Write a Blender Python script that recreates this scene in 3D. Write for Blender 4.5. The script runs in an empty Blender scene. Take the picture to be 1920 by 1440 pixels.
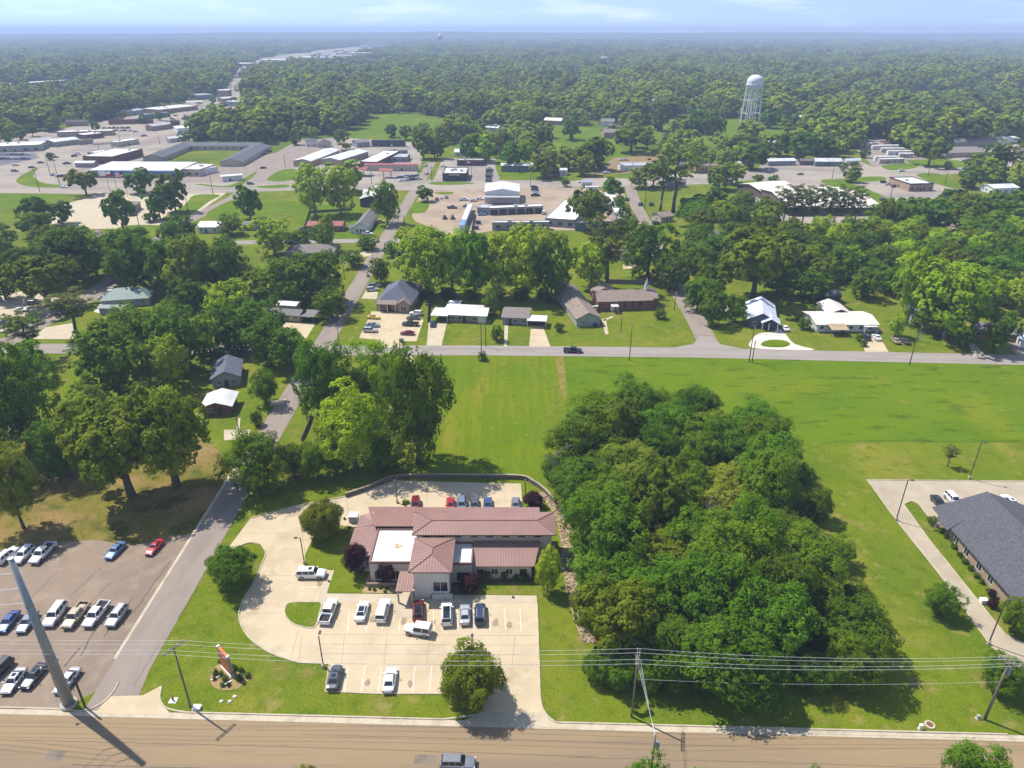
import bpy, math, random
import numpy as np
from mathutils import Vector, Matrix

SC = bpy.context.scene
COL = SC.collection
R = math.radians

# ------------------------------------------------------------------ camera, sky, sun, exposure
CAM_H, FPX = 90.0, 1331.0
PITCH = math.atan(663.0 / FPX)
_cd = bpy.data.cameras.new('camera')
_cd.sensor_fit = 'HORIZONTAL'; _cd.sensor_width = 36.0; _cd.lens = 36.0 * FPX / 1920.0
_cd.clip_start = 0.5; _cd.clip_end = 60000
_co = bpy.data.objects.new('camera', _cd); COL.objects.link(_co)
_co.location = (0, 0, CAM_H); _co.rotation_euler = (math.pi / 2 - PITCH, 0, 0)
SC.camera = _co

SUN_EL = R(57.0)
SUN_AZ = math.atan2(-6.0, 3.7)          # direction TO the sun in plan, x = sin, y = cos
_sv = Vector((math.sin(SUN_AZ) * math.cos(SUN_EL), math.cos(SUN_AZ) * math.cos(SUN_EL), math.sin(SUN_EL)))
_w = bpy.data.worlds.new('World'); SC.world = _w; _w.use_nodes = True
_nt = _w.node_tree; _nt.nodes.clear()
_sky = _nt.nodes.new('ShaderNodeTexSky'); _sky.sky_type = 'NISHITA'; _sky.sun_disc = False
_sky.sun_elevation = SUN_EL; _sky.sun_rotation = SUN_AZ
_sky.air_density = 1.0; _sky.dust_density = 0.0; _sky.ozone_density = 2.0; _sky.altitude = 100
_bg = _nt.nodes.new('ShaderNodeBackground'); _bg.inputs[1].default_value = 0.14
_wo = _nt.nodes.new('ShaderNodeOutputWorld')
# thin clouds: stretched noise on the sky direction
_tc = _nt.nodes.new('ShaderNodeTexCoord'); _mp = _nt.nodes.new('ShaderNodeMapping')
_mp.inputs['Scale'].default_value = (5.5, 5.5, 42.0)
_nz = _nt.nodes.new('ShaderNodeTexNoise'); _nz.inputs['Scale'].default_value = 1.6
_nz.inputs['Detail'].default_value = 6; _nz.inputs['Roughness'].default_value = 0.55
_cr = _nt.nodes.new('ShaderNodeValToRGB')
_cr.color_ramp.elements[0].position = 0.52; _cr.color_ramp.elements[0].color = (0, 0, 0, 1)
_cr.color_ramp.elements[1].position = 0.80; _cr.color_ramp.elements[1].color = (0.34, 0.34, 0.34, 1)
_mx = _nt.nodes.new('ShaderNodeMix'); _mx.data_type = 'RGBA'
_mx.inputs[7].default_value = (6.2, 6.3, 6.5, 1)
_nt.links.new(_tc.outputs['Generated'], _mp.inputs[0]); _nt.links.new(_mp.outputs[0], _nz.inputs['Vector'])
_nt.links.new(_nz.outputs['Fac'], _cr.inputs[0]); _nt.links.new(_cr.outputs[0], _mx.inputs[0])
_va = _nt.nodes.new('ShaderNodeVectorMath'); _va.operation = 'ADD'; _va.inputs[1].default_value = (0, 0, 0.30)
_vn = _nt.nodes.new('ShaderNodeVectorMath'); _vn.operation = 'NORMALIZE'
_nt.links.new(_tc.outputs['Generated'], _va.inputs[0]); _nt.links.new(_va.outputs[0], _vn.inputs[0]); _nt.links.new(_vn.outputs[0], _sky.inputs[0])
_tn = _nt.nodes.new('ShaderNodeMix'); _tn.data_type = 'RGBA'; _tn.blend_type = 'MULTIPLY'; _tn.inputs[0].default_value = 1.0; _tn.inputs[7].default_value = (1.16, 0.98, 0.90, 1)
_nt.links.new(_sky.outputs[0], _tn.inputs[6]); _nt.links.new(_tn.outputs[2], _mx.inputs[6]); _nt.links.new(_mx.outputs[2], _bg.inputs[0])
_nt.links.new(_bg.outputs[0], _wo.inputs[0])
_sd = bpy.data.lights.new('sun', 'SUN'); _sd.energy = 3.6; _sd.angle = R(0.55); _sd.color = (1.0, 0.955, 0.88)
_so = bpy.data.objects.new('sun', _sd); COL.objects.link(_so)
_so.rotation_euler = (-_sv).to_track_quat('-Z', 'Y').to_euler()
_vs = SC.view_settings
_vs.view_transform = 'Standard'; _vs.look = 'None'; _vs.exposure = 0.93; _vs.gamma = 1.0; _vs.use_curve_mapping = False
SC.cycles.max_bounces = 6; SC.cycles.diffuse_bounces = 4; SC.cycles.glossy_bounces = 2
SC.cycles.transmission_bounces = 3; SC.cycles.transparent_max_bounces = 4; SC.cycles.volume_bounces = 0
SC.cycles.use_denoising = True; SC.cycles.caustics_reflective = False; SC.cycles.caustics_refractive = False
SC.cycles.use_adaptive_sampling = True; SC.cycles.adaptive_threshold = 0.02

# ------------------------------------------------------------------ survey helpers: photograph point -> place on the ground
_sp, _cp = math.sin(PITCH), math.cos(PITCH)
def P(x, y, z=0.0):
    v = (y - 720.0) / FPX; t = (CAM_H - z) / (_sp + v * _cp)
    return Vector(((x - 960.0) / FPX * t, t * (_cp - v * _sp), z))
def Zat(y, Y):                                   # height of a point seen at row y that stands at distance Y
    v = (y - 720.0) / FPX
    return CAM_H - Y * (_sp + v * _cp) / (_cp - v * _sp)
def mpp(y, z=0.0):                               # metres per photograph pixel on the ground at row y
    v = (y - 720.0) / FPX
    return (CAM_H - z) / (_sp + v * _cp) / FPX

# ------------------------------------------------------------------ mesh + object helpers
class MB:
    def __init__(s): s.v = []; s.f = []; s.m = []
    def add(s, vs, fs, m=0):
        o = len(s.v); s.v += [tuple(p) for p in vs]
        for f in fs: s.f.append(tuple(i + o for i in f)); s.m.append(m)
        return s
    def box(s, x0, x1, y0, y1, z0, z1, m=0):
        return s.add([(x0,y0,z0),(x1,y0,z0),(x1,y1,z0),(x0,y1,z0),(x0,y0,z1),(x1,y0,z1),(x1,y1,z1),(x0,y1,z1)],
                     [(3,2,1,0),(4,5,6,7),(0,1,5,4),(1,2,6,5),(2,3,7,6),(3,0,4,7)], m)
    def tube(s, a, b, r0, r1=None, n=8, m=0, caps=True):
        r1 = r0 if r1 is None else r1
        a = Vector(a); b = Vector(b); d = (b - a)
        if d.length < 1e-6: return s
        d.normalize(); u = d.orthogonal().normalized(); w = d.cross(u)
        vs = []
        for c, r in ((a, r0), (b, r1)):
            for k in range(n):
                t = 2 * math.pi * k / n
                vs.append(c + (u * math.cos(t) + w * math.sin(t)) * r)
        fs = [(k, (k + 1) % n, n + (k + 1) % n, n + k) for k in range(n)]
        if caps: fs += [tuple(range(n - 1, -1, -1)), tuple(range(n, 2 * n))]
        return s.add(vs, fs, m)
    def path(s, pts, radii, n=6, m=0):
        for i in range(len(pts) - 1):
            s.tube(pts[i], pts[i + 1], radii[i], radii[i + 1], n, m, caps=(i in (0, len(pts) - 2)))
        return s
    def prism(s, poly, z0, z1, m=0):
        n = len(poly)
        a = sum(poly[i][0] * poly[(i + 1) % n][1] - poly[(i + 1) % n][0] * poly[i][1] for i in range(n))
        if a < 0: poly = poly[::-1]
        vs = [(p[0], p[1], z0) for p in poly] + [(p[0], p[1], z1) for p in poly]
        fs = [tuple(range(n, 2 * n)), tuple(range(n - 1, -1, -1))]
        fs += [(k, (k + 1) % n, n + (k + 1) % n, n + k) for k in range(n)]
        return s.add(vs, fs, m)
    def sheet(s, poly, z, m=0):
        n = len(poly)
        a = sum(poly[i][0] * poly[(i + 1) % n][1] - poly[(i + 1) % n][0] * poly[i][1] for i in range(n))
        if a < 0: poly = poly[::-1]
        return s.add([(p[0], p[1], z) for p in poly], [tuple(range(n))], m)
    def lathe(s, prof, n=20, m=0):
        vs = []; fs = []
        for r, z in prof:
            for k in range(n):
                t = 2 * math.pi * k / n; vs.append((r * math.cos(t), r * math.sin(t), z))
        for i in range(len(prof) - 1):
            for k in range(n):
                fs.append((i*n+k, i*n+(k+1)%n, (i+1)*n+(k+1)%n, (i+1)*n+k))
        return s.add(vs, fs, m)
    def mesh(s, name, mats, smooth=False):
        me = bpy.data.meshes.new(name); me.from_pydata(s.v, [], s.f)
        if not isinstance(mats, (list, tuple)): mats = [mats]
        for mm in mats: me.materials.append(mm)
        if len(mats) > 1: me.polygons.foreach_set('material_index', s.m)
        if smooth: me.polygons.foreach_set('use_smooth', [True] * len(me.polygons))
        me.update(); return me
    def build(s, name, mats, parent=None, loc=None, smooth=False, **kw):
        return obj(name, s.mesh(name, mats, smooth), parent, loc, **kw)

def obj(name, me, parent=None, loc=None, rz=0.0, label=None, cat=None, group=None, kind=None):
    o = bpy.data.objects.new(name, me); COL.objects.link(o)
    if parent is not None: o.parent = parent
    if loc is not None: o.location = loc
    if rz: o.rotation_euler = (0, 0, rz)
    return tag(o, label, cat, group, kind)
def tag(o, label=None, cat=None, group=None, kind=None):
    if label: o['label'] = label
    if cat: o['category'] = cat
    if group: o['group'] = group
    if kind: o['kind'] = kind
    return o
def thing(name, label, cat, loc=(0, 0, 0), rz=0.0, group=None):
    o = bpy.data.objects.new(name, None); COL.objects.link(o)
    o.location = loc; o.rotation_euler = (0, 0, rz); o.empty_display_size = 0.5
    return tag(o, label, cat, group)
def tree_copy(o, parent=None):
    c = o.copy(); COL.objects.link(c); c.parent = parent
    for ch in o.children: tree_copy(ch, c)
    return c
def smooth_line(pts, n=6, closed=False):
    out = []; N = len(pts)
    g = (lambda i: pts[i % N]) if closed else (lambda i: pts[max(0, min(N - 1, i))])
    for i in range(N if closed else N - 1):
        p0, p1, p2, p3 = g(i - 1), g(i), g(i + 1), g(i + 2)
        for k in range(n):
            t = k / n
            out.append(tuple(0.5 * (2*p1[j] + (p2[j]-p0[j])*t + (2*p0[j]-5*p1[j]+4*p2[j]-p3[j])*t*t + (3*p1[j]-p0[j]-3*p2[j]+p3[j])*t**3) for j in (0, 1)))
    if not closed: out.append(tuple(pts[-1][:2]))
    return out
def offset_line(pts, d, closed=False):
    out = []; N = len(pts)
    for i in range(N):
        if closed: a, b = pts[i - 1], pts[(i + 1) % N]
        else: a, b = pts[max(0, i - 1)], pts[min(N - 1, i + 1)]
        t = Vector((b[0] - a[0], b[1] - a[1]))
        if t.length < 1e-6: t = Vector((1, 0))
        t.normalize(); out.append((pts[i][0] - t.y * d, pts[i][1] + t.x * d))
    return out
def strip(mb, pts, w0, w1, z0, z1, closed=False, m=0):
    """a raised band between offsets w0 and w1 of a plan line"""
    a = offset_line(pts, w0, closed); b = offset_line(pts, w1, closed); N = len(pts)
    vs = [(*p, z1) for p in a] + [(*p, z1) for p in b] + [(*p, z0) for p in a] + [(*p, z0) for p in b]
    fs = []
    for i in range(N if closed else N - 1):
        j = (i + 1) % N
        fs += [(i, N + i, N + j, j), (2*N+i, i, j, 2*N+j), (N+i, 3*N+i, 3*N+j, N+j)]
    return mb.add(vs, fs, m)
def inside(p, poly):
    x, y = p[0], p[1]; c = False; n = len(poly); j = n - 1
    for i in range(n):
        xi, yi = poly[i][0], poly[i][1]; xj, yj = poly[j][0], poly[j][1]
        if (yi > y) != (yj > y) and x < (xj - xi) * (y - yi) / (yj - yi) + xi: c = not c
        j = i
    return c
def px(pts, z=0.0): return [tuple(P(a, b, z)[:2]) for a, b in pts]

# ------------------------------------------------------------------ materials
_M = {}
def lin(r, g, b):
    f = lambda c: (c / 255 / 12.92) if c <= 10 else ((c / 255 + 0.055) / 1.055) ** 2.4
    return (f(r), f(g), f(b))
def mat(name, c1, c2=None, scale=1.0, rough=0.8, spec=0.3, metal=0.0, bump=0.0, bscale=20.0, detail=5, lo=0.35, hi=0.65, coat=0.0, objrand=0.0, stretch=None, world=False):
    if name in _M: return _M[name]
    m = bpy.data.materials.new(name); m.use_nodes = True; nt = m.node_tree; L = nt.links
    b = nt.nodes['Principled BSDF']
    b.inputs['Roughness'].default_value = rough; b.inputs['Metallic'].default_value = metal
    b.inputs['Specular IOR Level'].default_value = spec
    if coat: b.inputs['Coat Weight'].default_value = coat; b.inputs['Coat Roughness'].default_value = 0.06
    b.inputs['Base Color'].default_value = (*c1, 1)
    if c2 is not None or bump:
        if world: src = nt.nodes.new('ShaderNodeNewGeometry').outputs['Position']
        else: src = nt.nodes.new('ShaderNodeTexCoord').outputs['Object']
        if stretch:
            mp = nt.nodes.new('ShaderNodeMapping'); mp.inputs['Scale'].default_value = stretch
            L.new(src, mp.inputs[0]); src = mp.outputs[0]
    if c2 is not None:
        nz = nt.nodes.new('ShaderNodeTexNoise'); nz.inputs['Scale'].default_value = scale; nz.inputs['Detail'].default_value = detail
        L.new(src, nz.inputs['Vector'])
        cr = nt.nodes.new('ShaderNodeValToRGB'); e = cr.color_ramp.elements
        e[0].position = lo; e[1].position = hi; e[0].color = (*c1, 1); e[1].color = (*c2, 1)
        L.new(nz.outputs['Fac'], cr.inputs[0]); out = cr.outputs[0]
        L.new(out, b.inputs['Base Color'])
    if bump:
        n2 = nt.nodes.new('ShaderNodeTexNoise'); n2.inputs['Scale'].default_value = bscale; n2.inputs['Detail'].default_value = 3
        L.new(src, n2.inputs['Vector'])
        bp = nt.nodes.new('ShaderNodeBump'); bp.inputs['Strength'].default_value = bump; bp.inputs['Distance'].default_value = 0.1
        L.new(n2.outputs['Fac'], bp.inputs['Height']); L.new(bp.outputs[0], b.inputs['Normal'])
    _M[name] = m; return m

def layered(name, base, layers, rough=0.9, bump=0.0, bscale=4.0, spec=0.03):
    """ground-like material: base colour and (colour, scale, lo, hi, amount, stretch) noise layers on top, in world metres"""
    if name in _M: return _M[name]
    m = bpy.data.materials.new(name); m.use_nodes = True; nt = m.node_tree; L = nt.links
    b = nt.nodes['Principled BSDF']; b.inputs['Roughness'].default_value = rough; b.inputs['Specular IOR Level'].default_value = spec
    g = nt.nodes.new('ShaderNodeNewGeometry')
    rgb = nt.nodes.new('ShaderNodeRGB'); rgb.outputs[0].default_value = (*base, 1); cur = rgb.outputs[0]
    for k, ly in enumerate(layers):
        col, sc, lo, hi, amt = ly[:5]; st = ly[5] if len(ly) > 5 else (1, 1, 1); det = ly[6] if len(ly) > 6 else 5
        mp = nt.nodes.new('ShaderNodeMapping'); mp.inputs['Location'].default_value = (k * 17.3, k * 9.1, 0); mp.inputs['Scale'].default_value = st
        L.new(g.outputs['Position'], mp.inputs[0])
        nz = nt.nodes.new('ShaderNodeTexNoise'); nz.inputs['Scale'].default_value = sc; nz.inputs['Detail'].default_value = det
        L.new(mp.outputs[0], nz.inputs['Vector'])
        mr = nt.nodes.new('ShaderNodeMapRange'); mr.inputs[1].default_value = lo; mr.inputs[2].default_value = hi; mr.inputs[4].default_value = amt
        L.new(nz.outputs['Fac'], mr.inputs[0])
        mx = nt.nodes.new('ShaderNodeMix'); mx.data_type = 'RGBA'; mx.inputs[7].default_value = (*col, 1)
        L.new(mr.outputs[0], mx.inputs[0]); L.new(cur, mx.inputs[6]); cur = mx.outputs[2]
    L.new(cur, b.inputs['Base Color'])
    if bump:
        n2 = nt.nodes.new('ShaderNodeTexNoise'); n2.inputs['Scale'].default_value = bscale; n2.inputs['Detail'].default_value = 6
        L.new(g.outputs['Position'], n2.inputs['Vector'])
        bp = nt.nodes.new('ShaderNodeBump'); bp.inputs['Strength'].default_value = bump; bp.inputs['Distance'].default_value = 0.25
        L.new(n2.outputs['Fac'], bp.inputs['Height']); L.new(bp.outputs[0], b.inputs['Normal'])
    _M[name] = m; return m

def leaf_mat(name, dark, light, trans=0.25, vary=0.12):
    if name in _M: return _M[name]
    m = bpy.data.materials.new(name); m.use_nodes = True; nt = m.node_tree; L = nt.links; nt.nodes.clear()
    out = nt.nodes.new('ShaderNodeOutputMaterial'); d = nt.nodes.new('ShaderNodeBsdfPrincipled'); t = nt.nodes.new('ShaderNodeBsdfTranslucent')
    d.inputs['Roughness'].default_value = 0.7; d.inputs['Specular IOR Level'].default_value = 0.08
    at = nt.nodes.new('ShaderNodeAttribute'); at.attribute_name = 'tint'
    mx = nt.nodes.new('ShaderNodeMix'); mx.data_type = 'RGBA'; mx.inputs[6].default_value = (*dark, 1); mx.inputs[7].default_value = (*light, 1)
    L.new(at.outputs['Fac'], mx.inputs[0])
    oi = nt.nodes.new('ShaderNodeObjectInfo'); hs = nt.nodes.new('ShaderNodeHueSaturation')
    mr = nt.nodes.new('ShaderNodeMapRange'); mr.inputs[3].default_value = 0.5 - 0.022; mr.inputs[4].default_value = 0.5 + 0.012
    mv = nt.nodes.new('ShaderNodeMapRange'); mv.inputs[3].default_value = 1 - vary * 1.3; mv.inputs[4].default_value = 1 + vary
    ml = nt.nodes.new('ShaderNodeMath'); ml.operation = 'MULTIPLY'; ml.inputs[1].default_value = 7.31
    fr = nt.nodes.new('ShaderNodeMath'); fr.operation = 'FRACT'
    L.new(oi.outputs['Random'], mr.inputs[0]); L.new(oi.outputs['Random'], ml.inputs[0]); L.new(ml.outputs[0], fr.inputs[0]); L.new(fr.outputs[0], mv.inputs[0])
    L.new(mr.outputs[0], hs.inputs['Hue']); L.new(mv.outputs[0], hs.inputs['Value']); L.new(mx.outputs[2], hs.inputs['Color'])
    L.new(hs.outputs[0], d.inputs['Base Color']); L.new(hs.outputs[0], t.inputs['Color'])
    ms = nt.nodes.new('ShaderNodeMixShader'); ms.inputs[0].default_value = trans
    L.new(d.outputs[0], ms.inputs[1]); L.new(t.outputs[0], ms.inputs[2]); L.new(ms.outputs[0], out.inputs[0])
    _M[name] = m; return m

def paint(name, c, rough=0.32, metal=0.0, coat=0.6):
    return mat('paint_' + name, c, rough=rough, spec=0.5, metal=metal, coat=coat)

# ================================================================== THE SETTING
G_GRASS = layered('lawn_grass', (0.126, 0.168, 0.006), [
    ((0.086, 0.136, 0.006), 0.045, 0.42, 0.60, 0.9), ((0.195, 0.190, 0.020), 0.07, 0.50, 0.66, 0.85, (1, 0.6, 1)),
    ((0.215, 0.160, 0.055), 0.16, 0.58, 0.72, 0.8), ((0.055, 0.095, 0.005), 0.4, 0.50, 0.70, 0.6), ((0.15, 0.165, 0.018), 1.3, 0.48, 0.66, 0.6), ((0.045, 0.075, 0.005), 3.0, 0.5, 0.66, 0.6), ((0.23, 0.185, 0.06), 0.30, 0.60, 0.70, 0.7), ((0.20, 0.20, 0.03), 7.0, 0.54, 0.66, 0.5)], bump=0.6, bscale=2.5)
G_FIELD = layered('field_grass', (0.102, 0.166, 0.004), [
    ((0.076, 0.144, 0.003), 0.06, 0.45, 0.62, 0.85, (0.5, 1.4, 1)), ((0.160, 0.185, 0.008), 0.04, 0.52, 0.68, 0.85),
    ((0.045, 0.082, 0.004), 0.30, 0.54, 0.68, 0.8, (0.4, 1.3, 1)), ((0.135, 0.160, 0.012), 0.9, 0.48, 0.66, 0.6, (0.5, 1.4, 1)), ((0.05, 0.085, 0.005), 2.2, 0.5, 0.68, 0.55), ((0.20, 0.18, 0.03), 0.22, 0.63, 0.72, 0.65)], bump=0.8, bscale=1.6)
G_MOWN = layered('mown_grass', (0.124, 0.168, 0.005), [
    ((0.090, 0.150, 0.004), 0.05, 0.42, 0.62, 0.85), ((0.180, 0.165, 0.018), 0.08, 0.52, 0.68, 0.8, (1.5, 0.5, 1)),
    ((0.060, 0.100, 0.005), 0.5, 0.52, 0.70, 0.65, (1.6, 0.5, 1)), ((0.165, 0.168, 0.016), 1.8, 0.5, 0.68, 0.5), ((0.085, 0.135, 0.004), 0.55, 0.48, 0.56, 0.45, (1, 0.04, 1), 1), ((0.21, 0.18, 0.03), 0.35, 0.62, 0.72, 0.7)], bump=0.5, bscale=2.5)
G_PARK = layered('dry_park_floor', (0.150, 0.132, 0.022), [
    ((0.25, 0.165, 0.065), 0.10, 0.44, 0.58, 0.95), ((0.060, 0.080, 0.010), 0.14, 0.50, 0.62, 0.85), ((0.21, 0.15, 0.045), 0.5, 0.5, 0.66, 0.7), ((0.05, 0.055, 0.012), 1.4, 0.54, 0.68, 0.6)], bump=0.5, bscale=2.0)
G_WOOD = layered('woodland_floor', (0.085, 0.125, 0.010), [((0.14, 0.165, 0.018), 0.012, 0.46, 0.62, 0.85), ((0.05, 0.08, 0.010), 0.06, 0.5, 0.68, 0.7)])
G_GROVE = layered('grove_litter', (0.055, 0.062, 0.016), [((0.085, 0.075, 0.03), 0.2, 0.5, 0.66, 0.8), ((0.04, 0.055, 0.012), 0.6, 0.48, 0.68, 0.7)])  # dark ground colour laid under the grove trees
G_DIRT = layered('bare_dirt', (0.24, 0.165, 0.085), [((0.17, 0.14, 0.05), 0.2, 0.45, 0.65, 0.8), ((0.30, 0.22, 0.13), 1.0, 0.5, 0.7, 0.6)])
A_ROAD = layered('brown_chip_seal', (0.262, 0.188, 0.108), [
    ((0.19, 0.146, 0.102), 0.10, 0.47, 0.64, 0.8, (0.14, 1.5, 1)), ((0.28, 0.20, 0.112), 0.09, 0.5, 0.70, 0.7, (0.18, 1.1, 1)),
    ((0.16, 0.125, 0.095), 0.9, 0.55, 0.72, 0.5, (0.08, 2.2, 1)), ((0.36, 0.26, 0.16), 9.0, 0.5, 0.75, 0.35)], rough=0.9, bump=0.15, bscale=12)
A_STREET = layered('grey_asphalt', (0.262, 0.215, 0.175), [
    ((0.215, 0.178, 0.148), 0.13, 0.45, 0.65, 0.8, (2.2, 0.5, 1)), ((0.275, 0.232, 0.195), 0.5, 0.5, 0.7, 0.5), ((0.15, 0.13, 0.115), 2.5, 0.6, 0.78, 0.45)], bump=0.1, bscale=12)
A_PALE = layered('pale_asphalt', (0.285, 0.250, 0.215), [
    ((0.24, 0.21, 0.18), 0.15, 0.45, 0.65, 0.8, (0.5, 2, 1)), ((0.27, 0.245, 0.215), 0.6, 0.5, 0.7, 0.5)], bump=0.1, bscale=12)
A_LOT = layered('worn_lot_asphalt', (0.245, 0.186, 0.134), [
    ((0.20, 0.155, 0.115), 0.08, 0.45, 0.62, 0.8, (1.6, 0.8, 1)), ((0.31, 0.24, 0.175), 0.3, 0.5, 0.7, 0.6), ((0.11, 0.10, 0.09), 0.8, 0.66, 0.78, 0.5),
    ((0.125, 0.11, 0.10), 4.0, 0.55, 0.75, 0.35)], bump=0.1, bscale=12)
A_TAN = layered('tan_old_pavement', (0.315, 0.268, 0.212), [
    ((0.225, 0.20, 0.172), 0.03, 0.45, 0.62, 0.85, (0.7, 1.4, 1)), ((0.36, 0.295, 0.23), 0.12, 0.52, 0.7, 0.6), ((0.19, 0.17, 0.15), 0.25, 0.6, 0.74, 0.5)])
C_LOT = layered('lot_concrete', (0.48, 0.388, 0.252), [
    ((0.41, 0.325, 0.208), 0.12, 0.45, 0.64, 0.8), ((0.52, 0.43, 0.29), 0.45, 0.5, 0.7, 0.6), ((0.27, 0.21, 0.14), 0.22, 0.60, 0.76, 0.6),
    ((0.31, 0.25, 0.175), 2.6, 0.56, 0.78, 0.35)], rough=0.85)
C_WALK = layered('pale_concrete', (0.46, 0.39, 0.275), [((0.39, 0.325, 0.23), 0.3, 0.45, 0.66, 0.8), ((0.33, 0.28, 0.21), 1.6, 0.55, 0.78, 0.5)], rough=0.85)
C_WHITE = layered('white_concrete', (0.56, 0.51, 0.44), [((0.48, 0.43, 0.36), 0.3, 0.45, 0.66, 0.8), ((0.40, 0.36, 0.30), 1.4, 0.58, 0.78, 0.4)], rough=0.85)
C_KERB = layered('kerb_concrete', (0.47, 0.40, 0.29), [((0.36, 0.30, 0.21), 0.5, 0.45, 0.66, 0.85), ((0.27, 0.23, 0.17), 1.8, 0.55, 0.76, 0.55)], rough=0.85)
W_LINE = layered('worn_white_line', (0.66, 0.62, 0.54), [((0.46, 0.38, 0.26), 0.9, 0.48, 0.66, 0.85)], rough=0.7)

def ground_sheet(name, poly, z, m, kind='structure'):
    return MB().sheet(poly, z).build(name, m, kind=kind)
def road(name, pts, w, z, m):
    a = offset_line(pts, -w / 2); b = offset_line(pts, w / 2); n = len(pts)
    vs = [(*p, z) for p in a] + [(*p, z) for p in b]
    mb = MB().add(vs, [(i, i + 1, n + i + 1, n + i) for i in range(n - 1)])
    return mb.build(name, m, kind='structure')

MB().sheet([(-9500, -300), (9500, -300), (9500, 9500), (-9500, 9500)], 0).build('ground', G_GRASS, kind='structure')
ground_sheet('woodland_floor', [(-9400, 520), (-330, 520), (-60, 640), (300, 600), (9400, 520), (9400, 9400), (-9400, 9400)], 0.012, G_WOOD)
ground_sheet('field', px([(1057,668),(1500,675),(2500,700),(2500,830),(1920,830),(1600,829),(1540,834),(1500,852),(1400,870),(1060,800)]), 0.012, G_FIELD)
ground_sheet('mown_field', px([(790,669),(1042,667),(1040,745),(1030,900),(760,884),(800,790)]), 0.012, G_MOWN)
ground_sheet('dirt_path', px(smooth_line([(1041,667),(1056,667),(1060,700),(1063,745),(1054,745),(1046,700)], 3, True)), 0.018, layered('worn_track', (0.165, 0.150, 0.022), [((0.25, 0.175, 0.075), 0.25, 0.45, 0.6, 0.85), ((0.09, 0.13, 0.01), 0.6, 0.5, 0.66, 0.7)]))
ground_sheet('park_ground', px([(-400,1045),(-400,800),(0,800),(180,800),(300,770),(425,855),(455,905),(436,945),(398,984),(330,1004),(240,1023),(120,1016),(0,1036)]), 0.012, G_PARK)
ground_sheet('field_beyond', px([(640,258),(690,215),(790,213),(850,225),(850,252),(760,262)]), 0.03, G_FIELD)
ground_sheet('field_by_tower', px([(1270,262),(1285,226),(1330,222),(1500,228),(1530,256),(1500,272),(1380,270),(1300,275)]), 0.03, G_FIELD)
ground_sheet('park_lawn', px([(1020,292),(1035,236),(1120,240),(1185,292),(1100,306)]), 0.03, G_FIELD)
ground_sheet('clearing_lawn', px([(1195,240),(1290,212),(1340,228),(1310,262),(1215,262)]), 0.03, G_FIELD)

# --- front road, its gutter and kerb
_ka = P(0, 1339); _kb = P(1920, 1391)
_kd = (_kb - _ka).normalized(); _kn = Vector((-_kd.y, _kd.x, 0))
def along(t, off=0.0): p = _ka + _kd * t + _kn * off; return (p.x, p.y)
def t_of(x, y): return (P(x, y) - _ka).dot(_kd)
ground_sheet('front_road', [along(-260, -0.02), along(-260, -14.5), along(320, -14.5), along(320, -0.02)], 0.02, A_ROAD)
T_ST0, T_ST1, T_DR0, T_DR1 = t_of(180, 1340), t_of(318, 1342), t_of(870, 1352), t_of(1062, 1366)
T_RD0 = t_of(1895, 1386)
gm = MB(); gm.sheet([along(-260, 0), along(-260, 1.05), along(320, 1.05), along(320, 0)], 0.026)
gut = gm.build('road_gutter', C_KERB, kind='structure')
def kerb(name, pts, w=0.22, h=0.15, m=None, z0=0.0, closed=False):
    mb = MB(); strip(mb, pts, -w / 2, w / 2, z0, z0 + h, closed)
    return mb.build(name, m or C_KERB, kind='structure')
kerb('kerb', [along(-260, 1.1), along(T_ST0 - 7, 1.1)] + px(smooth_line([(150,1334),(172,1329),(196,1315),(213,1297),(222,1280)], 4)))
kerb('kerb', smooth_line([(P(303,1288).x, P(303,1288).y), (P(300,1310).x, P(300,1310).y), (P(312,1328).x, P(312,1328).y), along(t_of(345, 1342), 1.1)], 4) + [along(T_DR0 - 4, 1.1)] + smooth_line([along(T_DR0 - 3, 1.1), tuple(P(895,1340)[:2]), tuple(P(907,1325)[:2]), tuple(P(915,1300)[:2])], 4))
kerb('kerb', [tuple(P(1007,1132)[:2]), tuple(P(1011,1250)[:2])] + smooth_line([tuple(P(1012,1290)[:2]), tuple(P(1016,1325)[:2]), tuple(P(1035,1352)[:2]), along(t_of(1062, 1366), 1.1)], 4) + [along(T_RD0, 1.1)])

# --- side street going away from the road, left car lot
sx0, sx1 = -63.3, -57.0
ground_sheet('side_street', [(sx0 - 0.0, along(T_ST0, 1.05)[1] + 0.05), (sx1 + 1.0, along(T_ST1, 1.05)[1] + 0.05), (sx1, 80.0), (-57.3, 200.0), (-57.6, 340), (-57.8, 560), (-64.5, 560), (-64.2, 340), (-63.6, 200)], 0.032, A_STREET)
ground_sheet('street_apron', px([(178,1338),(205,1306),(268,1304),(302,1286),(300,1310),(320,1341)]), 0.040, C_LOT)
ground_sheet('car_lot', px([(-400,1334),(120,1336),(168,1332),(214,1297),(398,988),(366,1000),(330,1004),(300,1013),(240,1023),(180,1012),(120,1016),(60,1028),(0,1036),(-400,1045)]), 0.024, A_LOT)
ground_sheet('grass_verge', px(smooth_line([(120,1334),(165,1330),(205,1302),(222,1280),(195,1290),(150,1312)], 4, True)), 0.030, G_GRASS)
kerb('street_kerb', [(-63.55, 82.0), (-63.75, 140.0)], 0.55, 0.06, C_KERB)

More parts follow.
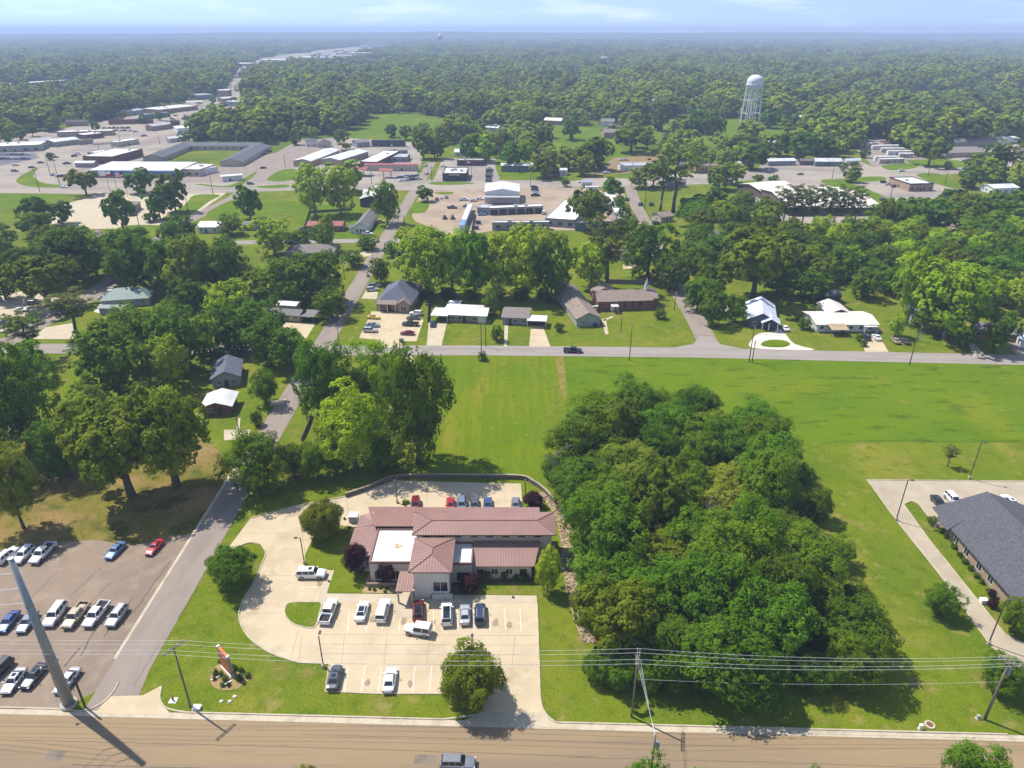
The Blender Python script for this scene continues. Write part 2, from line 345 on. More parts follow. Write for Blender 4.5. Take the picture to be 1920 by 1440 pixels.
# --- clinic lot
lot_px = [(1007,1131),(1011,1250),(1013,1300),(1018,1328),(1036,1353),(1060,1367),(868,1352),(895,1340),(907,1325),(912,1302),(870,1302),(610,1297),(617,1246),(560,1243),(505,1224),(465,1194),(449,1162),(453,1132),(474,1096),(490,1060),(498,1036),(488,1021),(468,1018),(446,1024),(430,1038),(432,1022),(470,972),(560,948),(640,934),(650,931),(740,901),(800,903),(977,907),(980,962),(640,990),(585,1010),(570,1062),(624,1070),(606,1122)]
ground_sheet('parking_lot', px(lot_px), 0.044, C_LOT)
ground_sheet('lot_driveway', px([(868,1352),(900,1336),(1020,1336),(1060,1367)]), 0.050, C_WALK)
def island(name, pts, m=G_GRASS, n=5, sm=True):
    pl = smooth_line(pts, n, True) if sm else pts
    pl = px(pl)
    o = MB().prism(pl, 0.0, 0.11).build(name, m, kind='structure')
    mb = MB(); strip(mb, pl, -0.16, 0.05, 0.0, 0.15, True); mb.build('island_kerb', C_KERB, o)
    return o
island('grass_island', [(533,1150),(537,1134),(552,1129),(585,1129),(603,1131),(600,1150),(594,1172),(586,1178),(566,1176),(545,1168)])
# lawn between the drives (round tree stands on it)
ground_sheet('lawn', px([(384,1100),(430,1040),(448,1026),(468,1019),(488,1022),(497,1036),(489,1060),(473,1096),(452,1132),(448,1162),(464,1194),(505,1225),(560,1244),(616,1247),(609,1298),(700,1301),(868,1303),(912,1303),(905,1328),(893,1341),(862,1350),(318,1336),(302,1312),(306,1284)]), 0.052, G_GRASS)
kerb('lot_kerb', px(smooth_line([(432,1036),(448,1025),(468,1018),(488,1021),(498,1036),(490,1060),(474,1096),(453,1132),(449,1162),(465,1194),(505,1224),(560,1243)], 4)) + px([(617,1246),(610,1297),(700,1301),(912,1302)]), 0.2, 0.17, C_KERB)
kerb('lot_kerb', px(smooth_line([(470,972),(560,948),(650,931)], 5)), 0.2, 0.17, C_KERB)
# front sidewalk, building lawns
ground_sheet('sidewalk', px([(606,1113),(1006,1117),(1007,1131),(760,1130),(592,1129)]), 0.058, C_WALK)
ground_sheet('sidewalk', px([(624,1069),(634,1069),(612,1117),(598,1117)]), 0.060, C_WALK)
ground_sheet('front_lawn', px([(586,1010),(640,985),(665,990),(655,1040),(690,1075),(690,1112),(613,1112),(627,1068),(570,1062),(572,1040)]), 0.062, G_GRASS)
ground_sheet('front_lawn', px([(890,1090),(1003,1090),(1050,1030),(1060,1080),(1008,1130),(1006,1116),(890,1115)]), 0.062, G_GRASS)
ground_sheet('planting_bed', px([(677,1112),(690,1082),(690,1060),(775,1080),(748,1113)]), 0.068, layered('tan_mulch', (0.36, 0.26, 0.13), [((0.25,0.17,0.08), 1.2, 0.45, 0.65, 0.8)]))
ground_sheet('planting_bed', px([(850,1085),(1000,1080),(1003,1092),(905,1096),(890,1113),(850,1115)]), 0.070, layered('dark_mulch', (0.11, 0.075, 0.045), [((0.17,0.11,0.06), 1.2, 0.45, 0.65, 0.8)]))
bed = layered('sign_bed_mulch', (0.30, 0.215, 0.10), [((0.22,0.16,0.07), 0.9, 0.45, 0.65, 0.8), ((0.13,0.15,0.03), 0.5, 0.58, 0.72, 0.6)])
ground_sheet('planting_bed', px(smooth_line([(394,1272),(400,1255),(415,1245),(440,1258),(470,1265),(473,1272),(455,1283),(445,1292),(420,1294),(400,1288)], 4, True)), 0.066, bed)
# stall lines
ml = MB()
def stall(a, b, w=0.11):
    p, q = P(*a), P(*b); d = (q - p).normalized(); n = Vector((-d.y, d.x, 0)) * w / 2
    ml.sheet([tuple((p + n)[:2]), tuple((q + n)[:2]), tuple((q - n)[:2]), tuple((p - n)[:2])], 0.0505)
for i in range(6):
    xt = 653 + i * 31.3; stall((xt, 1249), (xt - 7.5 + i * 0.6, 1298))
for x in (655, 690, 720, 752, 786, 812, 827, 857, 887, 917, 946, 975): stall((x, 1140), (x - (3 if x < 760 else -2), 1183))
for y in (1100, 1078): stall((622 - (y - 1078) * 0.4, y), (560, y + 2))
ml.build('parking_lines', W_LINE, kind='structure')
jm = MB()   # saw-cut joints in the slab
jp = mat('joint_dark', (0.16, 0.125, 0.08), rough=0.9)
def joint(a, b, w=0.05):
    p, q = P(*a), P(*b); d = (q - p).normalized(); n = Vector((-d.y, d.x, 0)) * w / 2
    jm.sheet([tuple((p + n)[:2]), tuple((q + n)[:2]), tuple((q - n)[:2]), tuple((p - n)[:2])], 0.0475)
for y in (1190, 1208, 1226, 1245): joint((600 if y < 1240 else 625, y), (1009, y + 2))
for x in (560, 640, 720, 800, 880, 960): joint((x + 6, 1192), (x, 1246))
for (a, b) in (((470,1000),(560,1000)),((500,1080),(570,1080)),((460,1150),(530,1150)),((560,950),(575,1060)),((560,1180),(545,1236)),((650,932),(655,975)),((800,905),(800,950)),((880,906),(880,950))): joint(a, b)
jm.build('slab_joints', jp, kind='structure')

# --- right-hand lot
ground_sheet('parking_lot', px([(1625,900),(2300,906),(2300,1030),(1980,1010),(1750,978),(1735,962),(1722,945),(1708,940),(1694,946),(1740,1010),(1800,1085),(1860,1160),(1885,1190),(1925,1210),(2010,1225),(2010,1310),(1940,1300),(1896,1255),(1853,1205),(1760,1075),(1680,975)]), 0.030, layered('tan_lot_concrete', (0.375, 0.315, 0.225), [((0.32,0.265,0.19),0.12,0.45,0.64,0.8),((0.42,0.36,0.265),0.4,0.5,0.7,0.6),((0.22,0.185,0.14),0.2,0.64,0.8,0.5)]))
kerb('lot_kerb', px([(2300,906),(1625,900),(1680,975),(1760,1075),(1853,1205),(1896,1255),(1940,1300)]), 0.2, 0.14)
kerb('lot_kerb', px(smooth_line([(1750,978),(1735,962),(1722,945),(1708,940),(1694,946)], 3)) + px([(1740,1010),(1800,1085),(1860,1160),(1885,1190),(1925,1210)]), 0.2, 0.14)
# mown edge of the field (a shallow ditch line)
ground_sheet('ditch', px(smooth_line([(1498,848),(1540,833),(1600,827),(1700,826),(1920,829),(2300,832)], 4) + smooth_line([(2300,833.5),(1920,830.5),(1700,827.6),(1600,828.6),(1540,834.8),(1500,850)], 4)), 0.02, G_WOOD)

# --- other streets
road('cross_street', px([(-600,650),(0,653),(300,655),(640,657),(900,657),(1300,661),(1600,668),(1920,675),(2600,690)]), 7.6, 0.036, A_PALE)
ground_sheet('street_mouth', px([(1262,652),(1300,645),(1312,630),(1338,634),(1352,646),(1400,655)]), 0.039, A_PALE)
road('far_street', px([(1330,648),(1308,605),(1290,575),(1262,530),(1240,490),(1222,440),(1195,390),(1180,350)]), 6.8, 0.034, A_STREET)
road('left_street', px([(-60,672),(20,638),(100,592),(170,556),(217,520),(250,490),(315,432),(440,370),(545,290),(572,268)]), 8.5, 0.030, A_STREET)
road('short_street', px([(440,455),(560,452),(750,452)]), 7.0, 0.035, A_PALE)
ground_sheet('highway', px([(-500,336),(0,338),(300,345),(560,338),(800,337),(1000,338),(1180,332),(1440,318),(1640,313),(1760,308),(1900,292),(2300,262),(2300,300),(1920,318),(1760,328),(1640,332),(1440,342),(1180,350),(1000,352),(800,357),(560,357),(300,366),(0,362),(-500,362)]), 0.060, A_TAN)
ground_sheet('avenue', px([(-300,338),(0,300),(120,272),(230,240),(330,212),(405,185),(438,150),(452,150),(448,190),(400,225),(300,262),(180,300),(100,342),(0,345)]), 0.056, A_TAN)
ground_sheet('shop_lots', px([(-400,300),(0,284),(0,258),(110,243),(300,205),(350,193),(405,185),(230,240),(120,272),(0,300)]), 0.05, A_TAN)
ground_sheet('shop_lots', px([(180,300),(300,262),(400,225),(450,188),(470,193),(458,228),(400,246),(340,270),(270,300),(200,320)]), 0.05, A_TAN)
ground_sheet('store_lot', px([(80,342),(180,300),(240,318),(420,312),(520,285),(560,262),(640,258),(640,338),(560,340),(300,347)]), 0.046, A_STREET)
ground_sheet('store_lot', px([(545,338),(560,300),(640,258),(790,268),(792,300),(776,340)]), 0.048, A_TAN)
ground_sheet('store_lot', px([(812,340),(830,296),(930,298),(937,340)]), 0.050, A_TAN)
ground_sheet('yard', px([(790,356),(906,351),(975,352),(1080,352),(1170,362),(1190,432),(930,432),(850,444),(778,415),(772,405)]), 0.046, layered('dusty_yard', (0.33,0.255,0.18), [((0.25,0.19,0.135),0.05,0.45,0.62,0.8),((0.40,0.33,0.25),0.2,0.52,0.7,0.6)]))
ground_sheet('dirt_lot', px([(1092,338),(1150,296),(1238,290),(1262,322),(1180,336)]), 0.050, G_DIRT)
ground_sheet('mobile_home_lot', px([(1588,262),(1645,256),(1740,300),(1700,314),(1640,316)]), 0.046, A_STREET)
ground_sheet('shop_lots', px([(1640,330),(1596,345),(1700,385),(1840,375),(1780,340),(1760,326)]), 0.048, A_TAN)
ground_sheet('shop_lots', px([(1420,320),(1430,300),(1600,298),(1640,314)]), 0.048, A_TAN)
ground_sheet('shop_lots', px([(1780,300),(1860,268),(2300,262),(2300,330),(1920,322)]), 0.052, A_TAN)
ground_sheet('asphalt_lot', px([(1640,385),(1740,378),(1850,400),(1800,430),(1700,425)]), 0.046, A_STREET)
ground_sheet('church_lot', px([(1380,350),(1560,332),(1690,410),(1640,425),(1440,415)]), 0.044, A_TAN)
ground_sheet('bank_lot', px([(70,398),(230,352),(392,354),(424,362),(380,393),(338,421),(270,428),(150,430),(70,415)]), 0.048, C_WALK)
ground_sheet('bank_lot', px([(-100,590),(-100,560),(60,545),(112,560),(92,588),(20,596)]), 0.046, C_WALK)
ground_sheet('bank_lot', px([(60,636),(85,614),(135,606),(150,636)]), 0.046, C_WALK)
ground_sheet('house_lot', px([(176,585),(205,550),(240,538),(255,548),(200,590)]), 0.046, C_WHITE)
ground_sheet('house_lot', px([(-60,622),(-60,600),(14,606),(16,622)]), 0.046, C_WHITE)
ground_sheet('town_ground', px([(436,152),(440,128),(470,112),(600,94),(745,78),(765,86),(640,112),(500,135),(456,152)]), 0.05, A_TAN)
ground_sheet('dealer_lot', px([(-60,305),(0,288),(62,286),(75,296),(30,306),(-60,320)]), 0.062, layered('blue_grey_lot', (0.15, 0.15, 0.155), [((0.11, 0.11, 0.115), .05, .45, .62, .8)]))
ground_sheet('far_field', px([(1540,113),(1570,104),(1730,103),(1735,112)]), 0.05, G_FIELD)
for i, q in enumerate(([(150,298),(180,290),(196,296),(165,305)],[(250,268),(330,248),(345,255),(270,276)],[(105,330),(150,318),(172,330),(150,338)],[(430,318),(470,302),(488,306),(450,322)],[(640,296),(676,290),(676,306),(640,312)],[(1520,318),(1600,314),(1610,318),(1530,323)])): ground_sheet('asphalt_patch', px(q), .064 + .001 * i, A_STREET)
# grass islands along the highway
def patch(pts, m=G_FIELD, z=0.075): ground_sheet('grass_verge', px(smooth_line(pts, 4, True)), z, m)
patch([(30,338),(60,318),(72,316),(62,330),(85,344),(138,348),(100,352),(50,349)])
patch([(-300,390),(-300,366),(90,364),(135,366),(110,374),(60,380),(30,392)])
patch([(300,413),(345,385),(365,366),(412,366),(392,378),(345,410)])
patch([(215,430),(250,422),(310,424),(315,434),(270,450),(215,445)], z=0.07)
patch([(386,405),(435,375),(480,376),(560,378),(565,395),(470,408)])
patch([(370,347),(380,345),(430,348),(480,322),(470,335),(440,351)])
patch([(500,337),(530,318),(560,320),(560,334),(530,340)])
patch([(480,350),(535,346),(540,351),(500,353)])
patch([(803,344),(830,341),(890,343),(870,346),(820,347)])
patch([(813,361),(845,360),(850,363),(830,365)])
patch([(768,398),(785,378),(805,380),(796,398)])
patch([(930,318),(940,295),(1010,300),(1020,330),(950,336)])
patch([(1030,336),(1085,333),(1090,338),(1040,340)])
patch([(1110,330),(1180,325),(1220,330),(1180,335)])
patch([(1375,342),(1440,340),(1445,360),(1400,366)])
patch([(1596,334),(1650,331),(1660,338),(1610,341)])
patch([(1718,329),(1760,326),(1800,350),(1780,352)])
patch([(1540,342),(1575,338),(1650,365),(1640,372)])
patch([(1655,310),(1720,307),(1712,316),(1670,319)])
patch([(1700,300),(1830,303),(1800,314),(1740,314)])
patch([(560,385),(575,440),(655,445),(700,440),(740,405),(715,395)], z=0.02)

# --- drives and pads of the houses
def pad(pts, m=C_WALK, z=0.046, name='driveway'): ground_sheet(name, px(pts), z, m)
pad([(697,584),(772,586),(794,600),(781,640),(752,640),(756,652),(703,652),(705,637),(673,634)], C_LOT)
pad([(678,560),(692,533),(712,534),(706,561)])
pad([(804,604),(838,606),(828,648),(800,648)])
pad([(946,610),(953,610),(951,650),(945,650)])
pad([(996,610),(1018,612),(1032,650),(992,650)], C_LOT)
pad(smooth_line([(1408,652),(1412,634),(1425,625),(1450,622),(1462,616),(1474,628),(1490,645),(1528,656),(1478,656)], 3, True), C_WHITE)
ground_sheet('grass_oval', px(smooth_line([(1426,646),(1440,638),(1468,638),(1482,645),(1470,651),(1440,651)], 4, True)), 0.052, G_FIELD)
pad([(1612,628),(1650,632),(1666,660),(1622,660)], C_LOT)
pad([(1812,640),(1826,644),(1850,668),(1826,668)])
pad([(1890,640),(1940,640),(1960,668),(1905,666)], A_STREET)
pad([(520,604),(592,606),(575,634),(526,628)], C_LOT)
pad([(748,672),(772,668),(775,678),(756,684)])
pad([(420,806),(470,806),(464,822),(420,826)], C_WALK)
pad([(443,806),(447,784),(451,784),(449,806)], C_WALK)
pad([(655,476),(700,470),(694,480),(650,486)])
pad([(1340,588),(1330,578),(1365,572),(1368,580),(1352,590)], C_WHITE, name='pad')
pad([(1168,494),(1196,494),(1194,504),(1168,504)], C_LOT, name='pad')
pad([(1128,598),(1136,597),(1141,627),(1135,627)], name='footpath')
pad([(1130,600),(1150,592),(1148,596),(1132,602)], name='footpath')
pad([(508,752),(536,748),(532,756),(506,762)], C_WALK)
ground_sheet('grove_floor', px([(1050,885),(1110,830),(1230,815),(1400,830),(1480,860),(1500,930),(1545,1010),(1590,1130),(1640,1235),(1590,1275),(1350,1282),(1230,1275),(1140,1268),(1105,1180),(1095,1080),(1085,990),(1065,920)]), 0.016, G_GROVE)
ground_sheet('dirt_patch', px([(100,1240),(120,1300),(60,1330),(-60,1330),(-60,1300)]), 0.027, A_LOT)

# --- cracks, seams and patches in the pavements
ck = random.Random(40)
def crack(pts, w, m, z, name='pavement_crack', jit=.12):
    out = []
    for a, b in zip(pts[:-1], pts[1:]):
        n = max(2, int(math.hypot(b[0]-a[0], b[1]-a[1]) / 1.2))
        for i in range(n): f = i / n; out.append((a[0]+(b[0]-a[0])*f + ck.uniform(-jit, jit), a[1]+(b[1]-a[1])*f + ck.uniform(-jit, jit)))
    out.append(pts[-1]); mb = MB(); A = [(p[0], p[1]) for p in out]; N = len(A); o1 = offset_line(A, w/2); o2 = offset_line(A, -w/2)
    mb.add([(*p, z) for p in o1] + [(*p, z) for p in o2], [(i, N+i, N+i+1, i+1) for i in range(N-1)]); return mb.build(name, m, kind='structure')
TAR = mat('tar_line', (0.055, 0.048, 0.042), (0.10, 0.085, 0.07), 1.0, rough=.9)
RUST = mat('rusty_mud', (0.22, 0.13, 0.05), (0.15, 0.10, 0.05), .8)
for a, b, w in (((250,1150),(320,1050),.16),((262,1165),(300,1108),.5),((150,1230),(180,1180),.2),((195,1195),(250,1120),.14),((130,1120),(190,1065),.12),((170,1130),(215,1085),.1),((60,1120),(110,1070),.12),((210,1240),(245,1195),.12),((120,1250),(150,1215),.25)):
    crack(px([a, b]), w, RUST if w == .5 else TAR, .0285)
for x0, x1, off, w in ((-70, 12, -4.1, .07), (8, 60, -4.4, .06), (-60, 70, -7.6, .09), (-30, 40, -2.0, .05), (-80, -20, -9.6, .08)): crack([along(x0 - _ka.x - 0, off), along((x0 + x1) / 2 - _ka.x, off + .15), along(x1 - _ka.x, off - .1)], w, TAR, .0235, 'tar_seam', .06)
PATCH = layered('road_patch', (0.20, 0.165, 0.125), [((0.15, 0.125, 0.10), .6, .45, .65, .8)])
for t, off, L_, w in ((11, -7.2, 2.4, 1.6), (62, -6.0, 3.0, 1.4)): MB().sheet([along(t, off), along(t + L_, off), along(t + L_, off + w), along(t, off + w)], .0245).build('road_patch', PATCH, kind='structure')
for a, b in (((335,1160),(372,1100)), ((250,1290),(300,1205)), ((520,800),(545,750)), ((650,590),(668,558))): crack(px([a, b]), .08, TAR, .0345)
for pts in ([(700,652),(900,654),(1050,655)], [(1100,664),(1400,668)], [(1450,668),(1800,676)]): crack(px(pts), .12, TAR, .0385)
STAIN = layered('oil_stain', (0.30, 0.235, 0.155), [((0.22, 0.17, 0.115), 1.2, .45, .65, .8)])
for x, y, r_ in ((700,1160,.7),(757,1165,.6),(812,1168,.6),(930,1168,.7),(955,1172,.6),(690,1280,.5),(770,1282,.5),(600,1095,.6)):
    p_ = P(x, y); MB().sheet([(p_.x + math.cos(k*.63) * r_ * ck.uniform(.6, 1.1), p_.y + math.sin(k*.63) * r_ * 1.6 * ck.uniform(.6, 1.1)) for k in range(10)], .0462).build('oil_stain', STAIN, kind='structure')
# --- distant hills along the horizon
random.seed(5)
def hill_line(name, y0, depth, base, amp, seed, x0=-9300, x1=9300, n=120):
    rnd = random.Random(seed); ph = [rnd.uniform(0, 6.28) for _ in range(6)]
    mb = MB(); vs = []; fs = []
    for i in range(n):
        x = x0 + (x1 - x0) * i / (n - 1)
        hgt = base + amp * sum(math.sin(x * (0.0004 * (k + 1) ** 1.5) + ph[k]) / (k + 1) for k in range(6)) * 0.6
        hgt = max(4, hgt)
        for j, (dy, f) in enumerate(((0, -0.03), (0.35, 0.6), (0.6, 0.9), (0.85, 1.0), (1.0, 0.96))): vs.append((x, y0 + depth * dy + 60 * math.sin(x * 0.002 + ph[0]), hgt * f))
    for i in range(n - 1):
        for j in range(4): fs.append((i*5+j, (i+1)*5+j, (i+1)*5+j+1, i*5+j+1))
    mb.add(vs, fs); return mb.build(name, G_HILL, smooth=True, kind='structure')
G_HILL = layered('wooded_hill', (0.045, 0.075, 0.018), [((0.075, 0.105, 0.03), 0.004, 0.45, 0.62, 0.8), ((0.025, 0.05, 0.012), 0.02, 0.48, 0.66, 0.7), ((0.11, 0.12, 0.05), 0.0015, 0.6, 0.72, 0.6)], bump=0)
hill_line('hills', 7200, 1600, 66, 12, 3)
hill_line('hills', 4700, 1300, 26, 12, 9)

# ================================================================== BUILDINGS
WHITE_METAL = mat('white_metal_roof', (0.66, 0.645, 0.62), (0.50, 0.485, 0.46), 0.35, rough=0.55, spec=0.4, stretch=(1, 0.25, 1))
CREAM_METAL = mat('cream_metal_roof', (0.66, 0.585, 0.50), (0.58, 0.51, 0.43), 0.35, rough=0.55, stretch=(1, 0.25, 1))
GREY_METAL = mat('grey_metal_roof', (0.42, 0.42, 0.43), (0.33, 0.33, 0.345), 0.4, rough=0.5, stretch=(1, 0.25, 1))
BLUE_METAL = mat('blue_white_roof', (0.60, 0.63, 0.68), (0.52, 0.55, 0.60), 0.4, rough=0.5)
RED_METAL = mat('red_metal_roof', (0.30, 0.075, 0.065), (0.24, 0.06, 0.055), 0.5, rough=0.5)
GREEN_METAL = mat('green_metal_roof', (0.13, 0.20, 0.165), (0.10, 0.16, 0.135), 0.5, rough=0.5)
MEMBRANE = mat('white_membrane', (0.72, 0.70, 0.655), (0.52, 0.49, 0.43), 0.22, rough=0.7, lo=0.45, hi=0.72)
SH_DARK = mat('charcoal_shingle', (0.060, 0.061, 0.070), (0.105, 0.104, 0.114), 2.8, rough=0.9, bump=0.4, bscale=6, detail=8)
SH_GREY = mat('grey_shingle', (0.155, 0.145, 0.14), (0.20, 0.19, 0.18), 1.2, rough=0.9, detail=8)
SH_BROWN = mat('brown_shingle', (0.20, 0.155, 0.125), (0.25, 0.195, 0.16), 1.0, rough=0.9, detail=8)
SH_TAUPE = mat('taupe_shingle', (0.22, 0.19, 0.165), (0.17, 0.145, 0.125), 0.8, rough=0.9, detail=8)
SH_BLUE = mat('blue_grey_shingle', (0.085, 0.095, 0.125), (0.12, 0.13, 0.16), 1.2, rough=0.9, detail=8)
WHITE_WALL = mat('white_siding', (0.70, 0.69, 0.66), (0.60, 0.59, 0.56), 0.5)
CREAM_WALL = mat('cream_siding', (0.52, 0.46, 0.35), (0.44, 0.39, 0.30), 0.5)
TAN_WALL = mat('tan_siding', (0.38, 0.31, 0.22), (0.32, 0.26, 0.185), 0.5)
GREY_WALL = mat('grey_siding', (0.30, 0.30, 0.30), (0.24, 0.24, 0.245), 0.5)
SAGE_WALL = mat('sage_siding', (0.34, 0.36, 0.30), (0.29, 0.31, 0.25), 0.5)
NAVY_WALL = mat('navy_siding', (0.075, 0.09, 0.125), (0.06, 0.07, 0.10), 0.5)
DARK_WALL = mat('dark_siding', (0.045, 0.05, 0.05), (0.06, 0.065, 0.06), 0.5)
BROWN_WALL = mat('brown_siding', (0.10, 0.075, 0.06), (0.135, 0.10, 0.08), 0.5)
OCHRE_WALL = mat('ochre_wall', (0.45, 0.32, 0.13), (0.38, 0.27, 0.11), 0.5)
TEAL_WALL = mat('teal_wall', (0.10, 0.17, 0.17), (0.13, 0.20, 0.20), 0.4)
BLUE_WALL = mat('blue_wall', (0.14, 0.22, 0.38), (0.11, 0.18, 0.31), 0.4)
BRICK_RED = mat('red_brick', (0.20, 0.075, 0.05), (0.27, 0.11, 0.075), 3.0, rough=0.9, detail=8)
BRICK_TAN = mat('tan_brick', (0.28, 0.20, 0.14), (0.36, 0.27, 0.19), 3.0, rough=0.9, detail=8)
STUCCO = mat('pale_stucco', (0.50, 0.44, 0.35), (0.44, 0.385, 0.30), 0.4)
STUCCO_W = mat('white_stucco', (0.66, 0.62, 0.55), (0.60, 0.56, 0.49), 0.4)
TRIM_W = mat('white_trim', (0.74, 0.72, 0.68), rough=0.6)
TRIM_D = mat('dark_trim', (0.05, 0.045, 0.04), rough=0.6)
GLASS = mat('window_glass', (0.022, 0.03, 0.036), rough=0.08, spec=0.6)
GREYBOX = mat('unit_metal', (0.42, 0.42, 0.41), (0.34, 0.34, 0.34), 1.5, rough=0.5)
WOODPOST = mat('post_wood', (0.20, 0.15, 0.10), (0.14, 0.10, 0.07), 2.0)
FOOT = []          # plan outlines of the buildings

def frame_of(fl, fr, bl, h):
    o = P(*fl); e = P(*fr) - o; W = e.length; u = e / W; v = Vector((-u.y, u.x, 0))
    D = (P(bl[0], bl[1], h) - o).dot(v)
    return o, u, v, W, max(D, 3.0)
def add_roof(mb, kind, x0, x1, y0, y1, h, rh, o=0.45, t=0.16):
    X0, X1, Y0, Y1 = x0 - o, x1 + o, y0 - o, y1 + o
    if kind == 'gx':
        ym = (y0 + y1) / 2; k = rh / (ym - y0) * o; b = h - k
        sec = [(Y0, b), (ym, h + rh), (Y1, b)]
        vs = [(x, y, z + t) for x in (X0, X1) for y, z in sec] + [(x, y, z) for x in (X0, X1) for y, z in sec]
        mb.add(vs, [(0, 3, 4, 1), (1, 4, 5, 2), (6, 7, 10, 9), (7, 8, 11, 10), (0, 1, 7, 6), (1, 2, 8, 7), (3, 9, 10, 4), (4, 10, 11, 5), (0, 6, 9, 3), (2, 5, 11, 8)])
    elif kind == 'gy':
        xm = (x0 + x1) / 2; k = rh / (xm - x0) * o; b = h - k
        sec = [(X0, b), (xm, h + rh), (X1, b)]
        vs = [(x, y, z + t) for y in (Y0, Y1) for x, z in sec] + [(x, y, z) for y in (Y0, Y1) for x, z in sec]
        mb.add(vs, [(0, 1, 4, 3), (1, 2, 5, 4), (6, 9, 10, 7), (7, 10, 11, 8), (0, 6, 7, 1), (1, 7, 8, 2), (3, 4, 10, 9), (4, 5, 11, 10), (0, 3, 9, 6), (2, 8, 11, 5)])
    elif kind == 'hip':
        w, d = X1 - X0, Y1 - Y0
        if w >= d: a, c = (X0 + d / 2, (Y0 + Y1) / 2), (X1 - d / 2, (Y0 + Y1) / 2)
        else: a, c = ((X0 + X1) / 2, Y0 + w / 2), ((X0 + X1) / 2, Y1 - w / 2)
        vs = [(X0, Y0, h), (X1, Y0, h), (X1, Y1, h), (X0, Y1, h), (X0, Y0, h + t), (X1, Y0, h + t), (X1, Y1, h + t), (X0, Y1, h + t), (*a, h + rh + t), (*c, h + rh + t)]
        fs = [(3, 2, 1, 0), (0, 1, 5, 4), (1, 2, 6, 5), (2, 3, 7, 6), (3, 0, 4, 7)]
        if w >= d: fs += [(4, 5, 9, 8), (5, 6, 9), (6, 7, 8, 9), (7, 4, 8)]
        else: fs += [(4, 5, 8), (5, 6, 9, 8), (6, 7, 9), (7, 4, 8, 9)]
        mb.add(vs, fs)
    elif kind == 'shed':       # low at the front
        vs = [(X0, Y0, h), (X1, Y0, h), (X1, Y1, h + rh), (X0, Y1, h + rh), (X0, Y0, h + t), (X1, Y0, h + t), (X1, Y1, h + rh + t), (X0, Y1, h + rh + t)]
        mb.add(vs, [(3, 2, 1, 0), (4, 5, 6, 7), (0, 1, 5, 4), (1, 2, 6, 5), (2, 3, 7, 6), (3, 0, 4, 7)])
    return mb
def add_walls(mb, kind, x0, x1, y0, y1, h, rh):
    if kind in ('gx',):
        ym = (y0 + y1) / 2
        for x, s in ((x0, 1), (x1, 0)):
            f = (0, 1, 2, 3, 4) if not s else (4, 3, 2, 1, 0)
            mb.add([(x, y0, 0), (x, y1, 0), (x, y1, h), (x, ym, h + rh), (x, y0, h)], [f])
        mb.add([(x0, y0, 0), (x1, y0, 0), (x1, y0, h), (x0, y0, h)], [(0, 1, 2, 3)]); mb.add([(x0, y1, 0), (x1, y1, 0), (x1, y1, h), (x0, y1, h)], [(3, 2, 1, 0)])
    elif kind == 'gy':
        xm = (x0 + x1) / 2
        for y, s in ((y0, 0), (y1, 1)):
            f = (0, 1, 2, 3, 4) if not s else (4, 3, 2, 1, 0)
            mb.add([(x0, y, 0), (x1, y, 0), (x1, y, h), (xm, y, h + rh), (x0, y, h)], [f])
        mb.add([(x0, y0, 0), (x0, y1, 0), (x0, y1, h), (x0, y0, h)], [(3, 2, 1, 0)]); mb.add([(x1, y0, 0), (x1, y1, 0), (x1, y1, h), (x1, y0, h)], [(0, 1, 2, 3)])
    elif kind == 'shed':
        mb.add([(x0,y0,0),(x1,y0,0),(x1,y1,0),(x0,y1,0),(x0,y0,h),(x1,y0,h),(x1,y1,h+rh),(x0,y1,h+rh)], [(3,2,1,0),(4,5,6,7),(0,1,5,4),(1,2,6,5),(2,3,7,6),(3,0,4,7)])
    else: mb.box(x0, x1, y0, y1, 0, h)
    return mb
def window(root, x, y, z, w, h, side='f', frame=TRIM_W, mull=1, name='window', pane=None):
    """a framed window proud of a wall: side f front (-y), b back, l left (-x), r right (+x)"""
    mb = MB(); t = 0.07; p = 0.05; g = MB()
    mb.box(-w/2-t, w/2+t, -p, 0.02, -h/2-t, -h/2); mb.box(-w/2-t, w/2+t, -p, 0.02, h/2, h/2+t)
    mb.box(-w/2-t, -w/2, -p, 0.02, -h/2, h/2); mb.box(w/2, w/2+t, -p, 0.02, -h/2, h/2)
    for k in range(1, mull + 1):
        xm = -w/2 + w * k / (mull + 1); mb.box(xm-0.03, xm+0.03, -p, 0.02, -h/2, h/2)
    g.box(-w/2, w/2, -0.02, 0.01, -h/2, h/2)
    f = mb.build(name, frame, root, (x, y, z)); f.rotation_euler = (0, 0, {'f': 0, 'r': math.pi/2, 'b': math.pi, 'l': -math.pi/2}[side])
    g.build('pane', pane or GLASS, f); return f
def door(root, x, y, w=1.0, h=2.1, side='f', m=None, name='door', z=0.0):
    mb = MB().box(-w/2, w/2, -0.06, 0.02, 0.03, h)
    d = mb.build(name, m or TRIM_D, root, (x, y, z)); d.rotation_euler = (0, 0, {'f': 0, 'r': math.pi/2, 'b': math.pi, 'l': -math.pi/2}[side])
    return d
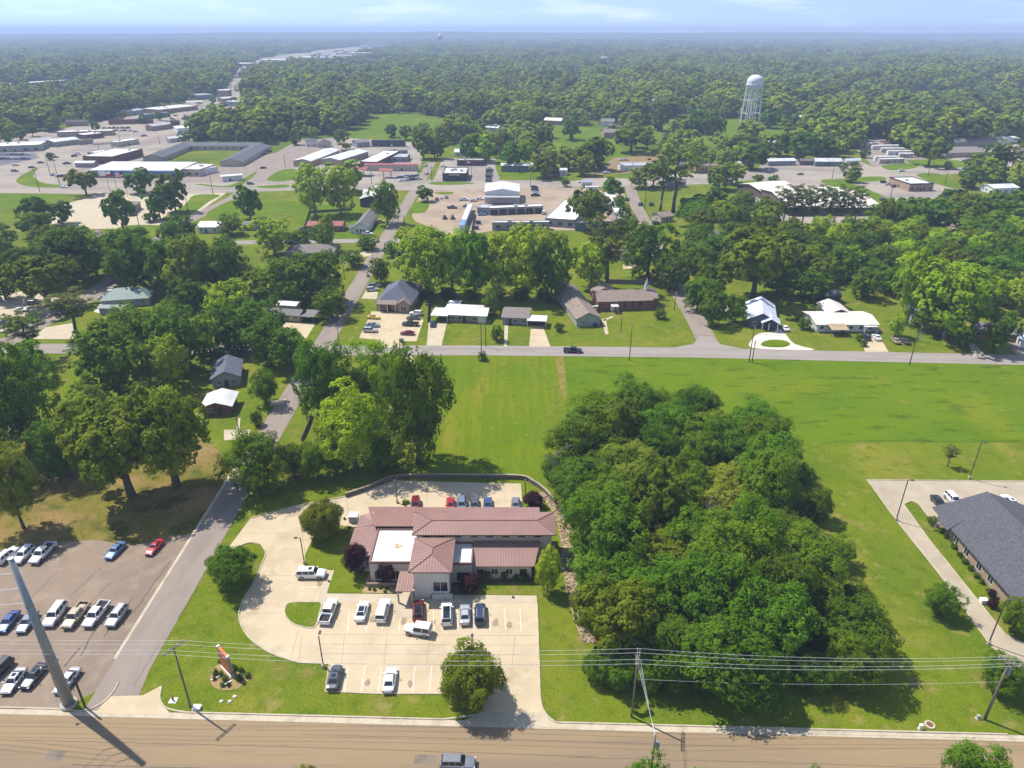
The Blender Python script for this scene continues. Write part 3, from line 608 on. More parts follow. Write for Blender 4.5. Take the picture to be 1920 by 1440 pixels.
def bld(name, label, fl, fr, bl, h, roof='gx', rh=1.5, wall=WHITE_WALL, rm=SH_GREY, win=3, dr=0.5, ww=1.1, wh=1.2, o=0.45, side=None, cat='house', group=None, frame=TRIM_W, units=0, sides=1, dm=None, zw=None, depth=None):
    org, u, v, W, D = frame_of(fl, fr, bl, h)
    if depth: D = depth
    rz = math.atan2(u.y, u.x)
    root = thing(name, label, cat, org, rz, group); fm = max(2, (org.y - 520) * .17)
    FOOT.append([tuple((org + u * a + v * b)[:2]) for a, b in ((-2, -fm), (W + 2, -fm), (W + 2, D + 2), (-2, D + 2))])
    if roof == 'flat':
        MB().box(0, W, 0, D, 0, h - 0.35).build('wall', wall, root)
        pm = MB(); t = 0.3
        pm.box(-0.06, W + 0.06, -0.06, t, h - 0.35, h + rh * 0.1); pm.box(-0.06, W + 0.06, D - t, D + 0.06, h - 0.35, h + rh * 0.1)
        pm.box(-0.06, t, t, D - t, h - 0.35, h + rh * 0.1); pm.box(W - t, W + 0.06, t, D - t, h - 0.35, h + rh * 0.1)
        pm.build('parapet', frame if frame is not TRIM_W else wall, root)
        MB().box(t, W - t, t, D - t, h - 0.34, h - 0.12).build('roof', rm, root)
        rr = random.Random(len(label) * 7 + int(W))
        if cat != 'trailer': units = max(units, min(4, int(W / 14)))
        if not win and W > 13 and org.y > 250 and cat != 'workshop':
            for k in range(int(W / 5)): window(root, W * (k + .5) / int(W / 5), 0, min(1.8, h * .45), 1.8, 1.3, 'f', TRIM_D, 0)
        for k in range(units):
            x, y = rr.uniform(0.2, 0.8) * W, rr.uniform(0.3, 0.8) * D
            MB().box(x - 0.9, x + 0.9, y - 0.7, y + 0.7, h - 0.12, h + 0.9).build('rooftop_unit', GREYBOX, root)
    else:
        add_walls(MB(), roof, 0, W, 0, D, h, rh).build('wall', wall, root)
        add_roof(MB(), roof, 0, W, 0, D, h, rh, o).build('roof', rm, root)
    zc = zw or min(1.5, h * 0.55)
    if win:
        for k in range(win):
            x = W * (k + 0.5) / win
            if dr is not None and abs(x - dr * W) < (ww + 1.1) / 2: continue
            window(root, x, 0, zc, ww, wh, 'f', frame)
        for s in range(sides):
            y = D * (s + 0.5) / sides
            window(root, W, y, zc, ww, wh, 'r', frame); window(root, 0, y, zc, ww, wh, 'l', frame)
    if dr is not None: door(root, dr * W, 0, m=dm)
    root['_w'] = W; root['_d'] = D
    return root
def carport(root, x0, x1, y0, y1, h, m, t=0.14, posts=True, name='carport_roof', post=TRIM_W, r=0.08):
    MB().box(x0, x1, y0, y1, h, h + t).build(name, m, root)
    if posts:
        for x in (x0 + 0.25, x1 - 0.25):
            for y in (y0 + 0.25, y1 - 0.25): MB().box(x - r, x + r, y - r, y + r, 0, h).build('post', post, root)
def chimney(root, x, y, z0, z1, m=BRICK_RED, w=0.5): MB().box(x-w, x+w, y-w*0.7, y+w*0.7, z0, z1).box(x-w-.06, x+w+.06, y-w*0.7-.06, y+w*0.7+.06, z1-0.15, z1).build('chimney', m, root)
def vent(root, x, y, z, m=GREYBOX): MB().tube((x, y, z - 0.3), (x, y, z + 0.5), 0.12).build('roof_vent', m, root)

# ------------------------------------------------------------------ the clinic with the red standing-seam roofs
RS = mat('rose_standing_seam', (0.292, 0.170, 0.138), (0.255, 0.146, 0.118), 0.25, rough=0.5, spec=0.4)
RS_D = mat('rose_seam_rib', (0.21, 0.115, 0.092), rough=0.55)
clinic = thing('clinic', 'long cream clinic with rose red standing-seam roofs and white flat roofs', 'clinic', (0, 0, 0))
def C(x, y, z): return P(x, y, z)
def slope(pts, step=0.5, rib_dir=None, edge=None, name='roof', th=0.14, ridge=()):
    """a sloping roof panel (3-4 corners, first two = eave) with raised seams running up the slope"""
    pts = [Vector(p) for p in pts]
    n = (pts[1] - pts[0]).cross(pts[2] - pts[0]).normalized()
    if n.z < 0: n = -n
    e = (pts[1] - pts[0]).normalized(); upv = n.cross(e)
    if upv.z < 0: upv = -upv
    if rib_dir is not None:
        upv = (Vector(rib_dir) - n * n.dot(Vector(rib_dir))).normalized(); e = upv.cross(n)
    N = len(pts)
    mb = MB(); vs = pts + [p - Vector((0, 0, th)) for p in pts]
    ar = sum(pts[i].x * pts[(i+1) % N].y - pts[(i+1) % N].x * pts[i].y for i in range(N))
    idx = list(range(N)) if ar > 0 else list(range(N - 1, -1, -1))
    fs = [tuple(idx), tuple(i + N for i in idx[::-1])]
    for a in range(N):
        i, j = idx[a], idx[(a + 1) % N]; fs.append((i, i + N, j + N, j))
    mb.add(vs, fs)
    o = mb.build(name, RS, clinic)
    q = [((p - pts[0]).dot(e), (p - pts[0]).dot(upv)) for p in pts]
    s0, s1 = min(a for a, b in q), max(a for a, b in q)
    rb = MB(); s = math.ceil((s0 + 0.1) / step) * step
    while s < s1 - 0.05:
        hits = []
        for i in range(N):
            (a0, b0), (a1, b1) = q[i], q[(i + 1) % N]
            if (a0 - s) * (a1 - s) < 0: hits.append(b0 + (b1 - b0) * (s - a0) / (a1 - a0))
        if len(hits) >= 2:
            b0, b1 = min(hits), max(hits)
            if b1 - b0 > 0.15:
                A = pts[0] + e * s + upv * b0; B = pts[0] + e * s + upv * b1; w = e * 0.035; hh = n * 0.05
                rb.add([A - w, A + w, B + w, B - w, A - w + hh, A + w + hh, B + w + hh, B - w + hh], [(4, 5, 6, 7), (0, 1, 5, 4), (1, 2, 6, 5), (2, 3, 7, 6), (3, 0, 4, 7)])
        s += step
    if rb.v: tag(rb.build('roof_seams', RS_D, o), kind='stuff')
    return o
def cap(a, b, r=0.09):
    a, b = Vector(a), Vector(b); MB().tube(a + Vector((0, 0, .05)), b + Vector((0, 0, .05)), r, r, 6).build('ridge_cap', RS_D, clinic)
def hip_panels(x0, x1, y0, y1, z, rh, ridge_axis='x'):
    if ridge_axis == 'x':
        d = (y1 - y0) / 2; a = (x0 + d, (y0 + y1) / 2, z + rh); b = (x1 - d, (y0 + y1) / 2, z + rh)
        slope([(x0, y0, z), (x1, y0, z), b, a]); slope([(x1, y1, z), (x0, y1, z), a, b])
        slope([(x0, y1, z), (x0, y0, z), a]); slope([(x1, y0, z), (x1, y1, z), b])
        for p, q in (((x0, y0, z), a), ((x0, y1, z), a), ((x1, y0, z), b), ((x1, y1, z), b), (a, b)): cap(p, q)
    else:
        d = (x1 - x0) / 2; a = ((x0 + x1) / 2, y0 + d, z + rh); b = ((x0 + x1) / 2, y1 - d, z + rh)
        slope([(x0, y0, z), (x1, y0, z), a]); slope([(x1, y0, z), (x1, y1, z), b, a]); slope([(x1, y1, z), (x0, y1, z), b]); slope([(x0, y1, z), (x0, y0, z), a, b])
        for p, q in (((x0, y0, z), a), ((x1, y0, z), a), ((x0, y1, z), b), ((x1, y1, z), b), (a, b)): cap(p, q)
# plan (metres): x to the right, y away
ZU = 6.9                                                # eave of the long upper roof
UX0, UX1 = C(772, 1003, ZU).x, C(1043, 1003, ZU).x
UY0, UY1 = C(900, 1003, ZU).y, C(900, 960, ZU).y
hip_panels(UX0, UX1, UY0, UY1, ZU, 0.65)
wx0, wx1, wy0, wy1 = UX0 + 0.7, UX1 - 0.8, UY0 + 0.75, UY1 - 0.7
MB().box(wx0, wx1, wy0, wy1, 0, ZU - 0.27).build('wall', STUCCO, clinic)
MB().box(UX0 + .05, UX1 - .05, UY0 + .05, UY1 - .05, ZU - 0.26, ZU - 0.145).build('eave_soffit', TRIM_D, clinic)
for k in range(8):
    x = wx0 + 1.8 + k * (wx1 - wx0 - 3.2) / 7.4
    window(clinic, x, wy0, ZU - 0.75, 1.1, 0.55, 'f', TRIM_D, 1, 'clerestory_window')
# entry pavilion
ZE = 6.4; EX0, EX1 = C(765, 1073, ZE).x, C(847, 1074, ZE).x; EY0, EY1 = C(805, 1073, ZE).y, C(805, 1008, ZE).y
hip_panels(EX0, EX1, EY0, EY1, ZE, 0.75, 'y')
ex0, ex1, ey0, ey1 = EX0 + 0.75, EX1 - 0.65, EY0 + 0.7, EY1 - 0.5
MB().box(ex0, ex1, ey0, ey1, 0, ZE - 0.16).build('entry_wall', STUCCO_W, clinic)
MB().box(EX0 + .05, EX1 - .05, EY0 + .05, EY1 - .05, ZE - 0.26, ZE - 0.145).build('eave_soffit', TRIM_D, clinic)
for k in range(9): MB().box(ex0 + 0.3 + k * (ex1 - ex0 - 0.6) / 8 - .06, ex0 + 0.3 + k * (ex1 - ex0 - 0.6) / 8 + .06, EY0 + 0.12, ey0, ZE - 0.42, ZE - 0.262).build('rafter_tail', TRIM_D, clinic)
window(clinic, ex1 - 1.55, ey0, 2.55, 2.5, 2.1, 'f', TRIM_W, 1)
window(clinic, ex1, ey0 + 1.6, 2.55, 2.4, 2.1, 'r', TRIM_W, 1)
MB().box(ex1 - 3.1, ex1 + 0.55, ey0 - 0.55, ey0 - 0.08, 0, 1.05).build('planter_wall', STUCCO_W, clinic)
# front-right wing: lean-to roof below the clerestory
ZL = 3.5; LX0, LX1 = C(886, 1062, ZL).x, C(1002, 1062, ZL).x; LY0 = C(940, 1062, ZL).y; LY1 = wy0 - 0.02; ZH = 5.0
slope([(LX0, LY0, ZL), (LX1, LY0, ZL), (LX1 + 1.2, LY1, ZH), (LX0, LY1, ZH)])
fx0, fx1, fy0 = LX0 + 0.0, LX1 - 0.5, LY0 + 0.7
MB().add([(fx0, fy0, 0), (fx1, fy0, 0), (fx1, wy0 - .02, 0), (fx0, wy0 - .02, 0), (fx0, fy0, ZL), (fx1, fy0, ZL), (fx1, wy0 - .02, ZH - .25), (fx0, wy0 - .02, ZH - .25)],
         [(4, 5, 6, 7), (0, 1, 5, 4), (1, 2, 6, 5), (2, 3, 7, 6), (3, 0, 4, 7)]).build('wing_wall', STUCCO, clinic)
for k, x in enumerate((0.12, 0.37, 0.62)): window(clinic, fx0 + (fx1 - fx0) * x, fy0, 1.75, 1.15, 1.25, 'f', TRIM_W, 1)
window(clinic, fx0 + (fx1 - fx0) * 0.86, fy0, 1.45, 1.4, 1.9, 'f', TRIM_W, 0)
# flat white roofs
def flat(x0, x1, y0, y1, h, par=0.3, wallm=STUCCO, win=0):
    MB().box(x0, x1, y0, y1, 0, h - 0.2).build('wall', wallm, clinic)
    t = 0.22; pm = MB()
    pm.box(x0 - .04, x1 + .04, y0 - .04, y0 + t, h - .2, h + par); pm.box(x0 - .04, x1 + .04, y1 - t, y1 + .04, h - .2, h + par)
    pm.box(x0 - .04, x0 + t, y0 + t, y1 - t, h - .2, h + par); pm.box(x1 - t, x1 + .04, y0 + t, y1 - t, h - .2, h + par)
    pm.build('parapet', RS_D if wallm is STUCCO else wallm, clinic)
    MB().box(x0 + t, x1 - t, y0 + t, y1 - t, h - .19, h).build('flat_roof', MEMBRANE, clinic)
ZF = 4.6; F0 = C(692, 1056, ZF); FX1 = ex0 - 0.05
FYB = C(730, 993, ZF).y
flat(F0.x, FX1, F0.y, FYB, ZF)
dm = MB().tube(((F0.x + FX1) / 2 + 0.3, (F0.y + FYB) / 2, ZF), ((F0.x + FX1) / 2 + 0.3, (F0.y + FYB) / 2, ZF + 0.05), 0.8, 0.7, 11).build('roof_drain', mat('rust_stain', (0.30, 0.20, 0.09), (0.6, 0.5, 0.35), 2.0), clinic)
window(clinic, F0.x + 1.5, F0.y, 1.9, 1.5, 1.9, 'f', TRIM_W, 1); window(clinic, F0.x + 4.6, F0.y, 1.9, 1.5, 1.9, 'f', TRIM_W, 1)
MB().box(F0.x - 0.6, FX1 - 3.4, F0.y - 1.1, F0.y - 0.85, 0, 0.9).build('planter_wall', BRICK_TAN, clinic)
F2y = C(865, 1058, 4.4).y; flat(ex1 + 0.05, LX0 - 0.05, F2y, wy0 - 0.03, 4.4)
window(clinic, LX0 - 1.7, F2y, 1.6, 2.2, 1.7, 'f', TRIM_D, 1)
# left wing: lower sloping roofs wrapping the back
ZW = 3.6
a = C(690, 950, 3.9); b = C(778, 950, 3.9); c_ = (FX1 + 1.0, FYB + 0.06, 5.4); d_ = (C(700, 992, 5.4).x, FYB + 0.06, 5.4)
slope([(b.x + 0.6, a.y, 3.9), (a.x, a.y, 3.9), d_, c_])
le = C(652, 1031, ZW); lf = C(668, 985, ZW)
slope([(le.x, FYB + 1.6, ZW), (le.x, F0.y + 2.3, ZW), (F0.x - 0.06, F0.y + 2.3, 4.5), (F0.x - 0.06, FYB + 1.6, 4.5)])
slope([(le.x + 0.3, a.y - 2.5, ZW), (le.x + 0.3, FYB + 1.62, ZW), (d_[0] + 0.2, FYB + 1.62, 4.6), (a.x + 1.8, a.y - 2.5, 4.6)])
MB().box(le.x + 0.9, F0.x - 0.05, F0.y + 3.0, a.y - 3.2, 0, ZW - 0.15).build('wing_wall', STUCCO, clinic)
MB().box(a.x + 0.8, UX0 + 0.6, FYB + 0.1, a.y - 0.8, 0, 3.7).build('wing_wall', STUCCO, clinic)
# back lean-to over the rear doors
RYB = C(900, 951, 6.55).y
slope([(UX1 - 2.8, RYB, 6.55), (UX0 - 0.6, RYB, 6.55), (UX0 - 0.6, UY1 + 0.02, ZU - 0.02), (UX1 - 2.8, UY1 + 0.02, ZU - 0.02)])
# porch canopy
PX0, PX1 = C(741, 1108, 3.2).x, ex0 - 0.03; PY0, PY1 = C(755, 1108, 3.2).y, C(755, 1074, 3.2).y
slope([(PX0, PY0, 3.1), (PX1, PY0, 3.1), (PX1, PY1, 3.6), (PX0 + 0.2, PY1, 3.6)])
for x in (PX0 + 0.35, PX1 - 0.3): MB().box(x - .14, x + .14, PY0 + .3, PY0 + .58, 0, 3.0).build('porch_post', STUCCO, clinic)
door(clinic, PX1 - 1.2, F0.y - 0.02, 1.9, 2.3, 'f', GLASS)
ground_sheet('porch_slab', [(PX0, PY0 - 3), (PX1 + .3, PY0 - 3), (PX1 + .3, F0.y), (PX0, F0.y)], 0.076, C_WALK)
FOOT.append([(le.x - 2, F0.y - 6), (UX1 + 3, F0.y - 6), (UX1 + 3, UY1 + 3), (le.x - 2, UY1 + 3)])
for x, y in ((UX1 + 1.2, wy0 + 0.3), (UX1 + 1.3, wy0 - 2.2)):
    ac = thing('condenser_unit', 'grey air conditioner box by the clinic wall ' + ('under the roof corner' if y > wy0 else 'nearer the bright small tree'), 'air conditioner', (x, y, 0))
    MB().box(-.42, .42, -.42, .42, 0, .85).build('case', GREYBOX, ac); MB().tube((0, 0, .85), (0, 0, .89), .33, .33, 14).build('fan_grille', TRIM_D, ac)
tk = thing('metal_bin', 'light metal bin on a slab at the clinic side wall', 'bin', P(664, 977))
MB().box(-.9, .9, -.7, .7, 0.02, 1.5).build('body', GREYBOX, tk); MB().add([(-.98,-.78,1.5),(.98,-.78,1.5),(.98,.78,1.75),(-.98,.78,1.75),(-.98,-.78,1.56),(.98,-.78,1.56),(.98,.78,1.81),(-.98,.78,1.81)],[(3,2,1,0),(4,5,6,7),(0,1,5,4),(1,2,6,5),(2,3,7,6),(3,0,4,7)]).build('lid', WHITE_METAL, tk)

# ------------------------------------------------------------------ retaining wall behind the lot, stone swale
STONE = mat('dark_stone', (0.105, 0.088, 0.068), (0.20, 0.165, 0.12), 1.6, rough=0.95, bump=0.5, bscale=3)
wl = thing('retaining_wall', 'low dark stone retaining wall curving behind the clinic car park', 'wall')
line = px(smooth_line([(648,932),(690,918),(740,899),(800,896),(900,897),(976,898),(1000,908),(1020,922),(1042,945)], 4))
w1 = MB(); strip(w1, line, -0.2, 0.2, 0, 1.0); w1.build('wall_face', STONE, wl)
w2 = MB(); strip(w2, line, -0.24, 0.24, 1.0, 1.08); w2.build('coping', mat('coping_stone', (0.34, 0.28, 0.19), (0.26, 0.21, 0.14), 1.2), wl)
sw = px(smooth_line([(1020,922),(1048,960),(1062,1005),(1068,1060),(1076,1110),(1090,1160),(1108,1205)], 5))
m_ = MB(); strip(m_, sw, -1.3, 1.1, 0.0, 0.07); m_.build('swale_bed', layered('rock_bed', (0.33, 0.245, 0.15), [((0.20,0.15,0.09),0.8,0.45,0.6,0.9),((0.42,0.33,0.22),2.4,0.5,0.66,0.7)]), kind='structure')
rr = random.Random(4); rk = MB()
for i in range(520):
    k = rr.randrange(len(sw) - 1); t = rr.random(); x = sw[k][0] + (sw[k+1][0]-sw[k][0])*t + rr.uniform(-1.2, 1.1); y = sw[k][1] + (sw[k+1][1]-sw[k][1])*t + rr.uniform(-.3, .3)
    s = rr.uniform(.12, .3); ang = rr.random() * 6.28; pts = []
    for q in range(6): pts.append((x + math.cos(ang + q) * s * rr.uniform(.7, 1.2), y + math.sin(ang + q) * s * rr.uniform(.6, 1.1)))
    top = [(x + (p[0]-x)*.6, y + (p[1]-y)*.6, .07 + s * .8) for p in pts]; bot = [(p[0], p[1], .05) for p in pts]
    rk.add(bot + top, [tuple(range(6, 12))] + [(q, (q+1) % 6, 6 + (q+1) % 6, 6 + q) for q in range(6)])
rk.build('swale_rocks', mat('tan_rock', (0.40, 0.31, 0.20), (0.24, 0.18, 0.11), 0.9, rough=0.95), kind='stuff')

# ------------------------------------------------------------------ right-hand office with the charcoal roof (partly out of frame)
o_c = [P(1752, 957, 3.0), P(1846, 918, 3.0)]
off = thing('office', 'low brick office with large charcoal shingle roof by the tan lot', 'office', (0, 0, 0))
ea = P(1752, 956, 3.1); eb = P(1905, 1130, 3.1)               # left eave line
ed = (eb - ea); ed.z = 0; eL = ed.length; eu = ed / eL; ev = Vector((-eu.y, eu.x, 0))   # ev to the right/back
if ev.x < 0: ev = -ev
def OF(a, b, z): p = ea + eu * a + ev * b; return (p.x, p.y, z)
Wd = 24.0; Lh = eL + 6
rd = Wd / 2
def quad(pts, name, m, parent, th=0.15):
    vs = [Vector(p) for p in pts]; N = len(vs)
    ar = sum(vs[i].x * vs[(i+1) % N].y - vs[(i+1) % N].x * vs[i].y for i in range(N)); idx = list(range(N)) if ar > 0 else list(range(N-1, -1, -1))
    mb = MB().add(list(vs) + [v - Vector((0, 0, th)) for v in vs], [tuple(idx), tuple(i + N for i in idx[::-1])] + [(idx[k], idx[k] + N, idx[(k+1) % N] + N, idx[(k+1) % N]) for k in range(N)])
    return mb.build(name, m, parent)
Wd = 20.0
quad([OF(-.9, 0, 3.1), OF(Lh, 0, 3.1), OF(Lh, 10, 6.95), OF(-.9, 10, 6.95)], 'roof', SH_DARK, off); quad([OF(Lh, Wd, 3.1), OF(-.9, Wd, 3.1), OF(-.9, 10, 6.95), OF(Lh, 10, 6.95)], 'roof', SH_DARK, off)
for a in (.1, Lh - .7): quad_v = [OF(a, .8, 2.9), OF(a, Wd - .8, 2.9), OF(a, 10, 6.5)]; MB().add(quad_v + [OF(a + .3, .8, 2.9), OF(a + .3, Wd - .8, 2.9), OF(a + .3, 10, 6.5)], [(0, 1, 2), (5, 4, 3), (0, 3, 4, 1), (1, 4, 5, 2), (2, 5, 3, 0)]).build('gable_wall', BRICK_TAN, off)
for a in (6, 13, 19): p_ = Vector(OF(a, 6.5, 5.6)); MB().tube(p_, p_ + Vector((0, 0, .55)), .09, .09, 6).build('roof_vent', GREYBOX, off)
MB().tube(OF(-.9, 10, 6.98), OF(Lh, 10, 6.98), .1, .1, 6).build('ridge_cap', SH_BLUE, off)
MB().prism([OF(.7, .7, 0)[:2], OF(Lh - .7, .7, 0)[:2], OF(Lh - .7, Wd - .7, 0)[:2], OF(.7, Wd - .7, 0)[:2]], 0, 2.93).build('wall', BRICK_TAN, off)
MB().prism([OF(.1, .1, 0)[:2], OF(Lh - .1, .1, 0)[:2], OF(Lh - .1, Wd - .1, 0)[:2], OF(.1, Wd - .1, 0)[:2]], 2.90, 2.96).build('fascia', BROWN_WALL, off)
rzl = math.atan2(eu.y, eu.x)
for a in (4.5, 7.5, 11, 15, 18.5):
    q = OF(a, .70, 1.5); f = window(off, q[0], q[1], 1.5, 1.4, 1.5, 'f', TRIM_W); f.rotation_euler = (0, 0, rzl + (0 if (Vector((math.sin(rzl), -math.cos(rzl), 0))).dot(-ev) > 0 else math.pi))
for a in (2.2, 12.8):   # small gable over the side entry
    pa, pb, pc = OF(a, -0.9, 3.0), OF(a + 4.2, -0.9, 3.0), OF(a + 2.1, 4.2, 4.7)
    if a < 3: quad([pa, pb, pc], 'gable_roof', SH_DARK, off)
FOOT.append([OF(-2, -2, 0)[:2], OF(Lh, -2, 0)[:2], OF(Lh, Wd, 0)[:2], OF(-2, Wd, 0)[:2]])
# ------------------------------------------------------------------ houses along the cross street
h1 = bld('brick_house', 'tan brick house with big dark grey hipped roof behind its own car park', (707,582),(773,584),(712,535),3.0,'hip',4.6,BRICK_TAN,SH_BLUE,4,0.36,1.2,1.4)
W1, D1 = h1['_w'], h1['_d']
add_roof(MB(), 'gy', W1 * 0.60, W1 * 0.98, -1.6, 3.0, 3.0, 1.7, 0.35).build('gable_roof', SH_BROWN, h1); add_walls(MB(), 'gy', W1*.62, W1*.96, -1.5, -0.05, 3.0, 1.6).build('gable_wall', BRICK_TAN, h1)
window(h1, W1 * .79, -1.5, 1.5, 1.9, 1.7, 'f', TRIM_W, 1)
add_roof(MB(), 'shed', W1*.06, W1*.58, -1.7, 1.8, 2.95, 1.2, 0.3).build('porch_roof', SH_BROWN, h1)
for x in (.1, .33, .56): MB().box(W1*x-.1, W1*x+.1, -1.6, -1.4, 0, 2.85).build('porch_post', TRIM_W, h1)
h2 = bld('ranch_house', 'white-roofed brick ranch house with open carport beside the driveway', (842,603),(911,606),(845,571),2.7,'gx',0.9,BRICK_TAN,WHITE_METAL,5,0.42,1.3,1.1,0.6)
carport(h2, -6.2, -0.1, -1.5, 6.5, 2.45, WHITE_METAL); MB().box(-2.5, 2.0, 5.0, h2['_d'] + 4.5, 2.6, 2.74).build('wing_roof', WHITE_METAL, h2)
MB().box(h2['_w'] - 2.8, h2['_w'] + 0.02, -0.03, 0.05, 0.0, 2.3).build('white_panel', WHITE_WALL, h2)
h3 = bld('ranch_house', 'low grey ranch house with a flat white carport over the drive', (942,608),(990,610),(942,576),2.6,'gx',1.0,GREY_WALL,SH_TAUPE,3,0.3,1.1,1.1)
carport(h3, h3['_w'] - 0.2, h3['_w'] + 6.4, -2.4, 3.2, 2.5, WHITE_METAL)
MB().box(h3['_w'] + 0.3, h3['_w'] + 5.8, 2.6, 2.75, 0, 2.4).build('carport_wall', BROWN_WALL, h3)
ch = bld('church_hall', 'long taupe-roofed church hall with pale gable end facing the street', (1081,613),(1124,610),(1060,537),3.0,'gy',1.9,SAGE_WALL,SH_BROWN,0,None,o=.5,cat='church hall')
window(ch, ch['_w']*.3, 0, 1.5, .9, .9); vent(ch, ch['_w']*.3, 8, 4.4)
cu = bld('church', 'red brick church with brown shingle roof and small white steeple', (1121,583),(1221,580),(1118,545),3.6,'gx',2.0,BRICK_RED,SH_BROWN,0,None,cat='church')
wc, dc = cu['_w'], cu['_d']
add_roof(MB(), 'gy', 0.2, wc*.42, dc-1, dc+8, 3.2, 1.6).build('wing_roof', SH_BROWN, cu); MB().box(.4, wc*.42-.2, dc-.5, dc+7.6, 0, 3.1).build('wing_wall', BRICK_RED, cu)
add_roof(MB(), 'gx', wc-5, wc+2.2, 1.0, dc-1.0, 3.9, 1.75).build('tower_roof', SH_BROWN, cu)
MB().box(wc+.0, wc+1.9, 1.2, dc-1.2, 0, 3.8).build('vestibule', BRICK_RED, cu)
st = MB().box(wc-1.4, wc-.2, dc/2-.6, dc/2+.6, 4.5, 6.6).build('steeple', TRIM_W, cu)
MB().add([(wc-1.5,dc/2-.7,6.6),(wc-.1,dc/2-.7,6.6),(wc-.1,dc/2+.7,6.6),(wc-1.5,dc/2+.7,6.6),(wc-.8,dc/2,10.2)],[(3,2,1,0),(0,1,4),(1,2,4),(2,3,4),(3,0,4)]).build('spire', WHITE_METAL, st)
carport(cu, wc*.22, wc*.22+2.6, -3.2, -0.05, 2.5, WHITE_METAL, name='entry_canopy')
door(cu, wc*.27, 0, 1.6, 2.2, m=TRIM_W)
for x in (.5,.64,.78): window(cu, wc*x, 0, 2.0, .8, 1.7, mull=0, frame=TRIM_D)
MB().box(-3.2, -0.2, -1.5, -.2, 2.2, 2.3).build('side_canopy', WHITE_METAL, cu)
h4 = bld('blue_house', 'navy house with white metal gable roof and white porch columns', (1400,613),(1453,618),(1385,575),3.0,'gy',2.4,NAVY_WALL,BLUE_METAL,2,0.7,1.2,1.5,depth=17)
add_roof(MB(),'gy', h4['_w']*.5, h4['_w']+1.0, -2.2, 3, 2.8, 1.5, .3).build('porch_roof', BLUE_METAL, h4)
for x in (.53,.75,1.05): MB().box(h4['_w']*x-.11,h4['_w']*x+.11,-2.1,-1.88,0,2.7).build('porch_column', TRIM_W, h4)
h5 = bld('white_house', 'white house with pale tan roof and potted plants along its front', (1530,622),(1640,622),(1524,585),2.8,'gx',1.0,WHITE_WALL,CREAM_METAL,6,.45,1.2,1.1,.8)
add_roof(MB(),'gy', h5['_w']*.4, h5['_w']*.78, h5['_d']-1, h5['_d']+9, 2.8, 1.4, .5).build('wing_roof', CREAM_METAL, h5); MB().box(h5['_w']*.42, h5['_w']*.76, h5['_d'], h5['_d']+8.5, 0, 2.7).build('wing_wall', WHITE_WALL, h5)
add_roof(MB(),'shed', h5['_w']*.17, h5['_w']*.45, -4.2, -.2, 2.2, .6, .1).build('porch_roof', mat('rust_tin', (0.33,0.23,0.13),(0.42,0.33,0.22),.5), h5)
for x in (.18,.31,.44): MB().box(h5['_w']*x-.08,h5['_w']*x+.08,-4.1,-3.94,0,2.2).build('porch_post', WOODPOST, h5)
carport(h5, h5['_w']-4.6, h5['_w']-.2, -2.0, -.1, 2.4, WHITE_METAL, name='awning')
h6 = bld('grey_roof_house', 'grey-roofed house with orange end wall half hidden by trees', (1822,632),(1905,642),(1806,600),2.7,'gx',1.3,mat('orange_wall',(0.42,0.20,0.085),(0.36,0.17,0.07),.5),SH_GREY,4,.4,1.2,1.1)
bld('garage', 'pale-roofed garage beside the grey-roofed house at the street', (1912,652),(1975,658),(1905,618),2.5,'gx',.8,WHITE_WALL,BLUE_METAL,0,None,cat='garage')
bld('garden_shed', 'small black barn-shaped shed at the edge of the woods', (1545,568),(1575,568),(1545,546),2.6,'gx',1.4,DARK_WALL,SH_DARK,0,.5,o=.2,cat='shed',dm=BROWN_WALL)
bld('garden_shed', 'dark grey shed under the bright yellow-green tree', (1700,592),(1718,594),(1702,578),2.3,'gx',.8,GREY_WALL,SH_GREY,0,.5,o=.2,cat='shed')
bld('garden_shed', 'low grey outbuilding between trees behind the white house', (1707,607),(1728,609),(1709,597),2.3,'gx',.6,GREY_WALL,SH_BLUE,0,.5,o=.2,cat='shed')
h7 = bld('tan_ranch', 'yellow-tan ranch house with grey roof and side carport by the side street', (503,600),(562,604),(495,577),2.7,'gx',1.0,CREAM_WALL,SH_GREY,4,.45,1.5,1.0,.7)
carport(h7, h7['_w']+.2, h7['_w']+5.6, -.8, 6.0, 2.4, SH_GREY, post=BLUE_WALL); add_roof(MB(),'gx',h7['_w']*.5-4,h7['_w']*.5+3,h7['_d']-.2,h7['_d']+4,4.2,.5,.3).build('dormer_roof', WHITE_METAL, h7); MB().box(h7['_w']*.5-3.8,h7['_w']*.5+2.8,h7['_d']+.0,h7['_d']+3.8,0,4.15).build('dormer_wall', SAGE_WALL, h7)
h8 = bld('blue_roof_house', 'grey house with long dark blue-grey roof under the oaks', (400,728),(452,722),(440,676),2.9,'gy',1.9,GREY_WALL,SH_BLUE,2,.5,1.1,1.1)
h9 = bld('white_roof_house', 'small brick-red house with white metal roof beside the street trees', (384,779),(434,776),(398,739),2.7,'gy',1.1,mat('red_siding',(0.24,0.10,0.075),(0.20,0.085,0.065),.6),WHITE_METAL,2,.6,1.0,1.0,.8)
bld('outbuilding', 'long white outbuilding mostly hidden under the left oaks', (280,800),(345,796),(283,782),2.6,'gx',.8,BRICK_TAN,WHITE_METAL,3,.4)
bld('green_roof_house', 'house with green metal hipped roof between the left trees', (192,578),(282,572),(212,549),2.7,'hip',3.0,GREY_WALL,GREEN_METAL,4,.4)
bld('grey_roof_annex', 'low pale green flat-roofed annex in front of the green roof', (188,590),(236,590),(182,573),2.5,'gx',.5,GREY_WALL,mat('pale_green_roof',(0.27,0.31,0.28),(0.23,0.27,0.24),.5),0,.5,cat='annex')
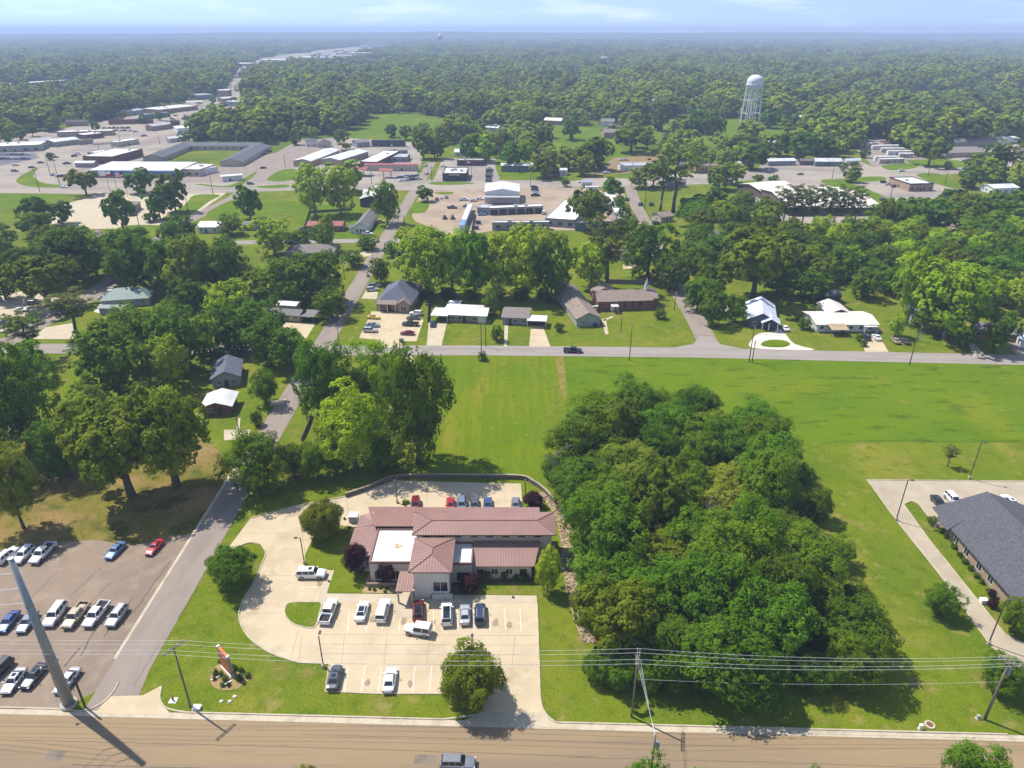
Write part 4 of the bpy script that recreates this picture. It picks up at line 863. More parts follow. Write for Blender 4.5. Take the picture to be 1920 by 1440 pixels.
bld('hip_roof_house', 'wide brown-grey hip-roofed house south of the short street', (535,487),(625,486),(545,462),2.8,'hip',2.4,BRICK_TAN,SH_TAUPE,5,.5)
bld('red_roof_house', 'dark red cottage with red metal roof on the short street', (577,434),(642,434),(578,416),2.8,'gx',1.3,BRICK_RED,RED_METAL,4,.5)
hj = bld('gable_house', 'white frame house with long grey gabled roof at the corner', (664,438),(690,438),(676,400),3.2,'gy',2.4,WHITE_WALL,SH_GREY,2,.5); add_roof(MB(),'gx',-2.5,hj['_w']-1,1,5,2.6,1.2,.3).build('wing_roof',SH_GREY,hj); MB().box(-2.2,-.05,1.2,4.8,0,2.5).build('wing_wall',WHITE_WALL,hj)
bld('white_cottage', 'white cottage with bright white roof west of the red-roofed cottage', (372,437),(410,437),(376,415),3.0,'gx',1.4,WHITE_WALL,WHITE_METAL,3,.4)
bld('small_grey_house', 'small grey-roofed cottage behind the left garden trees', (458,432),(482,432),(462,417),2.8,'gx',1.2,GREY_WALL,SH_GREY,2,.5)
bld('brown_gable_house', 'brown brick building with steep gable among dark trees', (186,476),(214,472),(184,440),4.0,'gy',2.5,BRICK_TAN,SH_BROWN,1,None)
bk = bld('bank', 'bank with tan hipped roof, white columns and drive-through', (196,404),(250,402),(212,380),3.6,'hip',2.2,BRICK_TAN,SH_TAUPE,3,.5,cat='bank')
for x in (.72,.82,.92,1.0): MB().box(bk['_w']*x-.2,bk['_w']*x+.2,-4.0,-3.6,0,3.4).build('column',TRIM_W,bk)
MB().box(bk['_w']*.66,bk['_w']*1.05,-4.3,-.1,3.4,3.75).build('canopy',SH_TAUPE,bk)
bld('backyard_house', 'small white house with brown roof in the yard behind the church', (1143,487),(1184,488),(1150,468),2.8,'gx',1.2,WHITE_WALL,SH_BROWN,2,.4)
bld('grey_cottage', 'grey gabled cottage deep in the trees east of the far street', (1486,500),(1512,498),(1488,480),2.9,'gy',1.6,GREY_WALL,SH_GREY,1,None)
bld('beige_cottage', 'small beige cottage with brown roof on the far street', (1239,418),(1262,415),(1246,398),3.0,'gx',1.5,CREAM_WALL,SH_BROWN,2,.5)
bld('gable_cottage', 'small grey cottage glimpsed at the far street bend', (1283,470),(1300,470),(1286,458),2.8,'gy',1.4,WHITE_WALL,SH_GREY,1,None)
# ------------------------------------------------------------------ auto shop block
au = bld('white_warehouse', 'tall white gabled metal warehouse at the highway', (909,381),(974,381),(913,345),6.5,'gy',1.6,WHITE_WALL,WHITE_METAL,0,None,cat='warehouse',o=.2)
MB().box(-.3,au['_w']+.3,-5.5,-.05,4.2,4.5).build('lean_to_roof',GREY_METAL,au)
for x in (.02,.34,.66,.98): MB().box(au['_w']*x-.12,au['_w']*x+.12,-5.3,-5.06,0,4.2).build('post',GREYBOX,au)
a2 = bld('auto_bays', 'open-fronted car workshop bays with pale roof behind the dirt yard', (918,404),(1018,400),(915,386),4.0,'flat',1,GREY_WALL,MEMBRANE,0,None,cat='workshop',units=1)
for k in range(6): door(a2, a2['_w']*(k+.5)/6, 0, a2['_w']/7.5, 3.0, 'f', mat('bay_dark',(0.06,0.055,0.052)), 'bay_shade')  # open bays: the shade inside is painted as dark panels
bld('yard_shed', 'grey metal yard shed beside the workshop bays', (895,402),(917,403),(897,382),3.8,'flat',1,GREY_WALL,GREY_METAL,0,None,cat='shed')
bld('school_wing', 'long white flat-roofed building in front of the dirt yard', (923,432),(1030,431),(926,415),4.0,'flat',1,GREY_WALL,MEMBRANE,0,None,cat='building')
bld('school_wing', 'broad white flat roof east of the dirt yard with stepped edge', (1022,424),(1078,428),(1010,371),4.2,'flat',1,GREY_WALL,MEMBRANE,0,None,cat='building',units=3)
bld('school_wing', 'white flat-roofed wing behind the large spreading oak', (1078,432),(1180,432),(1078,417),3.8,'flat',1,TEAL_WALL,MEMBRANE,5,None,cat='building')
bld('school_wing', 'narrow white-roofed wing running up to the highway corner', (1158,424),(1182,424),(1128,360),4.0,'flat',1,GREY_WALL,MEMBRANE,0,None,cat='building')
bld('school_wing', 'small white-roofed block by the highway in front of the oak', (1098,362),(1122,362),(1098,350),3.8,'flat',1,WHITE_WALL,MEMBRANE,0,None,cat='building')
# ------------------------------------------------------------------ highway: middle
bld('restaurant', 'black-green flat-roofed restaurant with pale lettering on the highway', (830,340),(875,340),(836,314),5.0,'flat',3,DARK_WALL,mat('grey_membrane',(0.50,0.48,0.46),(0.42,0.40,0.385),.3),4,.5,cat='restaurant',units=4,frame=TRIM_D)
rs = bpy.data.objects[[o.name for o in COL.objects if o.name.startswith('restaurant')][0]]
lt = MB(); W_ = rs['_w']
for k, (w, h, a) in enumerate(((.9,1.0,0),(.35,1.2,.1),(.9,.9,.18),(.35,1.2,.2),(.8,1.0,.2),(.35,1.15,.12),(.85,1.0,0))):
    x = W_*.30 + k*W_*.062; lt.box(x - w/2, x + w/2, -.14, -.07, 3.7 + a, 3.7 + a + h*.8)
lt.build('sign_lettering', TRIM_W, rs)
bld('long_dark_shop', 'long dark brown shop behind the black restaurant', (857,311),(907,311),(858,297),4.0,'flat',2,BROWN_WALL,GREY_METAL,0,.5,cat='shop')
bld('green_store', 'dark green store with wide white canopy roof by the lawn', (940,322),(1008,322),(940,306),4.2,'gx',.6,TEAL_WALL,WHITE_METAL,3,.5,cat='store')
bld('white_cabin', 'white cabin building with two flat roofs beside the highway', (1024,329),(1064,329),(1024,315),3.6,'flat',1,WHITE_WALL,BLUE_METAL,3,.6,cat='cabin')
gs = bld('gas_shop', 'long low shop with red roof band and cream wall behind red canopies', (684,320),(784,321),(690,308),4.0,'shed',.6,CREAM_WALL,RED_METAL,0,.7,cat='shop')
def fuel_canopy(label, a, b, c, h, m, name='fuel_canopy', cat='canopy'):
    org, u, v, W, D = frame_of(a, b, c, h); r = thing(name, label, cat, org, math.atan2(u.y, u.x))
    add_roof(MB(), 'gx', 0, W, 0, D, h, 1.1, .1, .35).build('canopy_roof', m, r)
    for x in (.22, .78): MB().box(W*x-.25, W*x+.25, D/2-.25, D/2+.25, 0, h+.6).build('post', GREYBOX, r)
    return r
fuel_canopy('wide red gabled canopy west of the parked blue cars', (642,330),(688,332),(645,313),4.6,RED_METAL)
fuel_canopy('smaller red canopy standing just left of the parked cars', (711,334),(736,335),(712,318),4.6,RED_METAL)
bld('brown_shop', 'dark brown building with white roof behind the red-roofed shop', (676,316),(708,317),(706,282),5.0,'flat',1,BROWN_WALL,MEMBRANE,0,None,cat='shop',units=1)
bld('metal_building', 'light grey metal building beside the white-roofed brown shop', (719,304),(764,304),(722,288),3.8,'flat',1,GREY_WALL,GREY_METAL,0,.5,cat='building')
bld('metal_building', 'upper pale grey metal building with low roof behind the red shop', (728,291),(764,291),(731,282),3.8,'flat',1,GREY_WALL,BLUE_METAL,0,None,cat='building')
bld('charcoal_store', 'charcoal store with a long white roof edge below the far field', (697,275),(760,275),(697,264),5.0,'flat',2,mat('charcoal_wall',(0.07,0.07,0.085),(0.09,0.09,0.105),.5),MEMBRANE,0,.6,cat='store',dm=TRIM_W)
bld('storage_barn', 'first long white-roofed storage barn with tan end wall', (551,312),(585,313),(588,280),4.0,'gy',1.4,TAN_WALL,WHITE_METAL,0,None,cat='storage barn',o=.2)
bld('storage_barn', 'second long grey-white storage barn beside the red canopies', (603,309),(638,311),(630,281),4.0,'gy',1.4,TAN_WALL,BLUE_METAL,0,None,cat='storage barn',o=.2)
bld('old_shed', 'rusty tin-roofed dark shed behind the corner tree', (676,388),(718,388),(682,352),4.5,'gy',1.8,DARK_WALL,mat('mottled_tin',(0.55,0.53,0.50),(0.20,0.19,0.18),.25,lo=.42,hi=.6),0,None,cat='shed')
bld('white_barn_tent', 'white rounded tin hut beside the tin-roofed dark shed', (682,372),(706,372),(684,358),3.0,'gx',1.5,WHITE_WALL,WHITE_METAL,0,None,cat='hut')
bld('house', 'grey two-storey house among trees above the storage barns', (574,275),(594,275),(575,264),5.0,'gx',1.5,WHITE_WALL,SH_GREY,2,None)
bld('house', 'cream gabled house right of the grey two-storey house', (596,277),(622,276),(600,266),4.0,'gy',2.5,CREAM_WALL,SH_GREY,1,None)
bld('house', 'grey-roofed house left of the charcoal store', (670,277),(694,275),(672,264),4.0,'gx',1.8,GREY_WALL,SH_GREY,2,None)
bld('house', 'white house with pale metal roof behind the restaurant trees', (863,277),(879,277),(864,262),4.0,'gy',1.8,WHITE_WALL,BLUE_METAL,1,None)
bld('house', 'white gabled cottage just behind the long dark shop', (853,293),(880,293),(856,282),3.2,'gx',1.8,WHITE_WALL,BLUE_METAL,2,None)
# ------------------------------------------------------------------ highway: left commercial
bs = bld('furniture_store', 'long low store with blue fascia and white metal roof', (172,332),(337,333),(222,306),4.6,'shed',1.0,TAN_WALL,WHITE_METAL,8,.5,cat='store',ww=2.2,wh=1.8,frame=TRIM_D,sides=0)
MB().box(-.3,bs['_w']+.3,-1.6,-.06,3.0,4.5).build('fascia',BLUE_WALL,bs)
bld('store_annex', 'white annex with plain metal walls right of the blue store', (337,330),(376,331),(330,306),4.8,'flat',1,CREAM_WALL,MEMBRANE,0,.4,cat='annex',units=2)
bld('store_trailer', 'white box trailer parked behind the blue-fronted store', (384,328),(410,323),(396,314),4.0,'flat',.5,WHITE_WALL,WHITE_METAL,0,None,cat='trailer')
bld('brick_white_roof_store', 'brown brick store with stepped white roof in front of the avenue', (158,307),(214,308),(206,278),5.5,'flat',2,mat('dark_brown_brick',(0.135,0.075,0.05),(0.18,0.10,0.07),2),MEMBRANE,0,None,cat='store')
bld('store_annex', 'lower white-roofed rear part of the brown brick store', (214,301),(243,296),(236,274),4.5,'flat',2,SAGE_WALL,MEMBRANE,0,None,cat='store')
bld('grey_shed', 'small grey gable shed left of the blue-fronted store', (142,314),(177,314),(144,303),3.2,'gx',1.0,GREY_WALL,GREY_METAL,0,None,cat='shed')
bld('white_shed', 'small white flat-roofed shed on the corner verge', (417,341),(455,338),(424,328),3.4,'gx',.5,WHITE_WALL,BLUE_METAL,0,.4,cat='shed')
motel = thing('motel', 'dark-roofed motel of three wings round a grass court', 'motel')
def wing(root, A, B, w, h, rh, wall, rm):
    A, B = Vector(A), Vector(B); d = B - A; L = d.length; r = math.atan2(d.y, d.x)
    a = add_walls(MB(), 'gx', 0, L, -w/2, w/2, h, rh).build('wall', wall, root, (A.x, A.y, 0)); a.rotation_euler = (0, 0, r)
    b = add_roof(MB(), 'gx', 0, L, -w/2, w/2, h, rh, .7).build('roof', rm, root, (A.x, A.y, 0)); b.rotation_euler = (0, 0, r)
    n = int(L / 6); u = d / L; v = Vector((-u.y, u.x, 0))
    for k in range(n):
        c = A + u * (L * (k + .5) / n) - v * w / 2; f = window(root, c.x, c.y, 1.5, 1.6, 1.3, 'f'); f.rotation_euler = (0, 0, r)
    FOOT.append([tuple(p[:2]) for p in (A - v*w/2, B - v*w/2, B + v*w/2, A + v*w/2)])
SH_MOT = mat('motel_shingle', (0.075,0.078,0.088), (0.10,0.102,0.112), .6)
wing(motel, P(288,303), P(352,277), 15, 3.2, 2.0, CREAM_WALL, SH_MOT); wing(motel, P(345,279), P(492,279), 15, 3.25, 2.0, CREAM_WALL, SH_MOT); wing(motel, P(434,312), P(490,281), 16, 3.3, 2.1, CREAM_WALL, SH_MOT)
bld('car_dealer', 'long grey-green car dealer building with pale roof at the far left', (-20,287),(78,283),(-20,268),5.0,'flat',2,SAGE_WALL,MEMBRANE,5,.5,cat='dealership',ww=3,wh=2.4,zw=1.8)
bld('avenue_shop', 'pale blue gabled shop near the dealer lot', (104,276),(150,270),(118,260),4.2,'gx',1.3,SAGE_WALL,BLUE_METAL,2,.5,cat='shop')
bld('avenue_shop', 'long low white-roofed shop west of the avenue', (108,257),(212,254),(112,245),4.5,'flat',1,TAN_WALL,MEMBRANE,4,.5,cat='shop',units=2)
bld('avenue_shop', 'brown-walled shop with tan roof beside the avenue', (160,262),(196,258),(168,248),4.2,'flat',1,BROWN_WALL,MEMBRANE,0,.5,cat='shop')
bld('avenue_shop', 'tan hip-roofed shop at the foot of the left woods', (124,237),(166,236),(128,229),4.0,'hip',2.2,TAN_WALL,SH_TAUPE,2,.5,cat='shop')
bld('avenue_shop', 'row of shops under a dark red-brown flat roof by the avenue', (204,234),(288,231),(212,226),4.4,'flat',2,BRICK_RED,SH_BROWN,5,.5,cat='shop')
bld('avenue_shop', 'teal-sided shop with white roof beside the avenue', (274,224),(320,219),(284,213),5.0,'flat',2,TEAL_WALL,MEMBRANE,0,.5,cat='shop')
bld('avenue_shop', 'brick shop with white roof behind the teal-sided shop', (300,214),(372,206),(306,199),5.0,'flat',2,BRICK_TAN,MEMBRANE,0,.5,cat='shop')
fuel_canopy('brown flat fuel canopy between the avenue and the brick store', (176,283),(222,280),(180,271),4.6,SH_BROWN)
fuel_canopy('white canopy at the far end of the avenue', (350,199),(380,198),(352,191),4.8,WHITE_METAL)
bld('avenue_shop', 'red-and-white low store east of the avenue', (383,222),(456,221),(388,213),4.8,'flat',2,BRICK_RED,MEMBRANE,0,.5,cat='shop')
bld('avenue_shop', 'long grey-white roofed store below the red-and-white store', (362,235),(455,233),(372,224),4.6,'flat',1,TAN_WALL,WHITE_METAL,0,.5,cat='shop')
bld('avenue_shop', 'bright white-roofed store beside the trees east of the avenue', (334,251),(396,247),(345,235),5.0,'flat',1,WHITE_WALL,MEMBRANE,0,.5,cat='shop')
bld('avenue_shop', 'grey shop with round roof near the avenue bend', (370,187),(402,185),(374,174),6.0,'flat',1,GREY_WALL,GREY_METAL,0,None,cat='shop')
bld('avenue_shop', 'white store with dark grey side just right of the avenue bend', (455,200),(480,196),(462,184),6.0,'flat',1,GREY_WALL,MEMBRANE,0,None,cat='shop')
bld('avenue_shop', 'far white-roofed shop right of the avenue beyond the bend', (472,178),(506,176),(474,170),5.0,'flat',1,TAN_WALL,MEMBRANE,0,None,cat='shop')
bld('mill', 'very long white-roofed brick mill beyond the left woods', (-40,172),(182,155),(-40,160),8.0,'flat',2,BRICK_RED,MEMBRANE,0,None,cat='mill')
bld('grey_hall', 'large grey gable-roofed hall at the left edge woods', (2,220),(92,216),(6,201),6.0,'gx',2.5,WHITE_WALL,GREY_METAL,0,None,cat='hall')
# ------------------------------------------------------------------ highway: right
bld('repair_shop', 'white repair shop with blue-grey roof on the dirt lot', (1165,321),(1222,320),(1180,305),3.8,'gx',1.0,WHITE_WALL,GREY_METAL,3,.5,cat='shop')
bld('ochre_store', 'ochre flat-roofed store beside the highway', (1309,323),(1356,321),(1312,308),4.2,'flat',2,OCHRE_WALL,SH_BROWN,0,.3,cat='store')
sc_ = bld('large_hall', 'sprawling hall with cream metal gable roofs behind a row of pines', (1478,405),(1650,404),(1460,352),4.5,'gx',3.0,BROWN_WALL,CREAM_METAL,0,None,cat='hall',o=.8)
bld('hall_wing', 'cream-roofed rear wing of the sprawling hall', (1425,372),(1490,366),(1420,342),4.5,'gx',2.0,BROWN_WALL,CREAM_METAL,0,None,cat='hall',o=.8)
bld('office', 'pale brick flat-roofed office with dark roof band on its own lot', (1703,359),(1748,358),(1662,333),4.5,'flat',4,BRICK_TAN,MEMBRANE,4,.5,cat='office',frame=TRIM_D)
bld('white_house', 'white house with bright metal roof at the far right edge', (1862,364),(1908,362),(1852,346),3.4,'gx',1.2,WHITE_WALL,WHITE_METAL,2,.5)
bld('garage_house', 'grey house with three white garage doors near the highway', (1440,311),(1491,310),(1438,299),3.4,'gx',1.2,GREY_WALL,BLUE_METAL,3,None)
bld('gable_shop', 'teal-walled shop with white gabled roof near the highway', (1528,312),(1577,312),(1530,300),3.6,'gx',1.8,TEAL_WALL,WHITE_METAL,3,.5,cat='shop')
bld('greenhouse_shed', 'pale blue multi-gabled metal shed by the water tower lawn', (1436,280),(1478,279),(1438,266),3.5,'gx',2.0,WHITE_WALL,BLUE_METAL,0,None,cat='shed')
for i, (a, b, c) in enumerate((((1622,276),(1646,276),(1624,269)),((1635,281),(1684,280),(1638,273)),((1652,286),(1694,286),(1655,279)),((1664,291),(1712,291),(1667,283)),((1686,296),(1712,296),(1688,289)),((1640,302),(1680,302),(1642,295)),((1648,307),(1695,306),(1650,299)))):
    bld('mobile_home', ['short cream mobile home at the back of the park','long white mobile home second from the back','long cream mobile home in the middle of the park','longest mobile home nearest the big tree','short mobile home touching the big tree','long mobile home behind the front one','long white mobile home nearest the highway'][i], a, b, c, 3.2, 'gx', .4, [CREAM_WALL, WHITE_WALL][i % 2], WHITE_METAL, 4, .35, 1.0, .9, .15, cat='mobile home', group='mobile homes in rows', sides=0)
bld('lodge', 'brown-roofed motel block with porch behind the big tree', (1772,296),(1850,294),(1770,276),3.6,'gx',2.2,TAN_WALL,SH_TAUPE,4,.5,cat='lodge')
bld('lodge', 'upper brown-roofed motel block behind the lower one', (1790,277),(1868,273),(1794,264),4.6,'gx',2.0,TAN_WALL,SH_TAUPE,5,None,cat='lodge')
bld('hillside_hall', 'brown roofed hall with tan gable above the mobile homes', (1690,262),(1765,260),(1696,247),4.0,'gx',2.5,TAN_WALL,SH_TAUPE,3,.5,cat='hall')
bld('house', 'white house at the far right above the lodge', (1868,270),(1908,268),(1872,258),3.6,'gx',1.5,WHITE_WALL,WHITE_METAL,2,None)
tr2 = random.Random(91); TC = []
for i in range(52):
    f = tr2.random(); x = 442 + 300 * f + tr2.uniform(-14, 14); y = 140 - 58 * f ** .8 + tr2.uniform(-5, 7); s = mpp(y); p = P(x, y); Wm = tr2.uniform(10, 26) * s * (.5 + .5 * f * .4); D_ = tr2.uniform(14, 30); hh = tr2.uniform(5, 11)
    if any(abs(p.x - q.x) < Wm * .6 + 8 and abs(p.y - q.y) < 40 for q in TC): continue
    TC.append(p); r = thing('town_building', 'tiny pale building in the far town centre along the avenue', 'building', (p.x, p.y, 0), tr2.uniform(-.2, .2), 'far town centre')
    MB().box(-Wm/2, Wm/2, 0, D_, 0, hh).build('wall', tr2.choice([BRICK_TAN, WHITE_WALL, CREAM_WALL, BRICK_RED]), r); MB().box(-Wm/2-.4, Wm/2+.4, -.4, D_+.4, hh, hh+.6).build('roof', tr2.choice([MEMBRANE, WHITE_METAL, BLUE_METAL, MEMBRANE, GREY_METAL]), r)
for (a, b, c, h_, w_, r_, l) in (((62,277),(102,271),(66,263),4.5,GREY_WALL,GREY_METAL,'grey block left of the pale blue gabled shop'),((150,272),(176,269),(154,262),4,TAN_WALL,MEMBRANE,'small tan shop right of the pale blue gabled shop'),((318,268),(350,264),(322,258),3.6,WHITE_WALL,WHITE_METAL,'row of white trailers on the avenue lot'),((222,276),(262,270),(228,262),4.2,CREAM_WALL,MEMBRANE,'cream shop facing the avenue lot'),((288,246),(330,240),(294,233),4.6,BRICK_TAN,GREY_METAL,'grey-roofed shop between the avenue lanes and trees'),((238,218),(270,214),(242,206),5,GREY_WALL,GREY_METAL,'grey shop at the wood edge left of the avenue'),((404,212),(436,209),(408,202),5,BRICK_RED,MEMBRANE,'brick-fronted shop in the avenue bend'),((418,192),(440,190),(420,183),5,TAN_WALL,WHITE_METAL,'small white-roofed shop in the avenue bend'),((640,290),(668,289),(644,281),4,TAN_WALL,MEMBRANE,'small flat shop between storage barns and brown shop'),((1270,318),(1298,317),(1272,308),3.6,CREAM_WALL,SH_GREY,'small cream house left of the ochre store'),((1375,316),(1404,315),(1378,306),3.6,WHITE_WALL,WHITE_METAL,'white cottage right of the ochre store'),((1500,310),(1524,310),(1502,300),3.4,BROWN_WALL,SH_BROWN,'brown shed left of the teal-walled shop'),((1585,310),(1612,309),(1588,300),3.4,WHITE_WALL,BLUE_METAL,'white trailer right of the teal-walled shop'),((1090,352),(1110,352),(1092,344),3.6,WHITE_WALL,GREY_METAL,'small booth at the highway opposite the dirt lot'),((1250,352),(1285,351),(1252,342),3.6,GREY_WALL,SH_GREY,'grey cottage between the two tall pines and the highway'),((1318,408),(1345,407),(1320,396),3.4,WHITE_WALL,BLUE_METAL,'white-roofed house glimpsed in the far street woods'),((1330,452),(1356,452),(1332,440),3.2,CREAM_WALL,SH_GREY,'grey-roofed house deep in the far street woods'),((1790,470),(1822,469),(1792,456),3.2,WHITE_WALL,BLUE_METAL,'pale roof deep in the right-hand woods')):
    bld('small_building', l, a, b, c, h_, 'flat' if r_ is MEMBRANE else 'gx', 1.2, w_, r_, 2, .5, cat='building')
# specks of distant roofs seen between the far trees
FAR = [(450,128,40),(520,122,60),(600,118,70),(575,113,30),(640,112,46),(680,108,60),(720,135,18),(838,108,30),(948,112,20),(1000,113,10),(1050,112,26),(1120,118,40),(1310,92,14),(1430,92,10),(1505,104,30),(1576,108,18),(1732,118,34),(1765,115,14),(1830,126,30),(1868,130,30),(320,130,20),(290,114,44),(480,165,26),(545,164,14),(420,185,20),(780,135,14),(1212,214,26),(1230,160,10),(1070,164,10)]
for i, (x, y, w) in enumerate(FAR):
    s = mpp(y); hh = 11 + (i % 3) * 2
    p = P(x, y); r = thing('building', 'tiny pale roof showing among the far trees under the horizon', 'building', (p.x, p.y, 0), 0, 'distant roofs')
    Wm = w * s; D_ = min(60, Wm * .8)
    MB().box(-Wm/2, Wm/2, 0, D_, 0, hh).build('wall', [BRICK_TAN, WHITE_WALL, CREAM_WALL][i % 3], r); MB().box(-Wm/2-.5, Wm/2+.5, -.5, D_+.5, hh, hh+.7).build('roof', [MEMBRANE, WHITE_METAL, BLUE_METAL][i % 3], r)
    cl = .15 * p.y
    FOOT.append([(p.x-Wm/2-4, p.y-cl), (p.x+Wm/2+4, p.y-cl), (p.x+Wm/2+4, p.y+D_+4), (p.x-Wm/2-4, p.y+D_+4)])

# ================================================================== TREES
BARK = mat('bark', (0.085, 0.065, 0.048), (0.13, 0.105, 0.08), 2.0, rough=0.95)
BARK_P = mat('pale_bark', (0.26, 0.23, 0.19), (0.16, 0.135, 0.105), 1.5, rough=0.95)
LM = {
 'oak':    leaf_mat('oak_leaf', (0.105, 0.163, 0.007), (0.238, 0.293, 0.017), trans=0.44),
 'dark':   leaf_mat('dark_leaf', (0.064, 0.138, 0.006), (0.143, 0.246, 0.011), trans=0.44),
 'bright': leaf_mat('bright_leaf', (0.209, 0.337, 0.007), (0.358, 0.488, 0.014), trans=0.35),
 'mid':    leaf_mat('mid_leaf', (0.081, 0.174, 0.006), (0.166, 0.284, 0.012), trans=0.44),
 'olive':  leaf_mat('olive_leaf', (0.147, 0.213, 0.013), (0.287, 0.343, 0.032), trans=0.44),
 'pine':   leaf_mat('pine_needle', (0.077, 0.124, 0.013), (0.140, 0.193, 0.021), trans=0.15),
 'fuzzy':  leaf_mat('fuzzy_leaf', (0.126, 0.186, 0.008), (0.247, 0.293, 0.017), trans=0.44),
 'plum':   leaf_mat('plum_leaf', (0.026, 0.008, 0.010), (0.052, 0.014, 0.018), trans=0.15),
 'shrub':  leaf_mat('shrub_leaf', (0.069, 0.139, 0.008), (0.131, 0.211, 0.013), trans=0.44),
 'far':    leaf_mat('far_leaf', (0.112, 0.193, 0.007), (0.285, 0.356, 0.017), trans=0.3, vary=0.4),
}
def leaves_mesh(name, pos, nor, size, tint, m, rs, aspect=0.62):
    n = len(pos)
    nor = nor / np.maximum(np.linalg.norm(nor, axis=1, keepdims=True), 1e-6)
    a = rs.normal(size=(n, 3)); t1 = a - nor * np.sum(a * nor, 1, keepdims=True); t1 /= np.maximum(np.linalg.norm(t1, axis=1, keepdims=True), 1e-6)
    t2 = np.cross(nor, t1); s = size.reshape(-1, 1)
    v = np.empty((n, 4, 3)); v[:, 0] = pos - t1 * s; v[:, 1] = pos - t2 * s * aspect + t1 * s * .15; v[:, 2] = pos + t1 * s; v[:, 3] = pos + t2 * s * aspect + t1 * s * .15
    me = bpy.data.meshes.new(name); me.vertices.add(4 * n); me.loops.add(4 * n); me.polygons.add(n)
    me.vertices.foreach_set('co', v.astype(np.float32).ravel())
    me.loops.foreach_set('vertex_index', np.arange(4 * n, dtype=np.int32))
    me.polygons.foreach_set('loop_start', np.arange(0, 4 * n, 4, dtype=np.int32))
    at = me.attributes.new('tint', 'FLOAT', 'POINT'); at.data.foreach_set('value', np.repeat(np.clip(tint, 0, 1), 4).astype(np.float32))
    me.materials.append(m); me.update(calc_edges=True); return me
def sphere_dirs(rs, n):
    d = rs.normal(size=(n, 3)); return d / np.linalg.norm(d, axis=1, keepdims=True)
SPEC = { # H, R, crown bottom, lobes, lobe radius range, spread of lobes, squash of top
 'oak':    dict(H=13, R=7.0, zb=4.0, nl=38, lr=(.20,.33), sub=.215, up=.45),
 'dark':   dict(H=14, R=6.2, zb=1.3, nl=36, lr=(.30,.46), sub=.25, up=.30),
 'bright': dict(H=15, R=5.4, zb=1.4, nl=34, lr=(.26,.44), sub=.28, up=.25),
 'mid':    dict(H=14, R=6.0, zb=1.0, nl=36, lr=(.28,.46), sub=.26, up=.30),
 'olive':  dict(H=15, R=6.4, zb=3.0, nl=44, lr=(.24,.36), sub=.28, up=.40),
 'fuzzy':  dict(H=8.5, R=4.6, zb=0.5, nl=80, lr=(.24,.32), sub=.36, up=.30),
 'plum':   dict(H=4.6, R=2.5, zb=1.0, nl=26, lr=(.28,.42), sub=.36, up=.25),
 'shrub':  dict(H=2.0, R=1.2, zb=0.05, nl=18, lr=(.34,.46), sub=.36, up=.2),
}
LOD = {'near': (1.0, 20, 21, .036), 'mid': (.85, 11, 14, .064), 'far': (.5, 7, 8, .165)}
def crown_points(kind, seed, lod):
    sp = SPEC[kind]; rs = np.random.RandomState(seed); fl, ns, nf, ls = LOD[lod]
    H, Rr, zb = sp['H'], sp['R'], sp['zb']; nl = max(12, int(sp['nl'] * fl)); cz = (H + zb) / 2; c = (H - zb) / 2
    i = np.arange(nl) + .5; ph = np.arccos(1 - 2 * i / nl); th = np.pi * (1 + 5 ** .5) * i + rs.uniform(0, 6)
    d = np.stack([np.sin(ph) * np.cos(th), np.sin(ph) * np.sin(th), np.cos(ph)], 1) + rs.normal(size=(nl, 3)) * .16
    lr = rs.uniform(*sp['lr'], size=nl) * Rr
    bulge = 1 + .22 * np.sin(3 * th + rs.uniform(0, 6)) * np.sin(ph)            # uneven outline
    rad = rs.uniform(.60, .80, size=nl) * bulge
    low = d[:, 2] < -.35; rad = np.where(low, rad * rs.uniform(.75, 1.0, size=nl), rad)
    L = np.stack([d[:, 0] * Rr * rad, d[:, 1] * Rr * rad, cz + d[:, 2] * c * np.minimum(rad, .86)], 1)
    inner = sphere_dirs(rs, nl // 4) * np.array([Rr, Rr, c]) * .38; inner[:, 2] += cz
    L = np.vstack([L, inner]); lr = np.concatenate([lr, np.full(len(inner), Rr * .34)]); n = len(L)
    lt = rs.uniform(0, 1, n)
    ctr = np.array([0, 0, cz - c * .25])
    out = (L - ctr); out /= np.maximum(np.linalg.norm(out, axis=1, keepdims=True), 1e-6)
    sd = sphere_dirs(rs, n * ns).reshape(n, ns, 3) + out[:, None] * .55 + np.array([0, 0, sp['up']])
    sd /= np.linalg.norm(sd, axis=2, keepdims=True)
    sc = L[:, None] + sd * (lr[:, None, None] * rs.uniform(.72, 1.05, size=(n, ns, 1)))
    sr = lr[:, None] * sp['sub'] * rs.uniform(.7, 1.35, size=(n, ns)); st = rs.uniform(0, 1, (n, ns))
    e = sphere_dirs(rs, n * ns * nf).reshape(n, ns, nf, 3) + sd[:, :, None] * .5
    e /= np.linalg.norm(e, axis=3, keepdims=True)
    pos = sc[:, :, None] + e * sr[:, :, None, None] * np.where(rs.uniform(size=(n, ns, nf, 1)) < .16, rs.uniform(1.1, 1.75, size=(n, ns, nf, 1)), rs.uniform(.7, 1.12, size=(n, ns, nf, 1)))
    nor = e * .7 + sd[:, :, None] * .9 + np.array([0, 0, .5]) + rs.normal(size=(n, ns, nf, 3)) * (.34 if lod == 'near' else .2)
    tint = .45 * lt[:, None, None] + .3 * st[:, :, None] + .25 * rs.uniform(0, 1, (n, ns, nf))
    pos = pos.reshape(-1, 3); pos[:, 2] = np.maximum(pos[:, 2], .06)
    size = rs.uniform(.7, 1.3, len(pos)) * ls * (Rr if kind not in ('shrub', 'plum') else Rr * 1.15)
    return pos, nor.reshape(-1, 3), size, tint.ravel(), L, rs
